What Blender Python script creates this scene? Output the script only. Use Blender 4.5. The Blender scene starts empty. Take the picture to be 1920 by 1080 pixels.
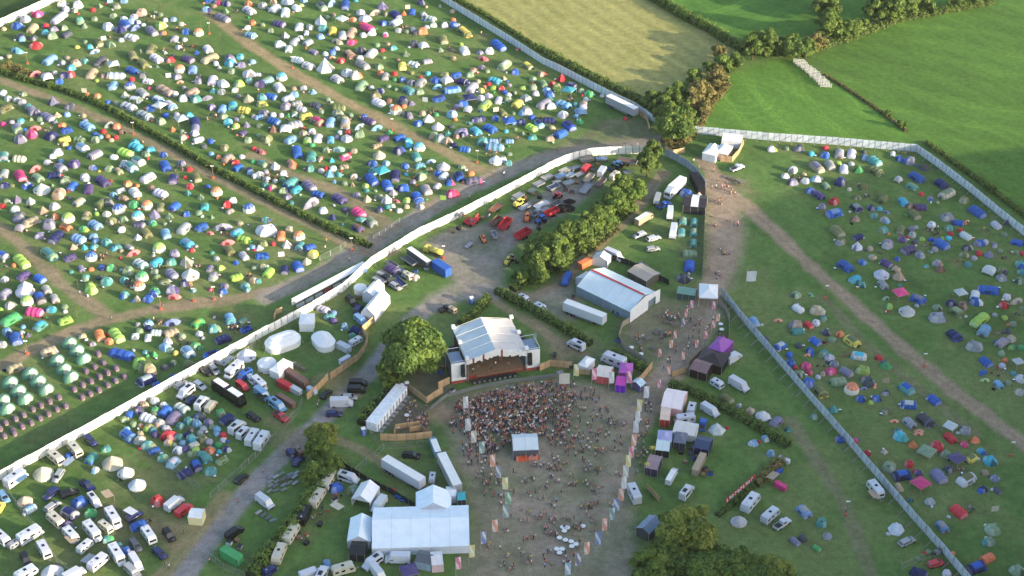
import bpy, bmesh, math, random
import numpy as np
from mathutils import Vector, Matrix
R = math.radians
sc = bpy.context.scene
C = sc.collection
random.seed(7); rng = np.random.default_rng(7)

# ------------------------------------------------------------------ camera, sky, sun, exposure
F, PITCH, H = 3300.0, R(35.0), 300.0            # focal length in photo pixels, tilt down, flying height
cam = bpy.data.cameras.new('camera'); cam.sensor_width = 36; cam.lens = F/1920*36
cam.clip_start = 1; cam.clip_end = 12000
co = bpy.data.objects.new('camera', cam); C.objects.link(co)
co.location = (0, 0, H); co.rotation_euler = (math.pi/2-PITCH, 0, 0); sc.camera = co
SUN_AZ, SUN_EL = math.atan2(0.89, -0.45), R(14.0)   # azimuth from +Y towards +X
w = bpy.data.worlds.new('World'); sc.world = w; w.use_nodes = True
nt = w.node_tree; nt.nodes.clear()
sky = nt.nodes.new('ShaderNodeTexSky'); sky.sky_type = 'NISHITA'; sky.sun_disc = False
sky.sun_elevation = SUN_EL; sky.sun_rotation = SUN_AZ; sky.altitude = 100
sky.air_density = 1.0; sky.dust_density = 2.0; sky.ozone_density = 1.0
bg = nt.nodes.new('ShaderNodeBackground'); bg.inputs[1].default_value = 0.135
wo = nt.nodes.new('ShaderNodeOutputWorld')
nt.links.new(sky.outputs[0], bg.inputs[0]); nt.links.new(bg.outputs[0], wo.inputs[0])
sl = bpy.data.lights.new('sun', 'SUN'); sl.energy = 3.2; sl.angle = R(0.6); sl.color = (1.0, 0.83, 0.60)
so = bpy.data.objects.new('sun', sl); C.objects.link(so)
sdir = Vector((math.sin(SUN_AZ)*math.cos(SUN_EL), math.cos(SUN_AZ)*math.cos(SUN_EL), math.sin(SUN_EL)))
so.rotation_euler = sdir.to_track_quat('Z', 'Y').to_euler(); so.location = (300, 100, 200)
vs = sc.view_settings; vs.view_transform = 'Standard'; vs.look = 'None'; vs.exposure = 1.82; vs.gamma = 1.0
sc.cycles.max_bounces = 5; sc.cycles.diffuse_bounces = 2; sc.cycles.glossy_bounces = 2
sc.cycles.transparent_max_bounces = 4; sc.cycles.use_denoising = True

# ------------------------------------------------------------------ geometry helpers
SP, CP = math.sin(PITCH), math.cos(PITCH)
def P(px, py, z=0.0):
    """photo pixel -> point of the scene at height z"""
    u, v = (px-960)/F, -(py-540)/F
    d = Vector((u, CP+v*SP, -SP+v*CP))
    t = (H-z)/(-d.z)
    return Vector((d.x*t, d.y*t, z))
def PX(p):
    """point of the scene -> photo pixel (used for labels only)"""
    x, y, z = p[0], p[1], p[2]-H
    dep = y*CP - z*SP
    return 960+F*x/dep, 540-F*(y*SP+z*CP)/dep
def scale_at(py): return CP*(F*math.tan(PITCH)+py-540)/H       # photo pixels per metre, across
def heading(px, py, ang):
    a = R(ang); p = P(px-8*math.cos(a), py+8*math.sin(a)); q = P(px+8*math.cos(a), py-8*math.sin(a))
    d = q-p
    return math.atan2(d.y, d.x), d.length/16.0      # world heading, metres per pixel along it

class MB:
    """collects polygons; build() makes one mesh"""
    def __init__(s): s.v = []; s.f = []; s.m = []
    def add(s, vs_, fs, mat=0):
        o = len(s.v); s.v += [tuple(a) for a in vs_]; s.f += [tuple(i+o for i in f) for f in fs]; s.m += [mat]*len(fs); return s
    def box(s, x0, x1, y0, y1, z0, z1, mat=0, taper=0.0):
        t = taper
        vs_ = [(x0,y0,z0),(x1,y0,z0),(x1,y1,z0),(x0,y1,z0),(x0+t,y0+t,z1),(x1-t,y0+t,z1),(x1-t,y1-t,z1),(x0+t,y1-t,z1)]
        return s.add(vs_, [(3,2,1,0),(4,5,6,7),(0,1,5,4),(1,2,6,5),(2,3,7,6),(3,0,4,7)], mat)
    def bar(s, a, b, r=0.05, n=4, mat=0):
        a, b = Vector(a), Vector(b); d = (b-a); L = d.length
        if L < 1e-6: return s
        d /= L; e = d.orthogonal().normalized(); g = d.cross(e)
        vs_ = []
        for p in (a, b):
            for k in range(n):
                t = 2*math.pi*(k+.5)/n; vs_.append(p+e*(r*math.cos(t))+g*(r*math.sin(t)))
        fs = [(k, (k+1) % n, n+(k+1) % n, n+k) for k in range(n)] + [tuple(range(n))[::-1], tuple(range(n, 2*n))]
        return s.add(vs_, fs, mat)
    def cyl(s, c, r, h, n=12, mat=0, r2=None):
        r2 = r if r2 is None else r2
        vs_ = [(c[0]+r*math.cos(2*math.pi*k/n), c[1]+r*math.sin(2*math.pi*k/n), c[2]) for k in range(n)]
        vs_ += [(c[0]+r2*math.cos(2*math.pi*k/n), c[1]+r2*math.sin(2*math.pi*k/n), c[2]+h) for k in range(n)]
        fs = [(k, (k+1) % n, n+(k+1) % n, n+k) for k in range(n)] + [tuple(range(n))[::-1], tuple(range(n, 2*n))]
        return s.add(vs_, fs, mat)
    def wheel(s, x, y, z, r, wd, mat=0, n=12):
        vs_ = [(x+r*math.cos(2*math.pi*k/n), y-wd/2, z+r*math.sin(2*math.pi*k/n)) for k in range(n)]
        vs_ += [(x+r*math.cos(2*math.pi*k/n), y+wd/2, z+r*math.sin(2*math.pi*k/n)) for k in range(n)]
        fs = [(k, (k+1) % n, n+(k+1) % n, n+k) for k in range(n)] + [tuple(range(n))[::-1], tuple(range(n, 2*n))]
        return s.add(vs_, fs, mat)
    def prism(s, prof, y0, y1, mat=0, inset=0.0, zin=1e9, cap=True):
        """(x,z) outline swept across y; points above zin are drawn in by inset (tumblehome)"""
        n = len(prof)
        a = [(x, y0+(inset if z > zin else 0), z) for x, z in prof]; b = [(x, y1-(inset if z > zin else 0), z) for x, z in prof]
        fs = [((k+1) % n, k, n+k, n+(k+1) % n) for k in range(n)]
        if cap: fs += [tuple(range(n)), tuple(range(n, 2*n))[::-1]]
        return s.add(a+b, fs, mat)
    def build(s, name, mats, smooth=False):
        me = bpy.data.meshes.new(name); me.from_pydata(s.v, [], s.f)
        mats = mats if isinstance(mats, (list, tuple)) else [mats]
        for m in mats: me.materials.append(m)
        if len(mats) > 1: me.polygons.foreach_set('material_index', s.m)
        if smooth: me.polygons.foreach_set('use_smooth', [True]*len(s.f))
        me.validate(); me.update(); return me

def quads_mesh(name, V, mats, att=None, mi=None):
    """(n,4,3) array of separate quads -> mesh"""
    n = len(V); me = bpy.data.meshes.new(name)
    me.vertices.add(n*4); me.vertices.foreach_set('co', V.reshape(-1).astype(np.float32))
    me.loops.add(n*4); me.loops.foreach_set('vertex_index', np.arange(n*4, dtype=np.int32))
    me.polygons.add(n); me.polygons.foreach_set('loop_start', np.arange(0, n*4, 4, dtype=np.int32))
    for m in (mats if isinstance(mats, (list, tuple)) else [mats]): me.materials.append(m)
    if mi is not None: me.polygons.foreach_set('material_index', mi.astype(np.int32))
    if att is not None:
        a = me.attributes.new('tone', 'FLOAT', 'POINT'); a.data.foreach_set('value', np.repeat(att, 4).astype(np.float32))
    me.update(); me.validate(); return me

# ------------------------------------------------------------------ scene bookkeeping
THINGS = []      # (object, base label, category, short name, zone or None)
def obj(name, data, parent=None, color=None, loc=None, rz=None, scale=None):
    o = bpy.data.objects.new(name, data); C.objects.link(o)
    if parent is not None: o.parent = parent
    if color is not None: o.color = (*color[:3], 1)
    if loc is not None: o.location = loc
    if rz is not None: o.rotation_euler = (0, 0, rz)
    if scale is not None: o.scale = scale
    return o
def thing(o, label, cat, short=None, zone=None, group=None, fixed=False):
    o['category'] = cat
    if group: o['group'] = group
    THINGS.append(dict(o=o, base=label, cat=cat, short=short or cat, zone=zone, fixed=fixed))
    return o
def struct(o): o['kind'] = 'structure'; return o
def stuff(o, label=None):
    o['kind'] = 'stuff'
    if label: o['label'] = label
    return o

# ------------------------------------------------------------------ materials
def lin(r, g, b): return tuple(((c/255)/12.92 if c/255 <= .04045 else ((c/255+.055)/1.055)**2.4) for c in (r, g, b))
def mat(name, col=None, rough=.7, objcol=False, white=0.0, noise=0.0, nscale=3.0, spec=.3, metal=0.0, bump=0.0, trans=0.0, rand=0.0, attr=None, dark=0.0):
    m = bpy.data.materials.new(name); m.use_nodes = True
    nt = m.node_tree; N = nt.nodes; L = nt.links; b = N['Principled BSDF']
    b.inputs['Roughness'].default_value = rough; b.inputs['Specular IOR Level'].default_value = spec; b.inputs['Metallic'].default_value = metal
    if objcol:
        oi = N.new('ShaderNodeObjectInfo'); src = oi.outputs['Color']
    else:
        rgb = N.new('ShaderNodeRGB'); rgb.outputs[0].default_value = (*col, 1); src = rgb.outputs[0]
    def mix(a, bcol, fac, mode='MIX'):
        x = N.new('ShaderNodeMix'); x.data_type = 'RGBA'; x.blend_type = mode
        if isinstance(fac, float): x.inputs[0].default_value = fac
        else: L.new(fac, x.inputs[0])
        L.new(a, x.inputs[6])
        if isinstance(bcol, tuple): x.inputs[7].default_value = (*bcol, 1)
        else: L.new(bcol, x.inputs[7])
        return x.outputs[2]
    if white: src = mix(src, (.8, .79, .77), white)
    if dark: src = mix(src, (.01, .01, .012), dark)
    if noise or bump:
        tc = N.new('ShaderNodeTexCoord'); nz = N.new('ShaderNodeTexNoise'); nz.inputs['Scale'].default_value = nscale; nz.inputs['Detail'].default_value = 4
        L.new(tc.outputs['Object'], nz.inputs['Vector'])
    if noise:
        mr = N.new('ShaderNodeMapRange'); mr.inputs[1].default_value = .3; mr.inputs[2].default_value = .7
        mr.inputs[3].default_value = 1-noise; mr.inputs[4].default_value = 1+noise*.4
        L.new(nz.outputs['Fac'], mr.inputs[0])
        hs = N.new('ShaderNodeHueSaturation'); L.new(mr.outputs[0], hs.inputs['Value']); L.new(src, hs.inputs['Color']); src = hs.outputs[0]
    if rand:
        oi2 = N.new('ShaderNodeObjectInfo'); mr = N.new('ShaderNodeMapRange'); mr.inputs[3].default_value = 1-rand; mr.inputs[4].default_value = 1+rand
        L.new(oi2.outputs['Random'], mr.inputs[0])
        hs = N.new('ShaderNodeHueSaturation'); L.new(mr.outputs[0], hs.inputs['Value']); L.new(src, hs.inputs['Color']); src = hs.outputs[0]
    if attr:
        at = N.new('ShaderNodeAttribute'); at.attribute_name = 'tone'
        src = mix(src, attr, at.outputs['Fac'])
    L.new(src, b.inputs['Base Color'])
    if trans:
        tr = N.new('ShaderNodeBsdfTranslucent'); L.new(src, tr.inputs[0]); ms = N.new('ShaderNodeMixShader'); ms.inputs[0].default_value = trans
        L.new(b.outputs[0], ms.inputs[1]); L.new(tr.outputs[0], ms.inputs[2]); L.new(ms.outputs[0], N['Material Output'].inputs[0])
    if bump:
        bp = N.new('ShaderNodeBump'); bp.inputs['Strength'].default_value = bump; bp.inputs['Distance'].default_value = .1
        L.new(nz.outputs['Fac'], bp.inputs['Height']); L.new(bp.outputs[0], b.inputs['Normal'])
    return m
M = dict(
    fabric=mat('tent_fabric', objcol=True, rough=.65, noise=.22, nscale=3.0, bump=.5, trans=.06),
    fabric_light=mat('tent_fabric_light', objcol=True, white=.22, rough=.65, noise=.1, nscale=2.5, bump=.3, trans=.12),
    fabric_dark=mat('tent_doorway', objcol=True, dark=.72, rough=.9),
    pvc=mat('white_pvc', lin(232, 232, 230), rough=.45, noise=.08, nscale=.4, bump=.12, trans=.1),
    pvc_wall=mat('white_pvc_wall', lin(222, 222, 220), rough=.5, noise=.1, nscale=.6, bump=.2),
    canvas=mat('canvas', lin(228, 222, 208), rough=.85, noise=.1, nscale=1.5, bump=.2, trans=.1),
    paint=mat('vehicle_paint', objcol=True, rough=.28, spec=.5, noise=.06, nscale=1.5),
    paint_flat=mat('flat_paint', objcol=True, rough=.7, noise=.18, nscale=1.2),
    glass=mat('dark_glass', (.012, .014, .017), rough=.08, spec=.6),
    rubber=mat('rubber', (.015, .015, .015), rough=.9),
    steel=mat('galvanised_steel', (.30, .31, .32), rough=.45, metal=.5, noise=.2, nscale=3),
    darksteel=mat('dark_steel', (.03, .03, .033), rough=.55, metal=.2),
    alloy=mat('truss_aluminium', (.55, .55, .56), rough=.35, metal=.6),
    hoarding=mat('hoarding_panel', objcol=True, rough=.5, noise=.12, nscale=.9, rand=.05),
    plywood=mat('plywood', (.46, .31, .17), rough=.8, noise=.25, nscale=1.3, rand=.10),
    wood=mat('timber', (.22, .14, .08), rough=.85, noise=.3, nscale=3),
    bark=mat('bark', (.09, .065, .045), rough=.95, noise=.4, nscale=2),
    leaf=mat('foliage', (.048, .102, .018), rough=.6, attr=(.165, .235, .04), rand=.3, trans=.25),
    leaf_lime_lit=mat('lime_foliage_lit', (.09, .14, .022), rough=.6, attr=(.30, .33, .06), rand=.08, trans=.25),  # yellow-green leaf brightened to stand in for sun on shaded trees
    leaf_dry=mat('dry_foliage', (.12, .12, .03), rough=.7, attr=(.24, .20, .07), rand=.15, trans=.2),
    black=mat('black_cloth', (.012, .012, .014), rough=.8),
    board=mat('sign_board', objcol=True, rough=.6, noise=.05),
    skin=mat('skin', (.50, .31, .23), rough=.6, rand=.3),
    hair=mat('hair', (.11, .065, .035), rough=.7, rand=.7),
    shirt=mat('shirt', objcol=True, rough=.8),
    trousers=mat('trousers', (.09, .095, .12), rough=.85, rand=.7),
    flag=mat('flag_cloth', objcol=True, white=.22, rough=.7, trans=.3, bump=.2, nscale=.8),
    flag_light=mat('flag_cloth_pale', objcol=True, white=.75, rough=.7, trans=.3),
)
COL = {k: lin(*v) for k, v in dict(
    wh=(200,205,215), of=(202,194,174), gy=(156,160,168), dg=(74,82,94), gr=(124,150,116), ol=(116,122,74), lg=(148,192,62), gn=(58,160,92),
    te=(70,148,146), aq=(48,180,206), bl=(34,96,190), nb=(38,48,108), sk=(112,162,204), pu=(84,72,124), lv=(124,122,152), pk=(222,50,130),
    rd=(206,36,52), ye=(226,206,70), be=(176,154,128), br=(132,98,84), bk=(22,22,26))  .items()}
COL['or'] = lin(232, 124, 66)
for _k, _c in list(COL.items()):
    _l = .3*_c[0]+.6*_c[1]+.1*_c[2]; COL[_k] = tuple((x*.86+_l*.14)*.86 for x in _c)
CNAME = dict(wh='white', of='cream', gy='light grey', dg='charcoal', gr='sage green', ol='olive', lg='lime green', gn='green', te='teal', aq='turquoise',
    bl='blue', nb='navy', sk='pale blue', pu='purple', lv='lavender grey', pk='pink', rd='red', ye='yellow', be='beige', br='brown', bk='black')
CNAME['or'] = 'orange'
def jit(c, a=.10):
    f = 1+random.uniform(-a, a); return tuple(min(.88, max(.004, x*f*(1+random.uniform(-a, a)*.4))) for x in c)
# ---- tents read off the photograph: x y kind colour size [image angle]; tile origin in photo pixels, coordinates in quarter pixels
TILES = {
(0,0): """280 105 d pk 85;190 145 d wh/aq 80;130 195 d bl 85;30 218 d be 40;445 135 t wh 140 35;465 28 d of 75;498 70 d wh 60;585 40 d wh 80;560 82 d gr 50;245 215 t be 90 50;345 195 d rd 45;405 220 d lv 60;480 208 d gr 60;340 242 d aq 55;395 270 d gr 80;500 262 t dg 80 30;160 285 d nb/sk 75;250 285 d dg 60;270 340 d rd 95;130 378 r aq 100 -20;600 155 d te/gr 70;635 200 p gr 50;750 48 p gr 45;698 75 d rd 45;708 142 d gr 50;850 118 d gr 55;875 48 d gr 60;820 5 d sk 50;930 8 d sk 55;1060 95 d be 85;1005 125 d wh 60;930 140 d wh 50;815 202 d wh 85;940 185 t bl 80 -40;905 222 d nb 80;1015 210 r bl/sk 90 30;985 160 d sk 60;1040 170 d wh 40;1075 185 d wh 35;1110 130 m bk 100;1165 95 d gr 30;1205 110 d gr 40;1240 150 d wh 45;1300 145 d sk 50;1205 195 d lg/of 80;1230 248 d or/pk 45;1140 235 t lv 100 -45;785 278 f wh 30;840 265 m bk 60;910 300 d wh 45;985 282 t wh 90 -15;1395 240 d bl 65;1490 245 o or 75;1320 210 m bk 40;1360 180 d of 45;1310 295 t gy 60 60;1385 298 d wh 40;1340 355 d wh 50;1390 335 m bk 90;1260 370 m bk 60;1440 340 m bk 40;640 315 d gr 40;580 352 d ye 40;675 352 d aq 50;710 385 r sk 85 20;745 320 t ol 70 -60;830 335 d gr 70;65 422 d be 45;8 435 d wh 30;375 450 t sk 115 35;505 432 d be 40;470 470 d gy 55;570 475 d be 80;535 510 d aq 60;635 460 d te/gy 60;755 465 t dg/gy 105 40;855 495 g wh 85;690 555 t be 95 50;775 570 d be 45;870 570 t wh/be 130 0;260 555 r rd 105 25;355 580 w wh 105;410 545 d gy 45;480 565 d nb 65;530 560 d rd/pu 70;445 612 d bl 60;1055 385 p gr 40;1135 370 t ol/of 85 60;995 420 t ol 85 -60;1075 480 t ol 90 -45;1175 440 t wh 90 -30;1240 395 p wh 35;1300 420 d dg 40;1280 450 d rd 60;1410 445 t pu 85 -20;1475 398 p bl 45;1560 370 t wh 65 -50;1575 440 t be/ye 135 25;1620 475 d wh 45;1645 510 p wh 40;1725 435 d lv 80;1725 475 d aq/wh 85;1800 425 d aq 60;1810 490 d lv 60;1735 535 d gr 60;1870 555 d wh 100;1895 465 d sk 45;990 530 t bl 80 -20;1070 565 d dg 70;1180 500 p gr 35;1270 558 f wh 35;1350 520 o or 80;1445 525 t sk 70 80;1330 575 d lv 60;990 595 d rd 45;1110 610 t wh 70 -10;1350 615 r or 60 10;1490 580 d dg 50;1485 610 d lv 65;1595 605 t wh 80 70;1675 628 d wh 85;1800 628 d lg/gr 75;1865 605 d te 60;725 605 d lg 35;975 648 o bl 80;850 645 t sk 75 60;1120 660 d pk 30;1240 680 t be/lv 140 -30;1305 700 d wh 60;940 715 p of 70;1070 700 t gy 95 -40;1015 750 t gr/wh 90 -10;730 720 d or 55;640 672 f of 25;655 705 d or 35;1375 740 d wh 70;1440 695 t be 100 30;1470 740 d te 90;1380 658 d gy 35;1550 735 r nb/wh 95 15;1600 680 p te 60;1660 690 d gy 60;1760 678 d wh 50;1865 745 p be 90;1790 720 d lv 40;810 765 d bl 40;870 772 d gy 40;1185 745 t sk/wh 75 -20;1275 790 t sk/wh 95 -35;1130 810 d bl 70;1200 805 g wh 90;965 800 t wh 110 -20;1590 805 d lv 65;1670 818 t sk 70 60;1745 795 t te/aq 75 80;1830 825 t ye 85 -10;1680 870 d gr 60;1905 875 d of 40;1815 875 p gr 45;1590 870 m bk 90;1085 865 t gy/wh 115 -25;1245 865 d bl 50;1325 860 d gy 50;1420 865 d aq 60;1360 905 g wh 90;1465 920 t nb 100 -80;1465 965 t lv 70 80;1460 1000 d wh 60;1210 912 d gr 70;1490 1050 t wh 85 15;1295 972 p or 55;1365 985 d gr 45;1375 1030 d be/pk 70;1710 915 d aq 70;1770 945 d ye/lg 55;1770 895 d lv 45;1820 1000 t pu/be 65 40;1850 940 p lv 60;1860 1050 d gr 60;1580 1060 d bl 50;20 700 t wh 60 50;65 738 d wh 60;125 745 d gy 55;165 765 d gy 65;180 705 d gr 50;40 815 t ol/be 110 30;215 795 d te 55;240 830 t lv 75 -50;280 845 d lv 60;400 765 p lv 85;530 805 d dg/lv 75;430 865 p be 60;505 860 d sk 50;360 880 t lv 95 -30;300 895 d gr 50;235 895 p gr 40;415 920 d gy 40;625 865 d be 45;155 910 d aq 55;90 915 d gy 40;25 930 d pk 50;130 965 t gr/lv 80 -60;185 970 d bl 30;265 960 r rd 100 5;360 955 m bk 70;465 940 d or 60;500 980 t bl 90 15;385 1020 d nb 100;155 1045 d lv/be 100;240 1010 d pk/wh 90;485 1050 t ye 95 15;595 1050 t gr 80 -10;640 905 d lv 45;655 945 t sk 100 -30;620 925 d nb 30;815 935 r gr 90 30;875 950 d or 60;775 985 d rd 50;715 1005 d bl 45;755 1025 d sk 50;810 1025 d or 40;870 1030 d rd 45;905 990 d br 50;715 1050 d gr 65;835 1050 d be 40;1015 1065 d aq 65;1060 1050 m bk 60;1545 70 d sk/nb 65;1605 45 d be 45;1640 20 d pk/wh 50;1565 10 t bl 60 10;1700 30 d nb 60;1670 135 t lv 110 -25;1695 85 p gr 50;1795 80 m bk 60;1870 80 t wh 90 -30;1865 30 d or 60;1895 170 d or 55;1855 208 d wh 50;1880 265 t sk/wh 80 -15;1580 100 m bk 60""",
(480,0): """50 45 d gy 70;140 65 t wh 80 40;220 95 t wh 75 80;305 62 t wh 60 -40;335 40 d lg/of 40;235 12 d wh 90;130 10 d be 60;360 5 d sk 50;495 50 t gr/dg 80 -50;565 25 r sk 85 40;670 38 t bl 75 80;750 5 d aq 35;950 48 p lv 90;890 95 r be 95 20;785 95 d wh 60;820 138 d wh 85;970 105 d ol 55;1050 112 t nb/sk 75 -40;1110 105 p or 45;1172 92 t bl 50 80;1258 108 d wh 50;1140 42 f of 30;1238 18 d nb/pu 65;1278 52 d be 25;1310 142 t wh 75 -15;1330 188 d wh 55;1280 205 d wh 45;1250 235 d or 75;1180 222 d wh 45;1130 240 d gr 40;1190 250 d dg 40;1068 228 d wh 55;1050 168 t wh 85 30;955 175 d bl 55;725 145 d or 50;645 155 g wh 75;580 110 d br/dg 40;690 110 d ol 35;535 130 d gr 40;485 165 p wh 95;500 215 d te/gr 80;575 235 t ye 65 90;650 268 t gy 65 85;715 248 t be 90 60;800 190 d rd 60;840 210 t pk 100 -30;805 262 d wh 55;868 250 d wh 60;970 260 d wh/pk 50;610 310 r be 95 -20;710 320 d pk 60;740 312 d rd 40;910 338 d gr 45;990 328 d be 35;1025 362 d te/aq 55;948 378 d rd 35;1190 330 d dg 75;1255 345 w wh 70;1405 300 t ol 70 -70;1385 378 p gr 50;1465 370 m bk 80;1540 332 d lg 35;1565 382 t wh 70 -60;1680 395 d lv 50;1750 385 d wh/lv 75;1705 438 r rd 90 -15;1560 240 t ol/ye 120 -35;1415 190 d wh 60;1485 185 d bl 65;1480 150 d or 40;1475 85 d be 45;1380 50 p gr 35;1700 245 m bk 60;1820 340 t bl 125 -40;1865 490 t gr/of 105 40;1480 438 d be 45;1120 190 m bk 30;175 180 t pu 85 -15;50 188 d gr 40;110 232 d gr 50;325 205 t wh 65 70;405 205 d gy 55;378 250 t wh 40 90;220 270 p wh 65;330 282 d wh 50;290 315 t gy 70 45;390 320 t gy 70 30;485 275 d sk 60;175 332 d wh/gy 85;245 370 t wh 55 80;430 392 t lv 65 -20;520 403 d wh 45;575 392 d bl/sk 60;605 365 d wh 45;570 432 r or 55 10;635 455 d rd 60;700 410 t br/be 80 -40;790 382 d dg 75;868 402 t wh 80 45;780 435 d wh 55;800 485 t gy 105 -35;925 500 d gr 65;960 432 d gr 30;1125 408 p gr 60;1098 498 t ye/lg 65 90;1180 485 t wh/nb 80 -15;1285 462 t gy 70 10;1065 448 d br 35;310 450 t wh 80 -15;395 495 t wh 85 -25;520 505 p wh 140;610 595 t wh/gr 85 -35;685 548 d wh 80;745 568 d of/or 90;790 645 t gr/of 95 50;935 548 d or 50;970 575 t gy 60 80;1040 552 d rd 45;1040 595 d gn 40;1100 598 d bl 50;1165 545 d ol 45;1290 552 d aq 40;995 648 d gr 40;865 655 d gy 40;1050 672 d gr 35;930 682 d nb 60;1165 620 d lv 65;1235 622 t gy 80 45;1145 680 t te/sk 85 -30;1230 690 d gr 60;1235 578 d rd 35;1415 565 d ol 85;1430 605 w wh 95;1500 565 t bl 75 20;1345 600 d bl 70;1358 650 r aq 80 20;1470 675 t sk/bl 130 10;1550 615 t nb/wh 85 -15;1620 660 t wh 95 50;1605 560 d gr 60;1630 525 d br/be 60;1690 505 d lv 50;1735 535 d gr 40;1665 612 d be 45;1745 630 d rd 40;1790 605 t aq/sk 85 -15;1860 590 p be 45;1780 660 d lg 45;1715 650 d or/be 35;1690 680 d ye 50;1840 665 d rd 50;1865 690 d bl 45;1900 640 d gy 40;1270 740 f wh 35;1370 742 t bl/nb 90 15;1685 738 d wh 60;1745 720 d wh 55;1820 755 t wh 60 70;1890 745 d gr 60;1895 710 d wh 50;1600 745 g nb 90;1555 775 d bl 70;1715 790 t lg/gr 100 45;1590 825 w wh 65;1505 800 d lv 45;1470 860 d sk 80;1495 895 d or 35;1800 815 f of 30;1845 845 t ol 70 -40;1900 920 g bl 90;1795 888 d bl 55;1690 890 d nb/lv 70;1635 903 d nb 55;1600 925 r gn 65 -20;1755 965 t bl 95 -25;1650 985 t aq/sk 80 -40;1550 990 d lv/gy 90;1465 950 d dg 40;1365 950 b wh 85;1295 893 p wh 85;1215 925 d bl 65;1350 858 d gn 45;1250 850 d be 50;1135 862 d dg/lv 75;1050 828 o or 90;1020 795 d wh 40;1110 798 d or 40;1165 775 p lv 60;1105 755 d nb/dg 90;1000 755 d br 50;920 770 t wh/sk 90 -25;900 720 d ol 80;1330 1010 d gr/be 70;1385 1040 d gy/gr 90;1435 1055 d be 80;1440 1005 p te 55;1500 1025 d br/be 50;1550 1010 d nb 55;1075 1035 t bl/nb 85 20;1140 1060 d aq 65;1000 995 p gn 55;955 1040 t pu/lv 80 20;905 958 r aq 95 20;850 910 t pu 85 -20;770 950 r sk/gr 80 30;775 1005 d gr 85;690 995 d rd 55;680 1040 d wh 85;630 993 d wh 45;670 930 t be/gy 85 80;610 1030 d lv 45;560 920 t sk 80 70;465 1040 t wh/pk 75 70;560 1050 t sk/aq 60 85;385 1055 d gr/lg 75;260 1050 t sk 90 30;490 838 d gr 50;440 790 t dg/bl 80 -10;375 875 t ye 95 15;290 860 t wh/gr 50 85;243 868 p gn 45;190 865 d wh 40;130 860 d wh 50;240 740 t wh 85 20;285 710 d sk 65;305 778 t gy/wh 80 10;340 818 t wh 70 -15;220 800 d lv/be 80;430 692 p sk 50;355 660 d gy 55;285 665 d be 45;175 658 t wh 85 -50;193 578 o aq 80;85 605 t sk/gr 90 25;30 630 d pu 80;10 560 t wh 50 0;115 725 t bl 80 -15;45 730 d te/gr 80;45 780 t ol/ye 80 10;60 845 d lv 70;25 880 t sk 70 10;135 910 t bl 90 -20;25 945 d gr 50;130 975 p br/be 75;225 970 w wh 95;295 935 t gy/be 105 10;420 985 d wh 60;355 1000 d be 60;460 910 t be/pk 100 -30;620 810 t ol 90 0;655 890 d ol 90;615 850 d gr 90;710 865 d gr 45;750 885 m bk 70;810 875 d bl 55;80 1040 d ol 85;20 1015 d gr 40;1700 1060 d te 90;1780 1060 t sk 70 0;1820 1050 d dg 50;1900 1060 t sk 60 0;1875 985 d aq 35;520 770 m bk 60;1320 820 m bk 100;540 750 d gr 45""",
(960,0): """50 370 r rd 55 10;115 495 t ol/ye 75 -30;25 540 d bl 65;155 592 d gr 55;220 555 d be/rd 60;235 630 t gr 65 -50;85 658 d lg/ye 45;160 655 d gr 60;300 625 d rd 50;370 590 p rd 75;335 650 d ol/lg 70;445 640 t nb/lv 75 -20;425 690 g aq 100;520 682 d gr 50;575 705 d gn 65;260 675 d sk 60;280 705 d bl 75;180 703 d wh 55;20 695 d gr 35;105 735 d gy 80;240 780 t gy 110 30;290 795 d wh 70;280 745 p te 60;385 785 t sk/bl 110 -20;475 785 d te 45;425 738 m bk 80;535 790 t wh/be 65 85;555 745 d wh 45;515 840 w sk 120;480 875 d sk 45;675 718 d wh 35;510 912 p gn 60;430 945 t bl/nb 95 -40;380 860 d wh 80;110 838 d gy/sk 90;150 880 d bl 50;225 875 m bk 50;275 905 t nb 90 0;205 932 t sk/nb 75 -50;75 915 d nb/bl 65;10 925 d sk 40;145 958 t lg 85 -25;160 1030 d te/aq 60;80 1005 p gr 45;25 970 d gr 30;300 960 d be 50;365 1005 t bl 95 30;285 1040 d be 60;40 780 t ye 80 40;10 850 d gr 35;25 1035 m bk 40;850 890 d rd 35""",
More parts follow.
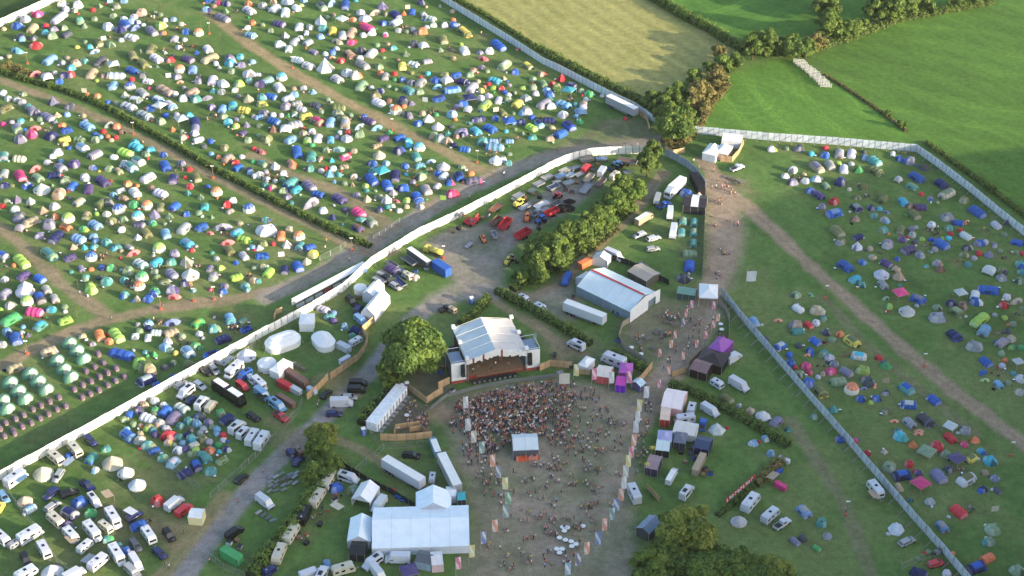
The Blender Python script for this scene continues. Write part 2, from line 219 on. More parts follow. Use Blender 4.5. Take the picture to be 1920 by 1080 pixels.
(0,270): """30 95 t gy/te 80 80;145 112 t of/gr 90 -5;435 62 d wh 80;395 95 d wh 50;520 28 d bl 40;490 2 d ye 55;620 25 t wh/sk 85 -30;715 80 t gy/lv 110 25;940 65 t lg 105 -20;1020 22 t aq 95 -20;1130 42 d aq 60;1095 75 d gr 60;1225 82 d bl 60;855 97 d wh 55;35 225 t gy 80 70;155 240 t pk 100 -60;260 185 r rd 105 30;355 135 d wh 55;460 128 d sk 45;455 180 t gy/lv 85 -40;555 150 d pu 90;690 175 d lv/bl 60;640 250 d wh/gy 85;745 205 p ye 25;820 185 d gr 70;890 205 t gr/be 60 -40;930 140 d wh 60;980 172 t wh/te 110 -40;1040 130 t wh/te 90 -30;1110 255 t wh 115 30;1240 165 t bl 90 -60;1365 145 d lv/sk 60;1340 180 m bk 90;1420 190 d rd 50;1390 250 p rd 40;1475 255 t ol 75 -60;1560 318 d bl 40;1300 265 t pu/nb 85 75;1425 320 d rd/pk 60;1410 370 p te 55;1505 400 p gr 60;1625 358 o or 85;1745 425 d wh 65;1705 455 d rd 70;1725 505 t gy/be 60 30;1868 485 o bl 90;1535 475 t aq/te 75 85;1310 470 t bl/lv 90 40;1400 525 d bl/nb 60;1490 518 d gr 55;1590 550 p gr 40;1205 475 t ol 75 75;1105 460 o or 85;1005 455 d gn/gr 80;930 470 d gy 40;890 490 o bl 95;1035 540 o aq 90;850 382 d sk 55;905 350 t wh 70 20;1015 365 t wh 85 -50;960 298 d or 60;1030 312 d or 35;1130 330 d br/be 55;920 405 d br/be 70;1205 370 t wh/sk 95 -20;1245 400 m bk 50;770 280 t pu 105 -35;665 340 t pu 85 80;545 318 t bl 85 45;490 272 d gr 80;410 235 t nb/bl 90 0;285 255 t gr 80 -35;205 315 t bl/wh 85 30;315 338 b wh 115;35 310 d nb 65;90 310 d ol 40;440 378 d be/of 110;395 310 p gr 30;770 440 t ol 130 40;815 440 d dg/lv 90;595 435 t gy/be 95 30;525 405 d dg 40;230 430 p wh 75;130 422 p lv/be 75;45 425 d gr 45;20 465 d rd 55;115 490 d wh/gr 70;145 540 d dg/lv 110;235 585 t be/of 140 20;410 468 d wh 70;325 505 p be 75;415 545 d or 60;512 555 o lg 95;650 540 t ol/be 80 60;725 525 d lg 40;800 525 d of 60;830 580 d ol/gr 85;870 605 m bk 70;930 565 d gr 65;912 640 d wh 60;1045 605 t lv/dg 80 -10;1145 590 d te/gn 70;1160 530 p lv/be 90;1270 545 p gr 70;1235 598 d gr 40;715 610 t sk/gy 95 -30;625 635 d gn/lg 70;495 625 t or/br 80 -20;370 605 d lv/pu 110;420 700 t nb/pu 140 45;300 685 d lv 75;150 635 w gy 70;590 710 t sk/dg 100 -20;700 695 d sk 70;720 725 d sk 50;635 775 p aq 60;710 765 d te/aq 55;800 738 d te/gr 85;550 775 p be 60;880 772 d te/aq 75;910 800 d be 40;970 775 t gy 60 -30;1000 815 r rd 115 20;905 855 p rd 35;810 825 m bk 80;685 845 o bl 90;755 850 m bk 40;525 855 t pu/nb 100 25;370 825 t gr/te 140 -40;165 880 t lg 140 -45;25 835 t gy/bl 80 -30;35 910 m bk 60;105 910 d or 40;180 990 t pu/dg 110 30;300 1010 t bl/lv 85 -30;35 1015 d wh 60;190 1065 b wh 100;535 960 d te 40;610 935 t lv 55 -60;685 940 d or 40;765 922 d bl/nb 60;830 930 d gn/gr 70;645 1000 d te/gr 70;745 1000 d dg 50;800 1030 d te 90;680 1065 d lg 70;960 955 d gr/gn 95;1065 995 o gn 95;1160 955 d gr 60;1045 1065 o or 90;935 1020 d te/dg 70;985 1035 m bk 80;1055 900 t wh/te 100 -30;1175 890 t aq 105 35;1220 915 m bk 50;1290 885 d te/gr 75;1310 820 d lv 80;1195 780 o lg 95;1150 835 d gy 30;1405 745 t aq/sk 95 -30;1440 795 d rd/or 50;1470 765 d gy 35;1290 975 t lv/be 95 -40;1430 975 b wh 120;1400 885 p of 110;1480 900 m bk 50;1035 700 p wh 65;1100 670 t ol 85 -50;1245 675 t sk 85 -70;1380 635 t gy/of 115 45;1510 625 t bl/lv 100 30;1575 665 r rd 65 -10;1670 620 r lv/dg 145 5;1690 670 m bk 70;1775 665 t aq/sk 95 30;1705 738 r rd 115 10;1825 715 t lg 90 -15;1800 595 d be 55;1860 605 d wh 20;1720 800 t ol 90 -50;1895 775 d sk 55;1830 840 t gy 75 -50;1770 890 p bl 55;1590 815 d te 35;1625 860 d gy 50;1655 930 d lg/ye 55;1575 935 t lv/bl 65 60;1600 990 d lv/gy 85;1775 1000 t lg 100 15;1870 980 m bk 60;1900 1020 d be 60;1385 1045 d nb/dg 75;1425 1050 d or/br 40;1175 1000 t ol/gr 60 50;1235 1035 t gr/ol 80 15;1840 1065 d te/gr 70;1685 1065 d lv/bl 60;1680 30 d ol/of 70;1585 75 d sk 45;1640 98 d or/br 50;1710 110 t be/gy 90 35;1815 95 d wh 45;1765 140 d rd 60;1785 178 t bl 80 30;1900 130 d gn 45;1870 200 d nb/sk 70;1530 20 d dg 50;1905 35 d rd 45;1910 240 d wh 50;1905 930 d gr 40""",
(480,270): """35 52 r rd 90 -25;310 60 t bl 110 -75;415 95 t te/sk 85 80;485 105 d br/be 45;570 125 p aq 50;668 98 t pk/of 80 25;735 52 d be/gr 55;620 38 r te/sk 105 0;525 45 d gr 60;420 8 d gn 50;910 15 t be/of 70 10;925 82 b of 85;1070 52 d nb/bl 85;1225 25 o aq 85;1148 10 d aq 50;1205 98 t te/aq 75 -60;1310 130 r sk 80 10;1230 165 t te/sk 75 10;1405 168 b wh 90;1300 192 d ol/ye 55;1545 172 d gr 55;1565 40 t bl 80 -10;1490 10 d nb 50;1790 25 t sk/bl 130 -5;1800 122 b wh 95;1850 120 d wh 60;1895 145 d te/gr 60;1900 75 d gr 40;1765 60 m bk 100;50 148 t gr/te 70 -30;145 168 p wh 75;268 145 r or/be 100 -60;410 185 d te/dg 75;488 200 d wh 50;530 180 d rd 40;580 185 d wh 55;555 225 p sk 80;620 230 d te 50;590 285 p sk 40;660 172 t be 65 10;875 148 d bl/dg 70;975 145 d sk/gr 60;1120 165 d bl/nb 60;880 205 d te/dg 80;945 215 g aq 105;1045 240 t nb/wh 105 85;1160 185 m bk 50;1125 225 d aq 35;870 268 t bl/nb 120 -50;735 245 d of 60;725 308 p be 45;665 295 d gr 50;985 312 t bl/nb 95 -60;1110 330 d bl/nb 85;1175 285 d lv/gy 55;1235 245 d gr 80;1365 218 d bl 60;1408 240 t wh 70 40;1450 278 d nb/bl 75;1475 298 p pk/be 45;1525 245 t bl/nb 85 -70;1612 222 d or 50;1640 278 t lv/pk 115 5;1470 375 d pk/rd 85;1358 318 t wh 60 45;1278 345 t gy/be 90 -60;1405 400 f lg 30;25 232 d wh 70;75 210 d gy 50;110 245 m bk 90;205 220 d wh 60;200 265 d gn/gr 55;80 265 d gy 60;145 278 d gy 45;75 308 d te/sk 60;125 325 d be/pk 60;262 290 t te/bl 115 30;300 345 t aq 85 35;200 350 d gr/dg 70;400 315 t lv/gy 110 -40;465 378 t bl/nb 90 -15;240 395 d lv 60;265 440 d te 45;410 440 r lv/wh 150 35;625 412 t pu/nb 110 -30;505 498 d wh/gr 75;575 552 p nb 65;672 490 d pu 55;770 515 t pk 100 -35;860 585 t gy/gr 100 -40;785 585 g te 65;765 630 t pu/br 85 -30;650 605 p te 30;755 385 d lv/gy 60;820 315 d lg/gr 55;830 348 d te 45;780 265 d dg 35;835 415 p of 70;980 420 p wh 85;920 395 d gr 65;1030 365 p gy 65;1055 425 r rd 60 -20;1130 425 d lg/ye 60;1210 405 t bl/gy 110 -60;1230 470 d gy 60;1130 470 d be 45;1075 500 d wh 45;925 490 d nb/dg 65;985 470 d te 55;1025 465 d wh 40;895 352 d gr 30;80 645 d wh 140;190 690 t or 80 80;325 690 o or 85;245 640 d be/gy 65;70 570 d te/dg 65;55 745 d ol 70;130 748 d rd 40;235 758 p wh 85;330 765 t te/wh 80 60;405 775 t bl/sk 85 20;425 825 d ye 85;380 882 p of 75;315 920 t bl/nb 95 -60;215 945 t nb/dg 80 80;95 965 t lg 95 50;40 918 d ol/gr 80;45 840 t bl 95 5;25 780 p wh 60;20 1028 d te/sk 50;195 825 f wh 30;1020 940 t pu 105 -30;1175 995 t of 90 -20;1105 985 d bl/nb 45""",
(960,270): """1280 580 t te/gr 75 85;1270 665 t te/gr 75 85;1365 590 t te/gr 75 85;1362 665 t te/gr 75 85;1360 745 t te/gr 75 85;1330 825 t gr 105 0;1330 915 t bl 110 85;1285 1005 d dg 100;1305 370 d bl 90;1400 390 p of 75""",
(1440,270): """25 40 d wh/lg 65;140 35 d gr 40;240 35 d dg/lv 75;325 75 d aq 50;430 30 d rd 50;425 85 d bl 70;535 75 t gy/be 80 80;625 75 t wh/be 75 80;720 60 d dg 40;725 100 d sk 65;800 130 t te/sk 105 -35;935 75 t wh 40 80;1020 65 d ol 45;985 110 d bl 60;1065 130 d lv/bl 90;365 175 t be/lv 120 -40;465 160 t gy 85 -60;528 148 d lg 50;568 190 t wh 75 90;625 150 d wh 45;678 195 p gn 75;805 205 t ol/gr 115 -25;1170 175 p dg 80;185 195 d wh 70;130 240 d wh 60;270 225 d be 35;275 275 d wh 65;205 250 m bk 80;185 285 d lv 75;365 265 d wh/sk 70;435 315 t gr 65 -50;540 285 d nb/bl 95;610 340 d of 35;700 320 m bk 80;1115 250 t bl 125 -30;975 272 w wh 55;1080 320 t te/gr 90 -25;1300 300 t nb/dg 105 -35;1340 375 t of/gr 115 25;315 350 d bl/lv 70;380 385 t pu/nb 95 -30;490 430 d rd 75;405 468 d lv 60;495 520 t bl/sk 110 15;665 402 d ol/gr 55;745 380 m bk 35;665 480 t nb/gy 95 -40;860 412 t ol 80 55;775 480 d nb 60;835 485 d aq 45;890 508 r bl 60 -20;1015 435 t aq 85 -50;1065 465 d br/dg 55;1145 475 t pu/rd 90 0;1150 375 d rd 40;1215 410 d lv/bl 45;1270 440 d gr 30;1465 420 d ol 70;1570 510 t bl 140 -35;655 562 p be 70;795 540 d te/gr 60;870 568 d gy/sk 65;1095 530 t ol 100 -45;1345 545 d gy 95;1425 592 t bl/nb 85 -10;1490 578 r or 45 10;520 655 t ol 120 -45;545 728 d ol/gy 85;870 642 d te/gr 75;995 645 t ol 75 70;1225 605 d wh 65;1235 650 m bk 120;1360 635 d te/gr 65;1075 640 d lv 55;1080 680 d gy 60;1110 625 d gy 35;1005 718 d pu/rd 75;675 700 t nb/wh 75 20;668 770 p wh 90;765 785 d be 50;840 810 d ol 35;785 848 d be/gy 60;895 752 d lv/gy 95;1050 795 t pu 100 25;1135 830 d lv/gy 70;1155 712 d lg/ol 45;1100 735 d dg 45;1195 750 m bk 60;1225 715 d bl 45;1305 708 d lg 35;1355 705 d aq 50;1300 750 t bl/gr 125 -30;1250 790 d gy 55;1210 810 d gr 40;1370 670 d rd 45;1440 645 d rd 40;1480 690 t wh/bl 95 -30;1710 610 t wh/sk 85 -40;1775 680 d gr 50;1785 590 p dg 55;1640 640 m bk 50;1590 740 d bl/lv 80;1630 735 d wh 50;1700 755 d lv/gy 50;1490 780 d dg/gy 70;1580 820 d rd 50;1655 830 p lv 75;1740 805 d gr 45;1865 740 t bl 95 -15;1855 812 d ol/gr 50;1905 820 d rd 40;1470 830 d ol 65;1545 855 d gy 50;1440 870 m bk 70;1500 905 d te 55;580 915 t bl 130 -35;710 885 d bl 60;970 862 d bl/nb 50;885 895 t pu/of 100 -30;850 975 b wh 105;960 940 d be 60;925 945 m bk 60;980 995 p be 90;1190 915 d te/aq 40;1265 890 d gy/be 75;1290 940 p br 70;1655 950 w wh 95;1755 950 d ol/dg 80;1750 1003 d gy 80;1885 1025 d gr 70;1890 900 d te/bl 80;1900 960 d te 60;650 1015 t aq 85 25;705 1055 d te 60;860 1055 t gy/lv 90 -50;985 1060 d te 35;1770 840 m bk 40""",
(0,540): """40 45 t lv/gy 110 40;190 20 b wh 130;205 95 o lg 95;75 130 d of/gr 75;300 75 t dg/bl 100 -60;350 15 t gy 80 -60;410 80 t gy/be 75 -60;385 160 d aq 70;260 180 t pk 115 -10;340 215 m bk 70;485 140 d gr 55;490 175 d wh 35;80 235 t gn/te 165 30;300 285 t te/aq 115 40;490 245 t lg 115 20;5 160 d lg 40;55 325 d sk 75;165 335 d gy 45;215 355 p lv 50;120 380 t bl/nb 110 -70;20 425 d gy 65;175 290 d sk 40;685 15 d lg 85;935 50 d te/bl 70;1030 80 p of 60;1110 80 d bl 75;1150 45 d bl 70;1160 15 d gn/te 75;1285 15 d lv/pu 105;1305 62 r rd 110 0;1455 15 d te/aq 45;1585 8 d rd/pk 40;1675 25 d bl 60;1850 10 d te/gr 60;750 355 t or/be 95 -70;875 355 t lg 140 -50;820 400 d or 65;625 360 d be/gy 55;690 420 d lv/gy 50;910 495 t bl 175 -15;1035 275 d gy 40;1120 260 d sk/wh 70;1115 300 d nb 60;1190 245 m bk 60;1290 255 r bl/nb 140 10;1015 360 d wh 65;1045 325 d gr 60;1110 375 t wh 70 80;1175 335 t wh 80 -5;1285 335 t be 115 15;1365 360 d gr 60;1375 400 m bk 90;1260 402 d wh/sk 75;1240 440 d sk 85;1280 465 d gr/gn 60;1320 488 d ye 50;1410 480 t wh/sk 110 -50;1485 265 t gn/lg 105 35;1610 220 d lv/dg 35;1600 305 d te/gr 95;1725 230 t te/sk 100 -65;1820 250 t gr/te 75 30;1495 345 d wh/nb 60;1525 375 p gy 40;1465 430 d gn 75;1505 450 d gn/dg 50;1670 385 t nb 120 20;1845 310 t bl/nb 90 20;1755 300 m bk 110;1160 498 p gn 55;1090 480 d te/dg 50;1050 565 d lg/ol 120;1105 600 d ol/be 140;1235 595 d dg 60;1300 560 d gr/dg 55;1430 575 t ol/gr 100 -15;1590 505 t bl/nb 130 20;1100 690 t nb/gy 155 25;1180 730 d bl/te 75;1310 675 d bl 80;1850 500 b wh 130;930 985 d gr/ol 65;975 945 d bl 65;1040 915 d pu/dg 80;1085 875 d be/rd 70;1160 845 d wh/gy 70;1165 920 d gn/gr 80;1225 875 d wh/sk 60;1240 925 t bl 115 45;1110 975 t wh 110 -20;1365 900 t wh/te 110 -30;1300 975 t lv/bl 130 50;1200 1010 d gy/be 80;1000 1020 d gr 60;1055 1030 d be/or 50;1115 1040 d ol/lg 80;1245 1048 d wh 60;1150 1065 d te/bl 70;1415 995 d te/dg 75;1350 1035 d te/bl 70;1480 1015 d sk/gy 75;1505 965 d dg/bl 85;1565 1005 d lv 70;1655 935 d gn/gr 80;1700 985 t nb/bl 120 35;1630 1060 d sk 60;1590 1040 d gr 50;950 1060 d sk/bl 60;1430 1065 d dg/gr 60;1525 1055 d gy 60;840 935 d rd 30;520 410 q te 125;575 465 q te 125;628 530 q te 125;425 540 q te 125;478 605 q te 125;532 665 q te 130;225 640 q te 130;75 705 q te 130;285 695 q te 130;135 768 q te 130;345 758 q te 130;190 830 q te 130;20 840 q te 130;55 905 q te 130;370 475 t be/lv 130 20;115 600 t be/lv 130 20;440 815 s pu 60;370 845 s pu 60;305 875 s pu 60;245 905 s pu 60;175 945 s pu 60;115 975 s pu 60;40 1005 s pu 60;490 880 s pu 60;425 905 s pu 60;360 940 s pu 60;298 972 s pu 60;232 1005 s pu 60;165 1035 s pu 60;95 1065 s pu 60;0 1050 s pu 60;645 620 s pu 60;710 588 s pu 60;775 555 s pu 60;735 490 s pu 60;870 600 s pu 60;805 630 s pu 60;745 660 s pu 60;680 695 s pu 60;620 722 s pu 60;555 755 s pu 60;930 660 s pu 60;865 690 s pu 60;805 722 s pu 60;740 760 s pu 60;675 788 s pu 60;615 815 s pu 60""",
(480,540): """505 160 t wh 90 -20;550 215 t te 80 20;585 190 d sk 50;580 245 d pu 55;665 285 d sk/lv 65;755 315 t nb/bl 85 -30;725 355 d te/gn 60;85 585 b wh 125;600 30 m bk 70;260 590 m bk 50""",
(960,540): """1610 830 t ol/gr 110 -35;1700 885 d gy 45;1785 920 d be 65;1880 955 b wh 100;1535 1055 p wh 130;1815 255 t sk 95 -60;1905 380 d dg 50;1560 350 m bk 80""",
(1440,540): """210 48 d gr 75;325 48 r gn 60 -40;225 155 t wh/sk 95 -30;360 165 d be/of 100;415 225 d te/gr 60;75 240 r or 70 0;215 275 d be/lv 105;220 325 t te 90 10;305 278 t rd 80 -40;358 262 d wh 65;435 330 d dg 70;540 342 p or 70;630 400 t ye/ol 135 -35;355 400 t bl/wh 95 -35;480 390 d gr 60;425 400 m bk 40;90 435 t bl/wh 90 30;230 430 d dg 60;160 500 d bl 55;315 470 d bl 65;295 502 r or 55 0;420 490 d te/gr 80;462 522 d wh 65;170 555 d bl 70;590 495 m bk 60;680 510 t wh/aq 115 -10;285 585 d pk/rd 75;310 628 d pk/rd 55;205 595 d rd 45;495 570 d lv/nb 70;395 580 m bk 70;470 625 d pk/rd 75;410 645 d be/or 45;375 665 d wh 45;225 645 d gr 75;585 630 t lv/sk 110 -30;708 615 d lg 95;885 580 p gn 90;830 520 d rd 60;300 710 d bl 90;525 702 t gr/gn 115 5;625 755 o or 110;750 700 d dg/br 110;800 730 r or 60 70;715 750 r bl 55 10;875 695 f be 40;885 780 d dg/gy 65;395 780 t ol/ye 115 -50;695 830 d bl 65;808 828 d bl/nb 70;770 862 d lg 45;490 910 p te 80;1040 755 t te/bl 130 -40;1055 875 t bl/wh 115 -5;1245 840 t bl/wh 115 -40;890 922 d ol 75;945 995 r or 70 0;1060 1010 t gy/lv 115 -45;1180 990 t dg/lv 145 -40;1130 1070 r or 75 0;975 1075 d te 70;1360 1050 g wh 90;1475 1065 d gy 90;990 50 g pk 100;880 75 r gn 65 20;910 140 d lg/gn 60;1040 170 b wh 110;1125 85 t bl/lv 120 -20;1115 130 d gy 35;1440 50 g wh 85;1550 55 t wh 85 80;1550 100 d bl/wh 90;1370 115 d nb/dg 75;1455 135 d br/dg 85;1415 180 t ol/gr 120 -30;1270 145 d gr 70;1270 220 d gy 115;1650 15 t bl 150 -5;1585 240 t lg 155 40;1395 355 t nb/bl 125 -40;1620 320 t sk/gy 110 60;1545 435 d gy 115;1700 200 d gy 40;1772 222 d lg 50;1830 445 d gn/lg 50;1750 410 t gy 90 35;1820 380 d be 75;1795 320 p dg 65;1835 270 d gr 60;1750 490 d gr 55;1790 65 d wh 65;1765 125 d rd 75;1860 95 r be/of 100 20;1865 190 m bk 60;1900 150 d gr 40;1895 445 d gn 60;1635 555 t bl 110 -40;1775 540 d or 45;1870 570 g wh 75;1755 580 d wh 55;1720 620 m bk 120;1615 628 d bl 45;1840 640 d te 45;1625 688 r lg 75 0;1730 722 t sk/te 85 -50;1800 712 d gr 50;1895 680 d wh/gy 85;1890 780 d gy/be 80;1745 330 m bk 40;60 1005 t lv/gy 105 40;155 1060 p te 60;350 965 d gr/te 60""",
(0,810): """960 25 t sk/bl 120 -35;1045 60 d gy/be 85;1050 10 d be 60;1265 25 d rd 120;1340 38 d te/bl 70;1435 45 d te/aq 85;1525 50 d ol/gr 85;1165 20 d pu 60;1260 80 d be/ye 65;1305 95 d gr 40;1370 80 d sk 60;1570 75 d gy 60;1335 135 d wh 80;1385 125 d pu 60;1455 95 t of/wh 80 20;1470 140 d lg/gr 80;1575 135 d or/te 80;1640 95 d gn 60;1645 150 d aq 45;1700 125 d nb/wh 65;1105 100 d te/gr 95;1160 140 t bl 90 20;1220 190 d te/gr 90;1300 230 t sk/wh 120 45;1390 310 t nb 125 25;1475 250 t nb/bl 110 -60;1535 185 t te/aq 110 -45;1665 215 t gr/ol 100 30;1580 290 d te/gn 95;1425 165 d gr 50;1675 20 d rd 55;1675 60 d wh 50;1400 20 d nb 50;1500 5 d gy 50;1625 10 d sk 50;845 225 b of 140;945 300 b wh 115;1030 390 b wh 120;330 305 b of 140;395 1045 b wh 150;190 515 b of 105;800 125 d te/gn 70;685 195 t te/bl 120 50;715 280 d gy/sk 65;515 175 d bl 55;600 520 d bl 110;680 605 d gn 90;525 605 t gy/nb 130 -30;1185 515 d rd 105;1040 700 t bl 135 20;230 575 t wh/sk 110 30;500 700 d pu/dg 110;890 850 d te 60;945 890 d bl 80;800 800 d te/gn 80;30 25 s pu 60;105 5 s pu 60;900 355 m bk 40;1120 660 m bk 40""",
(480,810): """600 415 d bl 100;735 425 d gr/ol 100;1030 440 d rd 50;535 990 t sk/bl 90 -70;1150 1055 g pu 130;620 470 m bk 60;350 770 m bk 80;410 640 m bk 70;510 590 m bk 90""",
(960,810): """1815 80 d sk/wh 75;1900 45 d sk/wh 60;1700 665 b wh 110;1940 160 d sk/wh 70""",
(1440,810): """540 55 d bl 70;655 65 d pk/rd 50;740 158 d rd 55;870 145 p of 60;985 30 d aq/te 100;1125 10 r or 75 0;1085 95 p or 75;1262 105 d rd 100;1365 45 t rd 115 -40;1470 92 d pk/rd 60;1550 60 p or 70;1185 160 g gr 120;1330 165 d gr/te 85;1415 215 g pu 110;1520 200 t ye/ol 90 30;1595 138 d aq/bl 65;1665 210 d aq 105;1055 238 d rd 75;905 260 d gr/ol 115;1000 325 t nb/bl 130 10;1125 305 d pu/rd 70;980 415 t be 85 -60;1140 400 g pk 120;1280 330 t lv/gr 150 -50;1355 275 d dg 80;1445 275 m bk 60;1485 355 t wh/ol 140 30;1625 305 d be 60;1700 345 d lv/dg 75;1610 428 d nb/bl 75;1720 440 t dg/gr 80 -40;1065 510 p te 55;1215 520 d gy 70;1430 595 t rd 145 -40;1520 570 m bk 80;1690 580 f of 50;1305 710 t sk/gy 125 -50;1685 725 d gr 125;1660 820 d gr/te 95;1645 945 t or 105 25;1560 1015 t nb/bl 130 20;1870 1035 d gr 115;1340 1060 d wh 70;1130 1055 t nb 140 -20;1385 910 d or 40;1200 895 d gr 45;1280 890 d dg/gy 65;1125 955 d gr 40;270 595 t sk/gy 130 -45;400 680 d te/gn 90;445 775 p gy 75;200 820 t lv/dg 95 -40;260 795 d dg 70;365 870 t gn 75 -30;960 720 p wh 125""",
}
# ------------------------------------------------------------------ ground: one sheet cut into named regions
def densify(pts, step):
    out = []
    for (a, b) in zip(pts[:-1], pts[1:]):
        n = max(1, int(math.hypot(b[0]-a[0], b[1]-a[1])/step))
        out += [(a[0]+(b[0]-a[0])*k/n, a[1]+(b[1]-a[1])*k/n) for k in range(n)]
    return out+[pts[-1]]
def world2(pts): return np.array([P(x, y)[:2] for x, y in pts])
gx = np.concatenate([-np.geomspace(5000, 236, 16), np.arange(-232, 232.1, .8), np.geomspace(236, 400, 22), np.geomspace(430, 5000, 12)])
gy = np.concatenate([np.linspace(-1500, 60, 10), np.linspace(80, 288, 24), np.arange(292, 648.1, .8), np.geomspace(652, 7000, 18)])
GX, GY = np.meshgrid(gx, gy); nx, ny = len(gx), len(gy)
def vnoise(scale, seed, X=None, Y=None, stretch=1.0, ang=0.0):
    X = GX if X is None else X; Y = GY if Y is None else Y
    g = np.random.default_rng(seed).random((256, 256))
    c, s = math.cos(ang), math.sin(ang)
    U = (X*c+Y*s)/(scale*stretch); V = (-X*s+Y*c)/scale
    i = np.floor(U).astype(int); j = np.floor(V).astype(int); fu = U-i; fv = V-j
    fu = fu*fu*(3-2*fu); fv = fv*fv*(3-2*fv)
    a = g[j % 256, i % 256]; b = g[j % 256, (i+1) % 256]; c_ = g[(j+1) % 256, i % 256]; d = g[(j+1) % 256, (i+1) % 256]
    return (a*(1-fu)+b*fu)*(1-fv)+(c_*(1-fu)+d*fu)*fv
def fbm(scale, seed, oct=3, **k):
    t = 0; a = .5; n = 0
    for o in range(oct): t = t+a*vnoise(scale/2**o, seed+o, **k); n += a; a *= .5
    return t/n
def dist_line(pts):
    W = world2(densify(pts, 60)); best = np.full(GX.shape, 1e9)
    for a, b in zip(W[:-1], W[1:]):
        d = b-a; L = (d**2).sum()
        t = np.clip(((GX-a[0])*d[0]+(GY-a[1])*d[1])/L, 0, 1)
        best = np.minimum(best, np.hypot(GX-a[0]-t*d[0], GY-a[1]-t*d[1]))
    return best
def inside(pts):
    W = world2(pts); ins = np.zeros(GX.shape, bool); n = len(W); j = n-1
    for i in range(n):
        xi, yi = W[i]; xj, yj = W[j]
        if yi != yj:
            c = ((yi > GY) != (yj > GY)) & (GX < (xj-xi)*(GY-yi)/(yj-yi)+xi); ins ^= c
        j = i
    return ins
def sst(x, a, b): t = np.clip((x-a)/(b-a), 0, 1); return t*t*(3-2*t)
def poly_mask(pts, soft):
    ins = inside(pts); d = dist_line(list(pts)+[pts[0]]); return sst(np.where(ins, d, -d), -soft, soft)
n1 = fbm(38, 11, 4); n2 = fbm(9, 21, 3); n3 = fbm(2.6, 31, 2); streak = fbm(2.2, 41, 3, stretch=7, ang=2.2); ns2 = fbm(1.6, 51, 2, stretch=10, ang=2.3)
edge = (fbm(6, 61, 3)-.5)
def C3(r, g, b): return np.array([r, g, b])
col = np.empty(GX.shape+(3,))
def blend(mask, c):
    global col
    c = np.asarray(c); col = col*(1-mask[..., None])+c*mask[..., None]
def tint(base, amp=.3, a=None):
    k = 1+amp*((n1-.5)*1.6+(n2-.5)*1.2+(n3-.5)*.9+(streak-.5)*.8); return np.clip(k, .45, 1.7)[..., None]*np.asarray(base)
blend(np.ones(GX.shape), tint(C3(.082, .152, .038), .36))
blend(sst(n1+.5*(n2-.5), .54, .74)*.42, tint(C3(.13, .132, .055), .3))           # dry patches
blend(sst(streak, .60, .80)*.22, C3(.13, .14, .05))
CLS = np.zeros(GX.shape, np.int8)
# pasture and hay fields outside the fences
FIELDS = [
    ('hay_field', [(880,-60),(1225,-60),(1215,0),(1290,38),(1352,70),(1385,96),(1345,128),(1305,150),(1250,196),(1215,190),(1130,148),(1010,86),(930,45),(850,0)], C3(.27,.26,.092)),
    ('pasture', [(1215,-80),(1960,-80),(1960,-10),(1860,6),(1740,22),(1650,40),(1590,75),(1520,95),(1440,95),(1385,92),(1350,66),(1290,34),(1222,0)], C3(.066,.155,.026)),
    ('pasture', [(1530,108),(1600,76),(1650,45),(1745,28),(1865,8),(1990,-20),(1990,440),(1920,395),(1850,345),(1785,298),(1722,258),(1700,245),(1640,202),(1560,148)], C3(.070,.148,.026)),
    ('pasture', [(1310,212),(1325,180),(1370,140),(1430,118),(1500,108),(1545,140),(1560,150),(1640,206),(1705,252),(1715,268),(1440,250),(1300,238)], C3(.075,.162,.026)),
    ('pasture', [(-80,-80),(90,-80),(95,-5),(0,40),(-80,80)], C3(.045,.085,.02)),
]
for k, (nm, pts, c) in enumerate(FIELDS):
    m = poly_mask(pts, 1.5); amp = .16 if nm == 'hay_field' else .24
    t = np.clip(1+amp*((n1-.5)*1.2+(n2-.5)*.6+(n3-.5)*(1.5 if nm == 'hay_field' else .5)+(ns2-.5)*1.3), .5, 1.6)[..., None]*c
    if nm == 'hay_field': t = t*(1-sst(n2, .5, .75)[..., None]*.45)+C3(.19,.20,.06)*sst(n2, .5, .75)[..., None]*.45
    if nm == 'pasture':                                                        # tramlines left by the tractor
        an = [.9, 2.1, 1.2, .4, .3][k]; q = (GX*math.cos(an)+GY*math.sin(an)+2.5*(n1-.5)*6) % 14.0
        tl = (np.exp(-((q-1.0)/.45)**2)+np.exp(-((q-2.9)/.45)**2))*(.35+.65*n1)
        t = t*(1+.30*tl[..., None]*np.array([1.3, 1.0, .8])); sw_ = .5+.5*np.sin((GX*math.cos(an)+GY*math.sin(an))/7.0*math.pi+n1*3); t = t*(1+.10*(sw_-.5))[..., None]
        if k == 3:
            p_ = P(1395, 185); rad = np.hypot(GX-p_.x, (GY-p_.y)); t = t*(1+.22*np.exp(-((rad % 4.2-2)/.5)**2)*sst(-rad, -26, -12))[..., None]
    if nm == 'hay_field':
        q = (GX*math.cos(.55)+GY*math.sin(.55)+3*(n1-.5)) % 6.0; t = t*(1+.10*np.sin(q/6*2*math.pi))[..., None]
    blend(m, t); CLS[m > .5] = 1+k
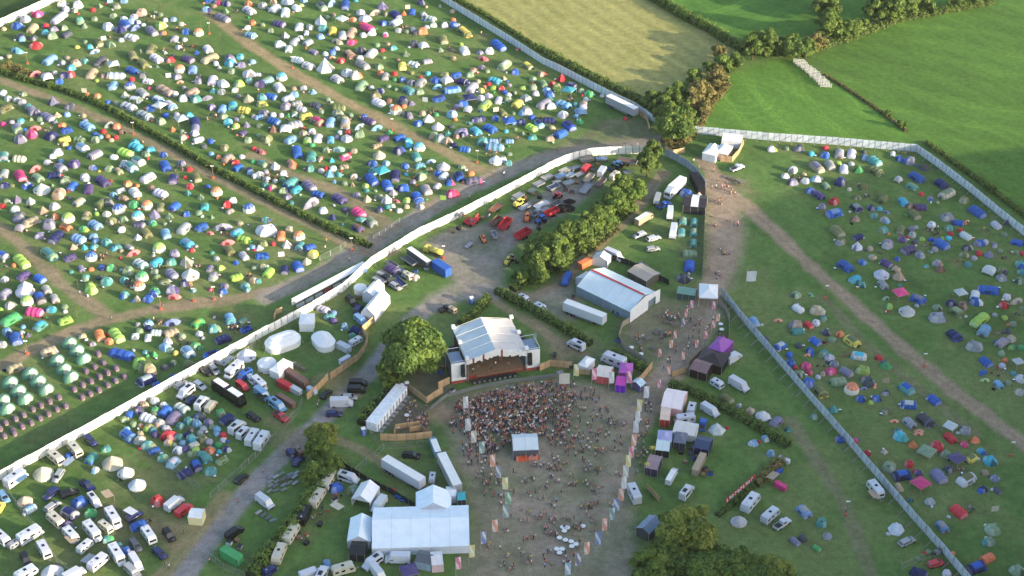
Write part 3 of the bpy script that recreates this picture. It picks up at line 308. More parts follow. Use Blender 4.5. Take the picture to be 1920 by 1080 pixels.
# worn ground and tracks: photo polyline, half width m, colour, strength
DIRT, SAND, GRAV, TARM = C3(.25,.185,.125), C3(.32,.225,.135), C3(.245,.215,.185), C3(.23,.215,.21)
TRACKS = [
    ('path', [(-40,705),(90,642),(180,606),(300,578),(430,562),(530,540)], 2.6, DIRT, .85),
    ('gravel_track', [(500,556),(600,512),(720,447),(800,397),(880,352),(960,316),(1030,294),(1090,282),(1200,272),(1240,264)], 3.9, GRAV, .95),
    ('path', [(388,22),(480,92),(560,142),(650,192),(750,243),(830,282),(895,318)], 2.7, SAND, .75),
    ('path', [(-30,140),(60,172),(150,205),(260,255),(400,332),(500,382),(600,432),(700,478),(740,470)], 2.0, DIRT, .75),
    ('path', [(470,292),(550,328),(630,358),(705,405),(740,425)], 2.3, DIRT, .7),
    ('path', [(-20,412),(30,450),(80,500),(130,545),(200,590)], 2.3, DIRT, .8),
    ('lane', [(840,560),(790,585),(748,625),(700,690),(600,790),(500,882),(440,950),(340,1085),(290,1150),(180,1290)], 3.1, TARM, .97),
    ('gravel_track', [(935,548),(1000,555),(1045,538),(1090,490),(1150,430),(1210,372),(1245,325)], 2.4, C3(.23,.18,.13), .85),
    ('path', [(905,545),(950,580),(1010,615),(1060,650),(1100,668)], 1.5, DIRT, .7),
    ('path', [(1320,300),(1350,345),(1400,385),(1500,480),(1600,570),(1700,660),(1800,742),(1960,862),(2160,1015)], 2.6, C3(.27,.20,.14), .95),
    ('path', [(1545,560),(1640,660),(1740,742),(1830,815)], 1.5, C3(.17,.15,.09), .55),
    ('path', [(1345,340),(1362,420),(1350,500),(1328,560),(1300,640),(1235,720),(1190,800)], 4.4, C3(.27,.205,.15), .85),
    ('path', [(1480,790),(1530,860),(1580,940),(1612,1020),(1640,1100),(1690,1250)], 2.1, C3(.17,.15,.095), .6),
    ('path', [(610,815),(660,835),(705,860),(735,885)], 1.6, DIRT, .7),
    ('path', [(300,1085),(360,1010),(400,960),(420,930)], 2.6, SAND, .5),
    ('path', [(740,735),(760,770),(780,800)], 4.0, C3(.15,.13,.095), .6),
]
TCLS = {}
for k, (nm, pts, hw, c, st) in enumerate(TRACKS):
    d0 = dist_line(pts); d = d0+edge*2.2*(1 if nm != 'lane' else .35); m = sst(-d, -hw*1.25, -hw*.6)*st*(.75+.5*n2)
    m = np.clip(m, 0, 1); blend(m, np.clip(1+.35*((n2-.5)+(n3-.5)+(streak-.5)*.6), .6, 1.4)[..., None]*c)
    if nm in ('path', 'gravel_track'):                                        # grass crown between wheel ruts
        blend(np.exp(-((d0-.95)/.5)**2)*(.2+.5*n2)*st*.6, c*1.22); blend(np.exp(-((d0-1.9)/.45)**2)*(.1+.5*n3)*st*.35, c*.62); blend(np.exp(-(d0/.5)**2)*sst(n2, .4, .6)*.3, C3(.12,.13,.06))
    CLS[(d < hw*.85) & (CLS == 0)] = 20+k
AREAS = [
    ('gravel_yard', [(795,455),(850,428),(900,420),(960,400),(1040,345),(1100,330),(1130,350),(1060,400),(1000,430),(955,470),(940,530),(950,560),(860,565),(800,590),(770,600),(800,555),(850,530),(830,500)], 2.0, GRAV*.95, .92),
    ('arena_ground', [(815,765),(850,742),(940,722),(1050,708),(1195,735),(1230,690),(1290,600),(1330,570),(1352,585),(1320,650),(1255,720),(1215,760),(1195,860),(1190,950),(1195,1180),(1150,1260),(900,1260),(855,1150),(885,960),(850,840)], 3.0, C3(.27,.215,.165), .76),
    ('path', [(1320,340),(1360,330),(1395,400),(1390,470),(1370,540),(1330,545),(1322,450)], 3.5, C3(.31,.23,.165), .78),
    ('gravel_yard', [(932,538),(1000,560),(1045,540),(1075,530),(1092,556),(1078,600),(1040,600),(990,572)], 2.5, GRAV, .75),
    ('path', [(985,590),(1015,600),(1060,640),(1085,680),(1055,695),(1030,660)], 3.0, DIRT, .6),
    ('path', [(745,735),(800,760),(812,818),(745,815),(720,800)], 2.0, C3(.14,.12,.09), .7),
    ('path', [(1170,600),(1240,560),(1330,570),(1300,650),(1220,680),(1165,650)], 3.0, C3(.16,.14,.10), .7),
    ('path', [(1130,225),(1205,222),(1240,262),(1150,278),(1060,285),(1000,292),(1080,262)], 3.0, C3(.17,.135,.10), .6),
    ('path', [(770,680),(840,700),(850,735),(810,750),(765,728)], 2.0, C3(.15,.13,.10), .75),
]
for k, (nm, pts, soft, c, st) in enumerate(AREAS):
    m = poly_mask(pts, soft); m = np.clip(m*st*(.62+.76*n2)+m*edge*.5, 0, 1)
    blend(m, np.clip(1+.3*((n2-.5)+(n3-.5)*1.3+(n1-.5)*.8), .6, 1.4)[..., None]*c)
    CLS[(m > .42) & ((CLS == 0) | (CLS >= 20))] = 50+k
# lighter worn grass in the lower camps, dark boggy patch, sandy verge of the lane
for (x, y, r, c, s) in [(300,900,16,C3(.15,.13,.075),.5),(230,1000,18,C3(.14,.12,.07),.55),(340,990,10,SAND,.5),(560,830,8,SAND,.55),(640,720,9,SAND,.5),(520,790,6,SAND,.5),(1060,392,4,C3(.03,.027,.022),.8),
        (820,330,7,SAND,.6),(800,380,6,SAND,.55),(700,440,8,DIRT,.5),(560,470,7,DIRT,.4),(900,320,6,SAND,.55),(1110,655,12,C3(.15,.125,.09),.4),(1100,440,6,SAND,.35),(830,775,5,C3(.30,.19,.13),.6),(1380,350,9,DIRT,.5),(420,600,9,C3(.11,.10,.05),.4),(100,820,14,C3(.10,.095,.05),.4)]:
    p = P(x, y); d = np.hypot(GX-p.x, GY-p.y)+edge*r*1.4; blend(sst(-d, -r*1.1, -r*.2)*s, np.clip(1+.4*(n3-.5), .6, 1.4)[..., None]*c)
# trampled, yellowed ground round the tents and the sitting groups
wear = np.zeros(GX.shape); wr = np.random.default_rng(5)
for (tx_, ty_), s_ in TILES.items():
    for e_ in s_.split(';'):
        f_ = e_.split(); p = P(tx_+float(f_[0])/4+wr.normal(0, 4), ty_+float(f_[1])/4+3+wr.normal(0, 2)); r = 2.0+float(f_[4])/45 if f_[2] != 'm' else 3.6; am = wr.uniform(.0, .55) if f_[2] != 'm' else .95
        i0, i1 = np.searchsorted(gx, [p.x-r*1.6, p.x+r*1.6]); j0, j1 = np.searchsorted(gy, [p.y-r*1.6, p.y+r*1.6])
        d = np.hypot(GX[j0:j1, i0:i1]-p.x, GY[j0:j1, i0:i1]-p.y); wear[j0:j1, i0:i1] = np.maximum(wear[j0:j1, i0:i1], am*sst(-d, -r*1.5, -r*.3))
blend(np.clip(wear*(.3+1.2*n2)*.5, 0, .6), np.clip(1+.5*((n2-.5)+(n3-.5)), .6, 1.4)[..., None]*C3(.165, .145, .068))
# height: flat valley floor, unseen steep hillside added past the right edge for shade
hw = .2909*(CP*GY+SP*H)+16
d_out = np.where(GY > 60, GX-hw, GX-75)
Hm = np.interp(GY, [-1500, 220, 420, 475, 515, 560], [90, 90, 46, 22, 6, 0])
GZ = Hm*sst(d_out, 0, 125)+(fbm(60, 71, 3)-.5)*10*sst(d_out, 30, 90)*sst(Hm, 0, 30)
CLS[(GZ > .5)] = 90
def ground_material():
    m = bpy.data.materials.new('grassland'); m.use_nodes = True; nt = m.node_tree; N = nt.nodes; L = nt.links; b = N['Principled BSDF']
    b.inputs['Roughness'].default_value = .92; b.inputs['Specular IOR Level'].default_value = .15
    at = N.new('ShaderNodeAttribute'); at.attribute_name = 'soil'
    tc = N.new('ShaderNodeTexCoord')
    def noise(s, d=5):
        z = N.new('ShaderNodeTexNoise'); z.inputs['Scale'].default_value = s; z.inputs['Detail'].default_value = d; z.inputs['Roughness'].default_value = .7; L.new(tc.outputs['Object'], z.inputs['Vector']); return z
    z1, z2 = noise(.55), noise(2.6, 3)
    v = N.new('ShaderNodeMath'); v.operation = 'ADD'; L.new(z1.outputs['Fac'], v.inputs[0]); L.new(z2.outputs['Fac'], v.inputs[1])
    mr = N.new('ShaderNodeMapRange'); mr.inputs[1].default_value = .7; mr.inputs[2].default_value = 1.3; mr.inputs[3].default_value = .62; mr.inputs[4].default_value = 1.36
    L.new(v.outputs[0], mr.inputs[0])
    hs = N.new('ShaderNodeHueSaturation'); L.new(at.outputs['Color'], hs.inputs['Color']); L.new(mr.outputs[0], hs.inputs['Value']); L.new(hs.outputs[0], b.inputs['Base Color'])
    bp = N.new('ShaderNodeBump'); bp.inputs['Strength'].default_value = .45; bp.inputs['Distance'].default_value = .22
    L.new(z2.outputs['Fac'], bp.inputs['Height']); L.new(bp.outputs[0], b.inputs['Normal'])
    return m
M['ground'] = ground_material()
def ground_parts():
    VX = np.stack([GX, GY, GZ], -1).reshape(-1, 3); VC = np.concatenate([col, np.ones(GX.shape+(1,))], -1).reshape(-1, 4)
    idx = np.arange(nx*ny).reshape(ny, nx)
    Q = np.stack([idx[:-1, :-1], idx[:-1, 1:], idx[1:, 1:], idx[1:, :-1]], -1).reshape(-1, 4)
    cls = CLS[:-1, :-1].reshape(-1)
    names = {0: 'ground', 90: 'shade_hill'}
    for k, f in enumerate(FIELDS): names[1+k] = f[0]
    for k, f in enumerate(TRACKS): names[20+k] = f[0]
    for k, f in enumerate(AREAS): names[50+k] = f[0]
    for c in np.unique(cls):
        q = Q[cls == c]; used, inv = np.unique(q.reshape(-1), return_inverse=True)
        me = bpy.data.meshes.new(names[c]); n = len(q)
        me.vertices.add(len(used)); me.vertices.foreach_set('co', VX[used].reshape(-1).astype(np.float32))
        me.loops.add(n*4); me.loops.foreach_set('vertex_index', inv.astype(np.int32).reshape(-1))
        me.polygons.add(n); me.polygons.foreach_set('loop_start', np.arange(0, n*4, 4, dtype=np.int32))
        a = me.attributes.new('soil', 'FLOAT_COLOR', 'POINT'); a.data.foreach_set('color', VC[used].reshape(-1).astype(np.float32))
        me.materials.append(M['ground']); me.update()
        if c == 90: me.polygons.foreach_set('use_smooth', [True]*n)
        struct(obj(names[c], me))
ground_parts()
# ------------------------------------------------------------------ fences
def world_line(pts): return [P(x, y) for x, y in pts]
def resample(W, step):
    out = []; 
    for a, b in zip(W[:-1], W[1:]):
        n = max(1, round((b-a).length/step))
        out += [(a.lerp(b, k/n), a.lerp(b, (k+1)/n)) for k in range(n)]
    return out
M['seam'] = mat('panel_joint', (.16, .165, .17), rough=.6)
def panel_mesh(name, h, th, m, rib=0.0, battens=0, hole=False):
    b = MB(); b.box(0, .94, -th/2, th/2, 0.03, h); b.box(.94, 1.0, -th/2-.03, th/2+.03, 0, h+.04, 1)
    if rib:
        for k in range(5): x = .1+k*.2; b.box(x-.03, x+.03, -th/2-rib, th/2+rib, .03, h-.02)
    for k in range(battens):
        z = h*(.15+.7*k/max(1, battens-1)); b.box(0.02, .965, -th/2-.05, th/2+.05, z-.06, z+.06)
    return b.build(name, [M[m], M['seam']])
def fence(pts, h, step, label, pm, color=(.75,.75,.75), brace=0, th=.06, name='hoarding_fence', cat='fence', short='hoarding fence', cj=.05, post=False, bmesh_=None, blen=2.2):
    W = world_line(pts); root = obj(name, None, loc=W[0]); root.empty_display_size = .5
    for k, (a, b) in enumerate(resample(W, step)):
        d = b-a; rz = math.atan2(d.y, d.x); hz = random.uniform(-.05, .05)
        o = obj('panel', pm, root, jit(color, cj), a-W[0], rz, (d.length, 1, 1+hz*.4)); o.rotation_euler.x = random.uniform(-.02, .02)
        if brace:
            n = Vector((-d.y, d.x, 0)).normalized()*brace
            if k % 2 == 0:
                if bmesh_ is None: bmesh_ = MB().bar((0, 0, 0), (1, 0, 1), .05).build('brace', M['steel'])
                p = obj('brace', bmesh_, root, None, a-W[0]+n*blen, math.atan2(-n.y, -n.x), (blen, 1, h*.85))
        if post:
            obj('post', post, root, None, a-W[0], rz)
    thing(root, label, cat, short); return root
STEELPM = panel_mesh('panel', 2.9, .05, 'hoarding', rib=.02)
WHITEPM = panel_mesh('panel', 3.0, .06, 'hoarding', rib=.012)
PLYPM = panel_mesh('panel', 2.4, .04, 'plywood', battens=2)
PLYLOW = panel_mesh('panel', 1.9, .04, 'plywood', battens=2)
WH, BLG = lin(236, 234, 228), lin(196, 206, 214)
fence([(-30,63),(0,50),(112,0),(150,-16)], 3, 2.2, 'white hoarding fence cutting off the top left corner field', WHITEPM, WH, 1)
fence([(790,-20),(825,0),(960,83),(1017,120),(1065,143),(1120,172),(1192,207),(1232,235)], 3, 2.0, 'long pale steel hoarding fence between the upper camp and the hay field', STEELPM, BLG, 1)
fence([(1297,250),(1440,263),(1560,271),(1640,278),(1718,285),(1760,315),(1815,357),(1870,402),(1960,474),(2130,612)], 3, 1.9, 'pale steel hoarding fence along the top of the right camp, with one corner', STEELPM, BLG, -1)
fence([(-190,1010),(-40,924),(0,901),(175,806),(330,720),(480,638),(587,581),(645,546),(697,497),(785,443),(855,411),(960,357),(1042,313),(1075,300),(1110,292),(1160,289),(1212,288)], 3, 2.4, 'longest bright white hoarding fence running diagonally past the vehicle yard', WHITEPM, WH, -1)
fence([(1352,553),(1395,606),(1440,658),(1510,740),(1576,816),(1640,891),(1710,973),(1770,1040),(1812,1090),(1850,1140),(1960,1275)], 3, 2.1, 'grey steel hoarding fence with long stays beside the right camp', STEELPM, lin(176,188,198), -1, blen=3.2)
fence([(1246,292),(1270,303),(1292,317),(1310,334),(1322,354)], 2.8, 2.0, 'short blue grey steel fence curving beside the black container', STEELPM, lin(150,165,178), 0)
for pts, lab, low in [
    ([(576,751),(596,733),(616,712)], 'plywood fence beside the shipping containers', 0),
    ([(620,712),(645,694),(672,675),(684,658),(690,640),(679,624),(700,606)], 'winding plywood fence between the lane and the oval tents', 0),
    ([(745,706),(757,692)], 'stub of plywood fence by the blue toilet cabin', 0),
    ([(765,731),(783,744),(800,757)], 'plywood fence running from the toilet block to the barrier', 0),
    ([(800,757),(815,747),(831,737)], 'plywood fence just below the stage side', 0),
    ([(822,729),(844,719)], 'short plywood fence against the stage wing', 0),
    ([(713,826),(745,827),(780,825),(811,821)], 'long plywood wall in front of the pen below the toilets', 0),
    ([(739,820),(742,806),(765,802),(789,799)], 'bent plywood wall at the back of the pen', 1),
    ([(768,811),(790,807),(806,817)], 'inner plywood wall of the pen', 1),
    ([(1012,696),(1032,687),(1073,691)], 'plywood fence with round holes behind the stage barrier', 0),
    ([(1084,701),(1107,704)], 'plywood fence between two white flags', 1),
    ([(1184,730),(1202,716),(1223,690)], 'plywood fence beside the purple stall', 0),
    ([(1259,707),(1290,697)], 'plywood fence at the end of the dark hedge', 1),
    ([(1292,686),(1317,663)], 'plywood fence behind the black gazebos', 1),
    ([(1394,272),(1385,290),(1372,305),(1350,303)], 'curved plywood fence round the bar at the gate', 0),
    ([(1246,282),(1262,290),(1284,286)], 'brown plywood fence by the gate tree', 1),
    ([(1212,916),(1224,929),(1237,943)], 'leaning plywood board near the motorhome', 1),
    ([(514,602),(518,590),(530,585)], 'plywood fence at the end of the white roofed strip', 1),
    ([(1193,212),(1212,225),(1218,245)], 'plywood fence by the long trailer at the gate tree', 1)]:
    fence(pts, 2.4, 2.2, lab, PLYLOW if low else PLYPM, cat='fence', name='plywood_fence', short='plywood fence')
GREYPM = panel_mesh('panel', 2.0, .05, 'hoarding', battens=2)
fence([(1212,682),(1190,668),(1172,657),(1160,636),(1167,613),(1180,605)], 2, 2, 'grey board fence curving round the beer garden', GREYPM, lin(150,140,128), name='board_fence', short='board fence')
fence([(1346,570),(1360,583),(1367,600),(1367,625),(1366,652)], 2, 2, 'grey board fence curving beside the purple gazebo', GREYPM, lin(150,140,128), name='board_fence', short='board fence')
BARPM = MB()
BARPM.bar((0,0,1.2),(.97,0,1.2),.035).bar((0,0,.1),(.97,0,.1),.035)
for k in range(7): BARPM.bar((k/6.2,0,.1),(k/6.2,0,1.2),.02)
BARPM.box(0,.97,-.02,.02,.15,1.0); BARPM.box(0,.97,.05,.9,.0,.06)
BARPM = BARPM.build('panel', M['steel'])
fence([(809,768),(824,755),(838,744),(866,737),(896,729),(947,719),(1000,712),(1048,706)], 1.2, 1.2, 'steel crowd barrier in front of the stage', BARPM, name='crowd_barrier', cat='barrier', short='steel crowd barrier')
HER = MB()
HER.bar((.01,0,.1),(.01,0,2.0),.03).bar((.98,0,.1),(.98,0,2.0),.03).bar((0,0,2.0),(.99,0,2.0),.03).bar((0,0,.15),(.99,0,.15),.03)
for k in range(1, 12): HER.bar((k/12,0,.15),(k/12,0,2.0),.006, 3)
for k in range(1, 5): HER.bar((0,0,.15+k*.37),(.99,0,.15+k*.37),.006, 3)
HER = HER.build('panel', M['steel'])
for pts, lab in [
    ([(232,818),(300,860),(352,905),(376,918)], 'wire mesh fence along the edge of the tent enclosure'),
    ([(395,935),(440,895),(480,858),(520,820)], 'double wire mesh fence beside the lane'),
    ([(5,912),(40,960),(80,1010),(110,1060),(140,1085)], 'wire mesh fence between the caravan plots'),
    ([(705,806),(695,818),(712,838)], 'wire mesh fence at the corner of the toilet block'),
    ([(703,858),(720,842),(760,840),(806,836)], 'wire mesh fence below the plywood wall'),
    ([(668,887),(688,870)], 'wire mesh gate by the white camper'),
    ([(390,1045),(420,1068),(460,1085)], 'wire mesh fence behind the green container'),
    ([(1688,1080),(1690,1068),(1730,1050),(1772,1034)], 'wire mesh fence joining the grey hoarding'),
    ([(535,800),(560,775),(568,755)], 'wire mesh fence beside the brown container'),
    ([(700,452),(735,430),(750,418)], 'wire mesh fence closing off the end of the hedge track'),
    ([(600,490),(640,470),(648,462)], 'wire mesh fence by the sandy corner'),
    ([(440,680),(480,650)], 'wire mesh fence behind the white bell tent')]:
    fence(pts, 2, 3.4, lab, HER, name='mesh_fence', cat='fence', short='wire mesh fence')
GREENPM = panel_mesh('panel', 2.0, .03, 'hoarding')
fence([(1322,405),(1320,440),(1318,480),(1316,524)], 2, 2.5, 'green scrim fence beside the row of teal tents', GREENPM, lin(64,92,70), brace=1, name='scrim_fence', short='green scrim fence')
fence([(645,878),(690,905),(740,930),(780,955)], 2, 2.5, 'black scrim fence behind the small white marquee', GREENPM, lin(40,46,44), name='scrim_fence', short='black scrim fence')
fence([(1148,488),(1180,498),(1215,515),(1255,535)], 1.8, 2.5, 'dark scrim fence behind the barn marquee', GREENPM, lin(48,46,44), name='scrim_fence', short='dark scrim fence')

# ------------------------------------------------------------------ trees and hedges
def leaf_quads(cent, nrm, size, r):
    n = len(cent)
    nrm = nrm+r.normal(0, .55, (n, 3)); nrm /= np.linalg.norm(nrm, axis=1, keepdims=True)+1e-9
    up = r.normal(0, 1, (n, 3)); a = np.cross(nrm, up); a /= np.linalg.norm(a, axis=1, keepdims=True)+1e-9; b = np.cross(nrm, a)
    s = size*(.6+.8*r.random((n, 1))); 
    return np.stack([cent-a*s-b*s*.6, cent+a*s*.25-b*s*.9, cent+a*s+b*s*.5, cent-a*s*.3+b*s*.9], 1)
def crown(seed, w, h, z0, lobes, nleaf, size, m='leaf', squash=1.0, lean=(0, 0)):
    r = np.random.default_rng(seed); V = []; T = []
    k = 0; pts = []
    while k < lobes:
        p = r.uniform(-1, 1, 3); q = np.linalg.norm(p)
        if q > 1 or q < .35: continue
        zz = .5+.5*p[2]; rad = .13+.20*r.random()
        taper = (1-.35*abs(zz-.42)*1.3)*r.uniform(.8, 1.22)
        pts.append((p[0]*w*.5*taper*(1-rad*.6)+lean[0]*zz, p[1]*w*.5*taper*(1-rad*.6)*squash+lean[1]*zz, z0+zz*h*(1-rad*.3), rad*w*.5*(.8+.4*r.random()), r.random())); k += 1
    for (x, y, z, rad, tone) in pts:
        n = int(nleaf*(rad/(w*.115))**2/lobes*1.1)+6
        d = r.normal(0, 1, (n, 3)); d /= np.linalg.norm(d, axis=1, keepdims=True); d[:, 2] = np.where(d[:, 2] < -.3, -d[:, 2], d[:, 2])
        rr = rad*(.72+.42*r.random((n, 1)))
        c = np.array([x, y, z])+d*rr*np.array([1, 1, .8])
        V.append(leaf_quads(c, d+np.array([0, 0, .35]), size, r)); T.append(np.clip(tone*.7+.45*r.random(n)-.1, 0, 1))
    return quads_mesh('crown', np.concatenate(V), M[m], np.concatenate(T))
def trunk(seed, h, rad, spread, z1, limbs=6):
    r = random.Random(seed); b = MB(); p = Vector((0, 0, -.1)); q = Vector((r.uniform(-.2, .2), r.uniform(-.2, .2), h))
    vs_ = []; n = 8
    for k, (z, rr) in enumerate([(-.1, rad*1.5), (.5, rad*1.05), (h*.6, rad*.8), (h, rad*.62)]):
        c = p.lerp(q, max(0, z)/h); vs_ += [(c.x+rr*math.cos(2*math.pi*i/n), c.y+rr*math.sin(2*math.pi*i/n), z) for i in range(n)]
    b.add(vs_, [(k*n+i, k*n+(i+1) % n, (k+1)*n+(i+1) % n, (k+1)*n+i) for k in range(3) for i in range(n)])
    for k in range(limbs):
        t = 2*math.pi*(k+r.random()*.6)/limbs; s = Vector((q.x, q.y, h*r.uniform(.75, 1))); e = Vector((math.cos(t)*spread*r.uniform(.5, .9), math.sin(t)*spread*r.uniform(.5, .9), z1*r.uniform(.7, 1)))
        mid = s.lerp(e, .5)+Vector((0, 0, r.uniform(.2, .8)))
        b.bar(s, mid, rad*.42, 6); b.bar(mid, e, rad*.22, 5)
    return b.build('trunk', M['bark'], True)
TREE = {}
def tree_kind(k, cw, ch, z0, lobes, nleaf, size, m='leaf', th=None, tr=None, squash=1.0):
    TREE[k] = (crown(sum(map(ord, k)), cw, ch, z0, lobes, nleaf, size, m, squash), trunk(sum(map(ord, k)), th or z0+ch*.35, tr or cw*.03, cw*.36, z0+ch*.7))
tree_kind('oak', 15, 10, 2.4, 92, 17000, .36)
tree_kind('oakb', 13, 9, 1.6, 78, 13000, .36)
tree_kind('ash', 8, 7.5, 1.5, 46, 5200, .33)
tree_kind('ashb', 8, 8.5, 1.2, 44, 5200, .33)
tree_kind('bush', 5, 3.6, .2, 28, 2200, .27)
tree_kind('bushb', 5, 3.2, .2, 26, 2000, .27)
tree_kind('lime', 14, 10, 1.4, 84, 15000, .34, 'leaf_lime_lit')
tree_kind('dry', 6, 5.0, .4, 26, 1500, .30, 'leaf_dry')
tree_kind('dryb', 5, 3.2, .2, 24, 1300, .26, 'leaf_dry')
def tree(k, px, py, s, label, name='tree', sz=None, cat='tree', short=None):
    root = obj(name, None, loc=P(px, py), rz=random.uniform(0, 6.28)); root.empty_display_size = .5; root.scale = (s, s, sz or s)
    obj('trunk', TREE[k][1], root); obj('crown', TREE[k][0], root)
    return thing(root, label, cat, short or name.replace('_', ' '))
tree('oak', 776, 698, 1.22, 'largest spreading broadleaf tree, between the lane and the stage', 'broadleaf_tree')
tree('ashb', 735, 724, 1.05, 'small tree at the roadside below the largest spreading tree', 'broadleaf_tree', cat='tree')
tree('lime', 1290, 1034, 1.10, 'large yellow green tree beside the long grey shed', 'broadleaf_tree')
for x, y, k, s, l in [(1030,500,'oakb',.92,'broad round tree at the lower end of the yard tree belt'),(1085,468,'ash',1.05,'tree in the yard belt behind the yellow digger'),(1118,440,'ashb',.95,'tree midway along the yard belt'),
        (1150,405,'ash',1.0,'tree in the yard belt beside the dirt track'),(1180,390,'ashb',.75,'low lime green tree at the track edge of the belt'),(1165,372,'ash',.85,'tree towards the upper end of the yard belt'),
        (1100,450,'ash',1.0,'tree in the yard belt above the sandy verge'),(1060,470,'ashb',1.0,'tree in the yard belt nearest the spoil heap'),(1135,425,'bush',1.4,'bushy growth midway in the yard belt'),(1195,372,'bush',1.4,'lime bush at the top end of the yard belt'),(1000,505,'bush',1.5,'bush under the round tree of the yard belt'),(1170,395,'bushb',1.4,'bush on the track side of the yard belt'),
        (1355,135,'bush',1.5,'bush where the scrub meets the far hedge'),(1340,165,'dry',1.2,'tall straw coloured bush in the scrub strip'),(1310,185,'dry',1.3,'straw coloured thicket in the scrub strip'),(1300,160,'bush',1.4,'dark thicket beside the hay field'),(1268,185,'bush',1.4,'dark thicket at the foot of the hay field'),(1285,215,'bushb',1.4,'thicket just above the gate tree'),(1255,222,'bush',1.3,'thicket between hoarding end and gate tree'),(1240,205,'bushb',1.3,'thicket at the hoarding bend'),(1320,205,'dryb',1.3,'pale thicket at the small pasture edge'),
        (1425,95,'bush',1.6,'bush in front of the far hedge corner'),(1465,98,'bushb',1.6,'bush between two far hedge trees'),(1525,98,'dry',1.2,'golden bush near the stacked barriers'),(1570,72,'bush',1.5,'bush under the tall far trees'),(1610,60,'bushb',1.5,'bush beside the golden far tree'),(1655,35,'ash',.9,'rounded tree under the top edge'),(1545,20,'ashb',1.0,'tree cut by the top edge'),(1715,18,'ashb',.8,'tree cut by the top edge near the field'),
        (1010,530,'bush',1.3,'dark bush under the lower end of the yard belt'),(975,530,'bushb',1.1,'dark bush at the foot of the yard belt beside the track'),(1055,505,'bush',1.1,'bush filling the yard belt beside the dirt track'),(1120,400,'bushb',1.0,'bush on the yard side of the tree belt'),
        (1266,262,'oakb',.80,'tall dark tree at the gate between the fences'),(1240,232,'ash',.7,'tree behind the gate tree by the hoarding end'),(1285,245,'ashb',.75,'tree at the corner of the small pasture'),(1225,300,'ash',.62,'tree inside the white fence by the gate'),(1212,332,'ashb',.8,'lime green tree beside the upper vehicle park'),
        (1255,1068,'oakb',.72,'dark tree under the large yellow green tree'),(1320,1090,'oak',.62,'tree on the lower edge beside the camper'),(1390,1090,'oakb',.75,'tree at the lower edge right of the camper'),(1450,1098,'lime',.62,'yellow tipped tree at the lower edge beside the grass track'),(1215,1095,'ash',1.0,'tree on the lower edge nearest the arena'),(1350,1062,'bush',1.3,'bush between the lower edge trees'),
        (1410,112,'ash',.9,'tree in the far hedge below the green pasture'),(1440,108,'ashb',.95,'round tree in the far hedge corner'),(1485,108,'oakb',.62,'dark tree beside the stacked white barriers'),(1510,108,'ash',.75,'pale tree behind the stacked white barriers'),
        (1548,78,'ashb',1.05,'tall tree in the far hedge'),(1548,40,'ash',1.15,'tallest tree in the far hedge near the top edge'),(1590,72,'oakb',.55,'round golden tree in the far hedge'),(1640,42,'ash',.95,'tree in the far hedge under the top edge'),(1672,40,'ashb',.95,'tree beside the dark gap of the far hedge'),(1700,30,'ash',.9,'tree in the far hedge nearer the right field'),(1735,26,'bush',1.4,'bush closing the far hedge'),(1790,18,'bushb',1.4,'bush near the end of the far hedge'),(1830,10,'bush',1.1,'last low bush of the far hedge'),
        (1375,128,'bush',1.3,'bush at the inner corner of the hay field'),(1350,112,'dry',1.0,'dry bush at the hay field corner'),(1345,150,'dry',1.1,'dry bush in the scrub strip'),(1325,180,'dryb',1.3,'straw coloured bush beside the small pasture'),(1300,200,'dry',.9,'straw coloured bush above the gate tree'),(1290,172,'bushb',1.1,'green bush among the scrub'),(1272,200,'bush',1.1,'green bush above the gate tree'),(1330,135,'bush',.9,'small bush at the scrub top'),(1250,195,'bushb',1.2,'bush below the hay field'),(1225,192,'bush',1.0,'bush between the hay field and the hoarding'),
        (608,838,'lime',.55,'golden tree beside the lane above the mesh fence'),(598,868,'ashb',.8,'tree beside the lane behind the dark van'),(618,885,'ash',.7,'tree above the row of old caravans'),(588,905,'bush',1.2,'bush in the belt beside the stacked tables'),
        (1664,217,'bushb',.6,'small dark bush on the dry bank'),(1690,240,'bush',.6,'small dark bush at the lower end of the bank'),(1860,360,'bush',.55,'round bush outside the right fence corner'),(1905,395,'bushb',.45,'small bush outside the right fence')]:
    big = k in ('oak', 'oakb', 'ash', 'ashb', 'lime'); s *= ((1.12 if y > 350 else 1.3) if y < 560 else 1.15) if big else 1.15; dry = k in ('dry', 'dryb')
    tree(k, x, y, s, l, 'broadleaf_tree' if big else ('dry_bush' if dry else 'bush'), cat='tree' if big else 'bush', sz=s*random.uniform(.9, 1.1))

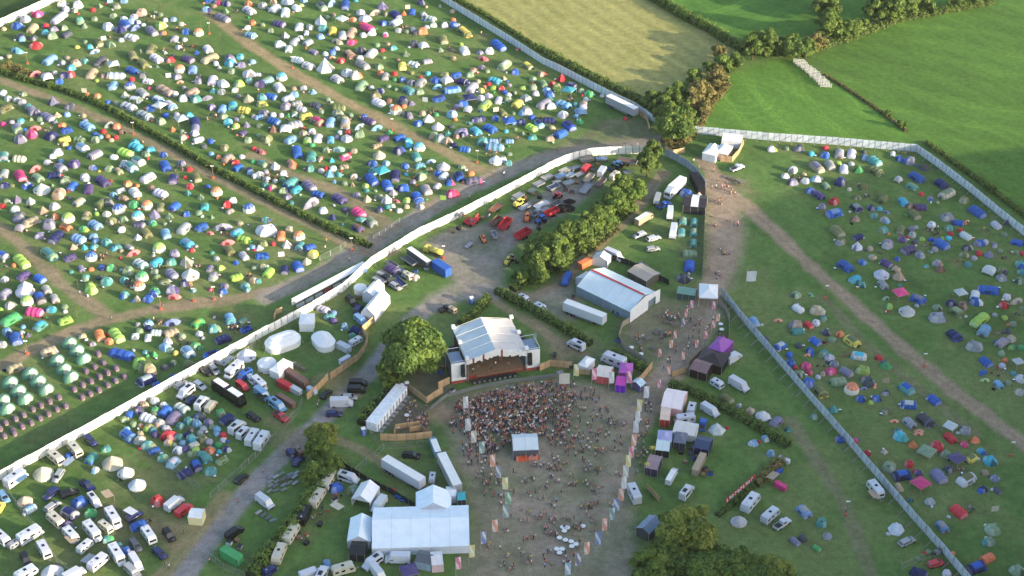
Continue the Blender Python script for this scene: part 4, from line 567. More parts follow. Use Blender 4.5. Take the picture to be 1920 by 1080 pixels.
M['hedgecore'] = mat('hedge_inside', (.022, .032, .012), rough=.95)
def hedge(pts, w, h, label, dens=34, m='leaf', size=.22, gap=0.0, seed=1, name='hedge'):
    W = world_line(pts); r = np.random.default_rng(seed+len(pts)*13); V = []; T = []; o0 = W[0]; Ltot = 0
    for a, b in zip(W[:-1], W[1:]):
        L = (b-a).length; d = np.array([(b-a).x, (b-a).y, 0])/L; nrm = np.array([-d[1], d[0], 0])
        n = int(L*dens*(w+h)/3); t = r.random(n)*L
        s = t+Ltot
        lump = .5+.5*np.sin(s*.9+seed)*np.sin(s*.37+2*seed)+.25*np.sin(s*2.3+seed*3)
        keep = r.random(n) < (1-gap*np.clip(1.2-lump*1.6, 0, 1)); t, s, lump = t[keep], s[keep], lump[keep]; n = len(t)
        ph = r.random(n)*math.pi; rad = .75+.35*r.random(n)
        ww = w*.5*(.72+.36*lump); hh = h*(.62+.42*lump)
        off = np.cos(ph)*ww*rad; z = np.sin(ph)**.8*hh*rad
        c = np.array([a.x-o0.x, a.y-o0.y, 0])+d*t[:, None]+nrm*off[:, None]; c[:, 2] = z
        nn = nrm*np.cos(ph)[:, None]; nn[:, 2] += np.sin(ph)
        V.append(leaf_quads(c, nn, size, r)); T.append(np.clip(.25+.35*lump+.5*(r.random(n)-.4), 0, 1)); Ltot += L
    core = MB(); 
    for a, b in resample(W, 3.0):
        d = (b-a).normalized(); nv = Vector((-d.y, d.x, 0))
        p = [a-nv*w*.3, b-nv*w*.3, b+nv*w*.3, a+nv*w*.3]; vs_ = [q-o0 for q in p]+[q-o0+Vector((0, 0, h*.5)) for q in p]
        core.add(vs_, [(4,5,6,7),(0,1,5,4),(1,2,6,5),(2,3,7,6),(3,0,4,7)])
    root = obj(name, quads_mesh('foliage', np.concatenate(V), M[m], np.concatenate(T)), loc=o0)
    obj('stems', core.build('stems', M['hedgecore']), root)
    return thing(root, label, 'hedge', 'hedge')
hedge([(-20,128),(40,150),(110,168),(170,190),(215,212),(262,238),(330,276),(400,318),(480,360),(560,402),(640,440),(695,464)], 2.6, 2.2, 'long wild hedge dividing the upper camp from the left camp', seed=3, gap=.75)
hedge([(0,132),(25,128),(48,145)], 6, 2.5, 'rounded clump of scrub at the start of the camp hedge', m='leaf_dry', seed=8)
hedge([(845,-6),(905,26),(960,60),(1010,92)], 2.8, 1.6, 'low scrub hedge beside the upper part of the hoarding', seed=4, gap=.6)
hedge([(1010,92),(1060,120),(1110,145),(1160,170),(1205,192),(1240,215)], 4.2, 2.4, 'thicker scrub hedge between the hay field and the hoarding end', seed=5, gap=.2)
hedge([(1205,-12),(1240,8),(1290,38),(1330,58),(1368,82),(1395,96)], 4.6, 4.2, 'tall dark hedge between the hay field and the far pasture', seed=6)
hedge([(1395,98),(1440,102),(1500,104),(1540,90),(1600,70),(1680,40),(1760,24),(1860,6)], 4.5, 2.6, 'hedge along the foot of the far trees', seed=61)
hedge([(1545,140),(1590,168),(1640,202),(1700,247)], 1.8, .9, 'strip of dry straw coloured bank between two pastures', m='leaf_dry', seed=7, size=.16)
hedge([(1735,268),(1765,288),(1800,314),(1850,350),(1900,388),(1950,425),(2120,565)], 2.6, 1.5, 'low hedge outside the right corner of the hoarding', seed=9, gap=.3)
hedge([(930,548),(965,566),(1000,584),(1060,620),(1108,648)], 3.0, 3.0, 'clipped hedge between the stage track and the trailer', seed=10)
hedge([(1146,662),(1180,680),(1212,697)], 2.8, 2.4, 'hedge behind the motorhome and the purple stall', seed=11)
hedge([(1256,722),(1300,738),(1345,760),(1390,785),(1430,808),(1478,838)], 3.4, 2.6, 'dark hedge behind the right food stalls', seed=12)
hedge([(862,610),(890,590),(908,572),(914,558)], 3.0, 2.4, 'lime green hedge behind the stage corner', seed=13)
hedge([(742,722),(718,748),(695,772),(676,798)], 3.2, 3.0, 'broken row of young trees between the lane and the toilet block', seed=14, gap=.7)
hedge([(640,870),(612,905),(575,950),(540,1000),(500,1045),(470,1085)], 4.5, 3.6, 'thick hedge behind the row of old caravans', seed=15)
hedge([(1470,862),(1440,890),(1418,912)], 3.2, 2.4, 'yellowish hedge beside the red lettering', m='leaf_dry', seed=16)
hedge([(1412,912),(1380,940),(1345,968)], 2.2, 1.2, 'scrubby undergrowth beneath the red lettering', seed=17)
hedge([(960,545),(1000,520),(1050,500),(1090,472),(1140,430),(1190,388)], 4.0, 2.0, 'undergrowth beneath the yard tree belt', seed=18, gap=.3)
hedge([(1190,1100),(1260,1085),(1340,1092),(1420,1090),(1490,1100)], 6.0, 4.5, 'mass of undergrowth along the lower edge', seed=19)
hedge([(1245,262),(1262,282),(1290,262),(1310,240),(1330,200),(1365,160)], 3.6, 1.8, 'scrub along the edge of the small pasture', m='leaf_dry', seed=20, gap=.3)
hedge([(1098,478),(1130,455),(1160,430)], 2.2, .7, 'straw coloured verge beside the dirt track', m='leaf_dry', seed=22, gap=.5, size=.16)
# ------------------------------------------------------------------ marquees, stage and stalls
def frame3(a, b, c=None, width=None, side=1):
    """local frame from photo points: a->b along the length, c on the far side gives the width"""
    A, B = P(*a), P(*b); u = (B-A); L = u.length; u /= L; v = Vector((-u.y, u.x, 0))
    if c is not None:
        Cc = P(*c)-A; side = 1 if Cc.dot(v) > 0 else -1; width = abs(Cc.dot(v)) if width is None else width
    return A, u, v*side, L, width
def place(root, A, u, v):
    m = Matrix(((u.x, v.x, 0, A.x), (u.y, v.y, 0, A.y), (0, 0, 1, 0), (0, 0, 0, 1)))
    root.matrix_world = m
    return root
def place_empty(name, A, u, v):
    # a mirrored frame would flip normals: use a proper rotation and put the origin at the corner that keeps x,y positive
    o = bpy.data.objects.new(name, None); C.objects.link(o); o.empty_display_size = .5
    if u.cross(v).z > 0: o.location = A; o.rotation_euler = (0, 0, math.atan2(u.y, u.x)); return o, False
    o.location = A; o.rotation_euler = (0, 0, math.atan2(v.y, v.x)); return o, True
def marquee(name, label, a, b, c=None, width=None, side=1, eave=2.6, rise=2.2, bays=4, roofc=None, wallc=None, gable_open=False, walls=True, ridge='u', stripe=None, cat='marquee', short=None, hang=.12, hip=False):
    A, u, v, L, W = frame3(a, b, c, width, side); root, swap = place_empty(name, A, u, v)
    X, Y = (W, L) if swap else (L, W)          # extents along local x, y
    along_x = (ridge == 'u') != swap
    rc, wc = roofc or COL['wh'], wallc or COL['wh']
    def T(l, w_, z): return (l, w_, z) if along_x else (w_, l, z)
    LL, WW = (X, Y) if along_x else (Y, X)
    if hip:
        q = min(LL, WW)/2; lv = [(0, 0), (.35, .22), (.68, .52), (.9, .86), (1, 1)]
        for e in range(4):
            bmx = MB(); vs_ = []
            for f, zf in lv:
                l0, l1, w0, w1 = -hang+(q+hang)*f*.999, LL+hang-(q+hang)*f*.999, -hang+(q+hang)*f*.999, WW+hang-(q+hang)*f*.999
                a_, b_ = [((l0, w0), (l1, w0)), ((l1, w0), (l1, w1)), ((l1, w1), (l0, w1)), ((l0, w1), (l0, w0))][e]
                vs_ += [T(a_[0], a_[1], eave+rise*zf), T(b_[0], b_[1], eave+rise*zf)]
            bmx.add(vs_, [(2*i, 2*i+1, 2*i+3, 2*i+2) for i in range(4)]); obj('roof_panel', bmx.build('roof_panel', M['pvcobj']), root, rc)
        bm = MB(); 
        for p0, p1 in (((0, 0), (LL, 0)), ((0, WW), (LL, WW)), ((0, 0), (0, WW)), ((LL, 0), (LL, WW))):
            a_, b_ = T(*p0, eave-.35), T(*p1, eave-.35); bm.add([a_, b_, (b_[0], b_[1], eave), (a_[0], a_[1], eave)], [(0, 1, 2, 3)])
        obj('valance', bm.build('valance', M['pvcobj']), root, rc)
    for k in range(bays if not hip else 0):
        l0, l1 = LL*k/bays, LL*(k+1)/bays-.03; rc = roofc[k % len(roofc)] if isinstance(roofc, list) else (roofc or COL['wh'])
        for s in (0, 1):
            w0 = -hang if s == 0 else WW+hang; z0 = eave-hang*rise/(WW/2)
            bmx = MB(); N = 4; vs_ = []
            for i in range(N+1):
                t = i/N; wq = w0+(WW/2-w0)*t; z = z0+(eave+rise-z0)*t-.10*math.sin(math.pi*t)*(WW/10)
                vs_ += [T(l0, wq, z), T((l0+l1)/2, wq, z-.05), T(l1, wq, z)]
            fs = []
            for i in range(N):
                for j in range(2):
                    q = (i*3+j, i*3+j+1, i*3+j+4, i*3+j+3); fs.append(q if (s == 0) == along_x else q[::-1])
            bmx.add(vs_, fs); obj('roof_panel', bmx.build('roof_panel', M['pvcobj'], True), root, rc)
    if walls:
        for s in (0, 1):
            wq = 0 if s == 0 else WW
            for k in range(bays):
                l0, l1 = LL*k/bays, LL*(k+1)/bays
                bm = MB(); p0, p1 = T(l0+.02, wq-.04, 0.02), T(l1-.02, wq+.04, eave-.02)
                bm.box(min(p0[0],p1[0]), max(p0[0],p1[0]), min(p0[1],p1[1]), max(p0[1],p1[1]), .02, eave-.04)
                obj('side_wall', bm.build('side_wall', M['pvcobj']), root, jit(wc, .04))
    for e in (0, 1):
        if hip and not walls: continue
        if hip:
            bm = MB(); l = 0 if e == 0 else LL; bm.add([T(l, 0, 0), T(l, WW, 0), T(l, WW, eave-.03), T(l, 0, eave-.03)], [(0, 1, 2, 3)])
        elif gable_open and e == (1 if gable_open == 'far' else 0): 
            bm = MB(); l = 0 if e == 0 else LL
            bm.add([T(l, 0, eave), T(l, WW, eave), T(l, WW/2, eave+rise-.05)], [(0, 1, 2)])
        else:
            bm = MB(); l = 0 if e == 0 else LL
            bm.add([T(l, 0, 0), T(l, WW, 0), T(l, WW, eave-.03), T(l, WW/2, eave+rise-.08), T(l, 0, eave-.03)], [(0, 1, 2, 3, 4)])
        obj('gable', bm.build('gable', M['pvcobj']), root, jit(wc, .04))
    for k in range(bays+1):
        for wq in (0, WW):
            p = T(LL*k/bays, wq, 0); obj('upright', MB().bar((p[0], p[1], 0), (p[0], p[1], eave), .07).build('upright', M['alloy']), root)
    if stripe:
        bm = MB(); p0, p1 = T(.1, WW/2-.35, 0), T(LL-.1, WW/2+.35, 0)
        bm.box(min(p0[0],p1[0]), max(p0[0],p1[0]), min(p0[1],p1[1]), max(p0[1],p1[1]), eave+rise-.06, eave+rise+.05); obj('ridge_stripe', bm.build('ridge_stripe', M['paint_flat']), root, stripe)
    thing(root, label, cat, short or label.split(' with')[0][:40]); root['_ext'] = (LL, WW)
    return root, T, LL, WW
M['pvcobj'] = mat('marquee_skin', objcol=True, rough=.45, noise=.07, nscale=.5, bump=.15, trans=.08)
PW = lin(228, 230, 233)
M['steelpale'] = mat('white_painted_steel', lin(214, 210, 206), rough=.5)
# barn-like marquee with red ridge
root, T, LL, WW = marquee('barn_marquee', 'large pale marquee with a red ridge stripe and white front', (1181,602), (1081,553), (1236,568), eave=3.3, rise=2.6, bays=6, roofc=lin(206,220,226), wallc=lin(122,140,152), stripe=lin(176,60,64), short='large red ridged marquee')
bm = MB()
pts = [T(-.5, -.6, 0), T(-.5, WW*.62, 0), T(-.5, WW*.62, 3.0), T(-.5, WW*.9, 3.0), T(-.5, WW*.9, 0), T(-.5, WW+.8, 0), T(-.5, WW+.8, 4.4), T(-.5, WW/2, 5.6), T(-.5, -.6, 4.4)]
bm.add(pts, [tuple(range(9))])
obj('front_board', bm.build('front_board', M['pvcobj']), root, PW)
marquee('lean_to_tent', 'small white lean-to tent behind the red ridged marquee', (1079,533), (1099,521), (1089,541), width=4.5, eave=2.4, rise=1.0, bays=2, roofc=PW, short='white lean-to tent')
marquee('store_tent', 'small white store tent between the orange skip and a white van', (1111,497), (1118,486), (1142,497), eave=2.6, rise=1.2, bays=2, roofc=PW, short='white store tent')
# main lower marquee and its annexes
marquee('long_marquee', 'long white marquee with five roof bays beside the arena', (698,1042), (881,1037), None, width=14.5, side=1, eave=2.6, rise=2.6, bays=5, roofc=lin(228,238,246), wallc=lin(222,230,238), short='long white marquee')
marquee('annexe_marquee', 'small white marquee joined to the left end of the long one', (652,1028), (695,1029), None, width=8.5, side=1, eave=2.4, rise=1.7, bays=2, roofc=lin(224,234,242), ridge='v', short='small annexe marquee')
marquee('peaked_marquee', 'white marquee peaking behind the long one', (781,972), (846,970), None, width=7, side=1, eave=2.6, rise=2.4, bays=2, roofc=lin(228,238,246), ridge='v', short='peaked back marquee')
marquee('white_marquee', 'white gabled marquee with an open front in the old caravan yard', (660,949), (694,957), (697,935), width=6.5, eave=2.5, rise=1.8, bays=2, roofc=PW, ridge='v', gable_open='near', short='open white marquee')
marquee('crew_marquee', 'big plain white marquee behind the winding plywood fence', (678,600), (703,606), (765,577), eave=2.8, rise=2.0, bays=5, roofc=PW, ridge='v', short='plain crew marquee')
marquee('crew_annexe', 'white box shaped annexe behind the plain crew marquee', (680,566), (700,572), (742,556), eave=3.2, rise=1.3, bays=3, roofc=PW, ridge='v', short='white crew annexe')
marquee('gate_marquee', 'square white marquee over the arena gateway', (1310,574), (1344,576), None, width=7.0, side=1, eave=3.2, rise=1.7, bays=2, roofc=PW, walls=False, gable_open='near', hip=True, short='white gateway marquee')
marquee('ticket_stall', 'low teal roofed stall left of the gateway marquee', (1268,561), (1303,566), None, width=3.6, side=1, eave=2.3, rise=.8, bays=3, roofc=lin(110,150,140), wallc=lin(70,90,84), short='teal roofed stall')
for nm, lab, a, b, c, wd, ev, rs, rc, wc in [
    ('bar_marquee', 'white peaked bar marquee on the left at the gate', (1316,300), (1340,306), (1324,288), 7, 2.8, 1.8, PW, PW),
    ('bar_marquee', 'white peaked bar marquee in the middle at the gate', (1340,298), (1362,303), (1345,286), 6, 2.6, 2.0, PW, lin(220,180,170)),
    ('bar_cabin', 'flat white cabin at the back of the gate bar', (1352,276), (1388,280), (1354,268), 5, 2.8, .3, PW, PW),
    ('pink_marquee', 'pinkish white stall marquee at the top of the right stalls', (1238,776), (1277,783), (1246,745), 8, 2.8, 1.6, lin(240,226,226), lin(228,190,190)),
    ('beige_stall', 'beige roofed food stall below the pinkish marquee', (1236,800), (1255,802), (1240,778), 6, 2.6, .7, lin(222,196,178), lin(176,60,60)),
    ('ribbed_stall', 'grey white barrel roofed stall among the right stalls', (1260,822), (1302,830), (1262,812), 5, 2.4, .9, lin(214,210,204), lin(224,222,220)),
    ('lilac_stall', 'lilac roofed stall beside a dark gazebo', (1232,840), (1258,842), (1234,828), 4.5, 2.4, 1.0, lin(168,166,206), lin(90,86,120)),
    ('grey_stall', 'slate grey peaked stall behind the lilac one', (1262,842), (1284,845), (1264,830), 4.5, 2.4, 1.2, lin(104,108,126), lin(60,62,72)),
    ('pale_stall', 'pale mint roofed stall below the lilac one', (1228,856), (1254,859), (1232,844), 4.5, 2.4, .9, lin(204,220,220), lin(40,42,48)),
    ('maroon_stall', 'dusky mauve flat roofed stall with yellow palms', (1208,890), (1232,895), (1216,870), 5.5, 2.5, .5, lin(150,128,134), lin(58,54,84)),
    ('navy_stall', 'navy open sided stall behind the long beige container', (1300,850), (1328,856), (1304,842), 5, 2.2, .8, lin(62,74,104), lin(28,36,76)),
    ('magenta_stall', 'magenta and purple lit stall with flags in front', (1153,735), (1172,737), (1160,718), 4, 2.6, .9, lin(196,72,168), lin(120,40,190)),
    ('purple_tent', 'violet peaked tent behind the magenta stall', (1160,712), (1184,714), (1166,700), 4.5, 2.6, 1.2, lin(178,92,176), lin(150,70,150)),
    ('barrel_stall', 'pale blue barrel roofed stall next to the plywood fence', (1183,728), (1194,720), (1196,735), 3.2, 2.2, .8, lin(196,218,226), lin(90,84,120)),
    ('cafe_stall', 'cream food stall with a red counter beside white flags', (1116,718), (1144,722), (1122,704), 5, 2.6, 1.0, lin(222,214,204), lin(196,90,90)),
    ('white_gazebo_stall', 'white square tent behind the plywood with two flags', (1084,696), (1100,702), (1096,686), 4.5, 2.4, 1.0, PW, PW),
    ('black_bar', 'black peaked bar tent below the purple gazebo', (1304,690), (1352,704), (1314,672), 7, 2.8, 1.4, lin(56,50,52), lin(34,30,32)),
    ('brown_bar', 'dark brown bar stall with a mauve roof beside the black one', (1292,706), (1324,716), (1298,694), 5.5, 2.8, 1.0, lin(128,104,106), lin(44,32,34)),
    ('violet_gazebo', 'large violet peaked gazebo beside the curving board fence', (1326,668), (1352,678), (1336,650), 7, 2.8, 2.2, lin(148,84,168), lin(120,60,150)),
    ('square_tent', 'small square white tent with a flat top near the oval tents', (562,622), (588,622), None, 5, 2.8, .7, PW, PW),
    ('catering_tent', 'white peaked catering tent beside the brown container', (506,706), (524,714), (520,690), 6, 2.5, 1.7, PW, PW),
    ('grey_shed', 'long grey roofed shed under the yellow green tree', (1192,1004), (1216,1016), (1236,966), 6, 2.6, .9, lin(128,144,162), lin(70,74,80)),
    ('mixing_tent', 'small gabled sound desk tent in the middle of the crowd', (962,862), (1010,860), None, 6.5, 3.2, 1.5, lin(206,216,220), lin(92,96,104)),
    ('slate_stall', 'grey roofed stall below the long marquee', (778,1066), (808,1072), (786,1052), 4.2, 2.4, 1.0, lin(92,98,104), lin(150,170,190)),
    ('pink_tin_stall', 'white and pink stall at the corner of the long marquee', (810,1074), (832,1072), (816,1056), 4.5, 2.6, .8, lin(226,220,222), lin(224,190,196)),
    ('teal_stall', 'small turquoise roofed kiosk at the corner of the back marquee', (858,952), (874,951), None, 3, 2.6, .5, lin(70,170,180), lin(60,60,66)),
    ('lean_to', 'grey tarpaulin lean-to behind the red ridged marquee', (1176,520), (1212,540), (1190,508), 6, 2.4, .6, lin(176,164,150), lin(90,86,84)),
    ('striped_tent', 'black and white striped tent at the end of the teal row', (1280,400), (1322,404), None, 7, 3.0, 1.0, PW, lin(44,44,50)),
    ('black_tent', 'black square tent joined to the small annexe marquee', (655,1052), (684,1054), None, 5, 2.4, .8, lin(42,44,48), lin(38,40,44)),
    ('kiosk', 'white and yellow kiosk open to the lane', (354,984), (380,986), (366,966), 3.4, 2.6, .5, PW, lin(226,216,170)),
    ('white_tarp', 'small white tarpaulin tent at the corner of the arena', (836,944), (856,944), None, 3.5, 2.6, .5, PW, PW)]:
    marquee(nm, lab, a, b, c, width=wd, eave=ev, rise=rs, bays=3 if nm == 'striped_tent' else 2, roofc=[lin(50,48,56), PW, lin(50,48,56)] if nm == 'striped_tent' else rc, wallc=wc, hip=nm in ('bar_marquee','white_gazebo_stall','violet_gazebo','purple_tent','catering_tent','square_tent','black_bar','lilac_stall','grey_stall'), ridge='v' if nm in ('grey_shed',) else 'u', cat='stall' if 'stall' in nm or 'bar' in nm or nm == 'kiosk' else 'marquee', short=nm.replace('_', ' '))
# stripes of the striped tent, banner of the sound desk tent
def banner(name, label, a, b, z0, z1, colr, cat='banner', th=.05, second=None):
    A, B = P(*a), P(*b); u = B-A; L = u.length
    bm = MB(); n = max(6, int(L*2.2)); r = random.Random(name)
    for k in range(n):
        x0, x1 = L*k/n, L*(k+1)/n; zt = z1+r.uniform(-.7, .25); bm.add([(x0, -th, z0), (x1, -th, z0), (x1+r.uniform(-.1, .1), -th, zt), ((x0+x1)/2, -th, zt+.35), (x0, -th, zt-r.uniform(0, .4))], [(0, 1, 2, 3, 4)], 1 if r.random() < .4 else 0)
    o = obj(name, bm.build(name, [M['paint_flat'], M['fabric_light']]), None, colr, A, math.atan2(u.y, u.x)); return thing(o, label, cat, name.replace('_', ' '))
banner('flame_banner', 'orange and white flame banner round the sound desk tent', (968,866), (1012,862), .1, 1.7, lin(214,98,66))
# ---- main stage
A, u, v, L, W = frame3((847,720), (1012,691), None, width=15, side=1)
stage, sw = place_empty('stage', A, u, v)
def sb(name, fn, m, color=None, smooth=False, parent=None):
    bm = MB(); fn(bm); return obj(name, bm.build(name, M[m] if isinstance(m, str) else m, smooth), parent or stage, color)
w0, w1 = 4.6, L-4.6
RED = lin(158, 66, 60)
sb('deck', lambda b: b.box(.4, L-.4, .6, W, 0.0, 1.5), 'darksteel')
sb('deck_floor', lambda b: b.box(w0, w1, .5, W-1, 1.5, 1.56), 'wood')
sb('skirt', lambda b: b.box(.2, L-.2, .3, .55, 0, 1.45), 'paint_flat', RED)
ev, rg = 7.4, 9.6
xm = (w0+w1)/2-.2
def slope(b, x0, z0, x1, z1, y0, y1):
    n = 6; vs_ = []
    for i in range(n+1):
        t = i/n; x = x0+(x1-x0)*t; z = z0+(z1-z0)*t-.25*math.sin(math.pi*t); vs_ += [(x, y0, z), (x, y1, z)]
    b.add(vs_, [(2*i, 2*i+2, 2*i+3, 2*i+1) for i in range(n)])
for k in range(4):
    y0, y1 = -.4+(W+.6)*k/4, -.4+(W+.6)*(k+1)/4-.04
    sb('roof_panel', lambda b: slope(b, w0-.4, ev, xm, rg, y0, y1), 'pvcobj', lin(184,198,204), True)  # left slope cooler, right slope warmer: shade and sun put into the colours
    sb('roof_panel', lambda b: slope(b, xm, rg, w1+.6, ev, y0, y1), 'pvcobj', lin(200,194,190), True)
for k in range(5):
    y = -.4+(W+.6)*k/4-.02
    sb('roof_rib', lambda b: (b.bar((w0-.4, y, ev+.03), (xm, y, rg+.03), .06), b.bar((xm, y, rg+.03), (w1+.6, y, ev+.03), .06)), 'pvc')
for x in (w0-.3, w1+.5):
    for y in (-.2, W*.5, W): sb('truss_tower', lambda b: [b.bar((x+i*.4, y+j*.4, 0), (x+i*.4, y+j*.4, ev), .06) for i in (0, 1) for j in (0, 1)], 'alloy')
    for y in (-.2, W*.5, W): sb('tower_cap', lambda b: b.box(x-.3, x+.7, y-.3, y+.7, ev+.15, ev+1.0), 'pvc')
sb('back_wall', lambda b: b.box(w0, w1, W-.3, W-.1, 1.5, ev), 'black')
for x in (w0, w1): sb('side_wall', lambda b: b.box(x-.06, x+.06, 4.5, W-.3, 1.5, ev-.1), 'black')
for s, (x0, x1) in enumerate(((0, w0-.5), (w1+.7, L))):
    sb('wing_scrim', lambda b: b.box(x0, x1, -.1, .1, .9, 6.9), 'pvc')
    sb('wing_base', lambda b: b.box(x0, x1, -.16, .16, 0, .88), 'paint_flat', RED)
    sb('wing_frame', lambda b: [b.bar((x, y, 0), (x, y, 7.2), .09) for x in (x0, x1) for y in (.3, 6.5)]+[b.bar((x0, y, 7.2), (x1, y, 7.2), .09) for y in (.3, 6.5)]+[b.bar((x, .3, 7.2), (x, 6.5, 7.2), .09) for x in (x0, x1)], 'alloy')
    xs = x1-1.5 if s == 0 else x0+.3
    sb('loudspeaker_hang', lambda b: [b.box(xs, xs+1.1, -.75-.05*k, -.15, 5.9-k*.42, 6.3-k*.42) for k in range(9)], 'darksteel')
    sb('wing_roof', lambda b: b.box(x0+.4, x1-.4, .8, 6.0, 6.2, 6.3), 'pvcobj', lin(120,140,164))
r_ = random.Random(3)
def fascia(b):
    n = 30
    for k in range(n):
        x = w0-.5+(w1-w0+1.2)*k/n; z = ev-.3+(rg-ev)*(1-abs(x+.4-xm)/(w1-xm+.6)); hh = r_.uniform(.5, 1.3)+ .7*math.sin(math.pi*k/n)
        b.box(x, x+(w1-w0)/n*1.04, -.7, -.5, z-hh*.8-.4, z+hh*.35-.2, 1 if k in (3, 8, 17) else 0)
bm = MB(); fascia(bm); obj('cloud_fascia', bm.build('cloud_fascia', [M['pvc'], M['paint_flat']]), stage, RED)
sb('lighting_truss', lambda b: [b.bar((w0+.3, y, ev-.7), (w1-.3, y, ev-.7), .14) for y in (2, 6, 10)], 'darksteel')
sb('thrust_edge', lambda b: b.box(w0+2.5, w1-.5, -.6, .2, 1.30, 1.58), 'wood')
sb('mast', lambda b: [b.bar((L-.4+i*.5, 4.0+j*.5, 0), (L-.4+i*.5, 4.0+j*.5, 9.2), .07) for i in (0, 1) for j in (0, 1)]+[b.bar((L-.4, 4, z), (L+.1, 4.5, z+.8), .05) for z in range(1, 9)], 'alloy')
thing(stage, 'main festival stage with pitched silver roof and white side wings', 'stage', 'main stage')
SB = MB().box(-.6, .6, -.5, .5, 0, 1.1).box(-.5, .5, -.56, -.5, .1, 1.0); SB.cyl((0, -.6, .55), .01, .01, 6)
SBm = SB.build('subwoofer', M['darksteel']); grill = MB().wheel(0, -.58, .55, .42, .08, n=14).build('cone', M['steel'])
for k in range(9):
    p = A+u*(w0+1.4+k*1.45)-v*1.5
    o = obj('subwoofer', SBm, None, None, p, math.atan2(u.y, u.x)); obj('cone', grill, o)
    thing(o, 'black subwoofer in the row under the stage lip', 'loudspeaker', 'subwoofer', group='subwoofers under the stage lip', fixed=True)
# stage helpers: rear generator boxes
# ---- oval pole tents
def pole_tent(name, label, px, py, L, W, ang, wall, peak, colr=PW, tiers=1):
    rz, _ = heading(px, py, ang); root = obj(name, None, loc=P(px, py), rz=rz); n = 40
    def ring(f, z): return [((max(L-W, 0)/2*(1 if math.cos(t) > 0 else -1)*min(1, abs(math.cos(t))*8)+W/2*f*math.cos(t)) if L > W else W/2*f*math.cos(t), W/2*f*math.sin(t), z) for t in [2*math.pi*(k+.5)/n for k in range(n)]]
    b = MB(); rings = [ring(1.03, wall), ring(.72, wall+(peak-wall)*.36), ring(.42, wall+(peak-wall)*.66), ring(.16, wall+(peak-wall)*.9), ring(.02, peak)]
    if tiers > 1: rings = [ring(1.03, wall), ring(.8, wall+(peak-wall)*.35), ring(.78, wall+(peak-wall)*.5), ring(.5, wall+(peak-wall)*.72), ring(.48, wall+(peak-wall)*.86), ring(.05, peak)]
    b.add(sum(rings, []), [(r*n+k, r*n+(k+1) % n, (r+1)*n+(k+1) % n, (r+1)*n+k) for r in range(len(rings)-1) for k in range(n)]+[tuple((len(rings)-1)*n+k for k in range(n))])
    obj('canopy', b.build('canopy', M['pvcobj'], tiers == 1), root, colr)
    b = MB(); r0, r1 = ring(1.0, 0), ring(1.0, wall); b.add(r0+r1, [(k, (k+1) % n, n+(k+1) % n, n+k) for k in range(n)]); obj('wall', b.build('wall', M['pvc_wall']), root)
    gl = MB()
    for k in range(0, n, 4):
        q = ring(1.03, wall)[k]; e = ring(1.25, 0)[k]; gl.bar(q, e, .03, 3)
    obj('guy_ropes', gl.build('guy_ropes', M['canvas']), root)
    return thing(root, label, 'marquee', name.replace('_', ' '))
pole_tent('oval_tent', 'tiered oval white tent with guy ropes on the grass', 531, 648, 10.5, 6.4, 20, 1.9, 3.9, tiers=2)
pole_tent('pod_tent', 'smooth white pod tent next to the square tent', 607, 646, 8.2, 5.6, -50, 1.9, 3.8)
pole_tent('dome_marquee', 'round white tent by the upper corner of the crew marquee', 676, 548, 3.8, 3.8, 0, 1.9, 3.1)
pole_tent('round_tent', 'round white tent beside the catering tent', 501, 690, 5.2, 5.2, 0, 1.9, 3.4)
# ---- long roofed strip beside the white fence
A, u, v, L, W = frame3((556,579), (690,508), None, width=2.2, side=1); strip, sw = place_empty('roofed_strip', A, u, v)
n = 8
for k in range(n):
    x0, x1 = L*k/n, L*(k+1)/n-.06
    bm = MB(); bm.add([(x0, 0, 2.2), (x1, 0, 2.2), (x1, W, 2.5), (x0, W, 2.5)], [(0, 1, 2, 3)]); obj('roof_panel', bm.build('roof_panel', M['pvcobj']), strip, jit(PW, .03))
    bm = MB(); bm.box(x0, x1, W-.1, W, 0, 2.48); obj('back_panel', bm.build('back_panel', M['pvcobj']), strip, jit(PW, .03))
    bm = MB(); bm.box(x0+.3, x1-.3, 0, .3, 0, 1.1); obj('counter', bm.build('counter', M['paint_flat']), strip, random.choice([lin(176,84,86), lin(96,124,160), lin(190,190,196), lin(200,196,190)]))
thing(strip, 'long white roofed strip of counters beside the white fence', 'stall', 'white roofed strip')
# ---- toilet block
A, u, v, L, W = frame3((707,812), (764,741), None, width=3.2, side=1); tb, sw = place_empty('toilet_block', A, u, v)
n = 5
for k in range(n):
    y0, y1 = (L*k/n, L*(k+1)/n-.05)
    X = (0, W)
    bm = MB(); bm.box(*( (0, W, y0, y1) if sw else (y0, y1, 0, W)), 0.3, 2.9); obj('cabin', bm.build('cabin', M['paint_flat']), tb, PW)
    bm = MB(); bm.box(*((-.1, W+.1, y0, y1) if sw else (y0, y1, -.1, W+.1)), 2.9, 3.05); obj('roof', bm.build('roof', M['paint_flat']), tb, lin(214,220,226))
    for j in (0.25, .7):
        y = y0+(y1-y0)*j; bm = MB(); bm.box(*((-.04, .02, y-.4, y+.4) if sw else (y-.4, y+.4, -.04, .02)), .5, 2.4); obj('door', bm.build('door', M['paint_flat']), tb, lin(150,156,166))
        bm = MB(); bm.box(*((-1.3, -.05, y-.6, y+.6) if sw else (y-.6, y+.6, -1.3, -.05)), .0, .32); obj('step', bm.build('step', M['steel']), tb)
thing(tb, 'long white toilet block with steps along its front', 'toilets', 'white toilet block')
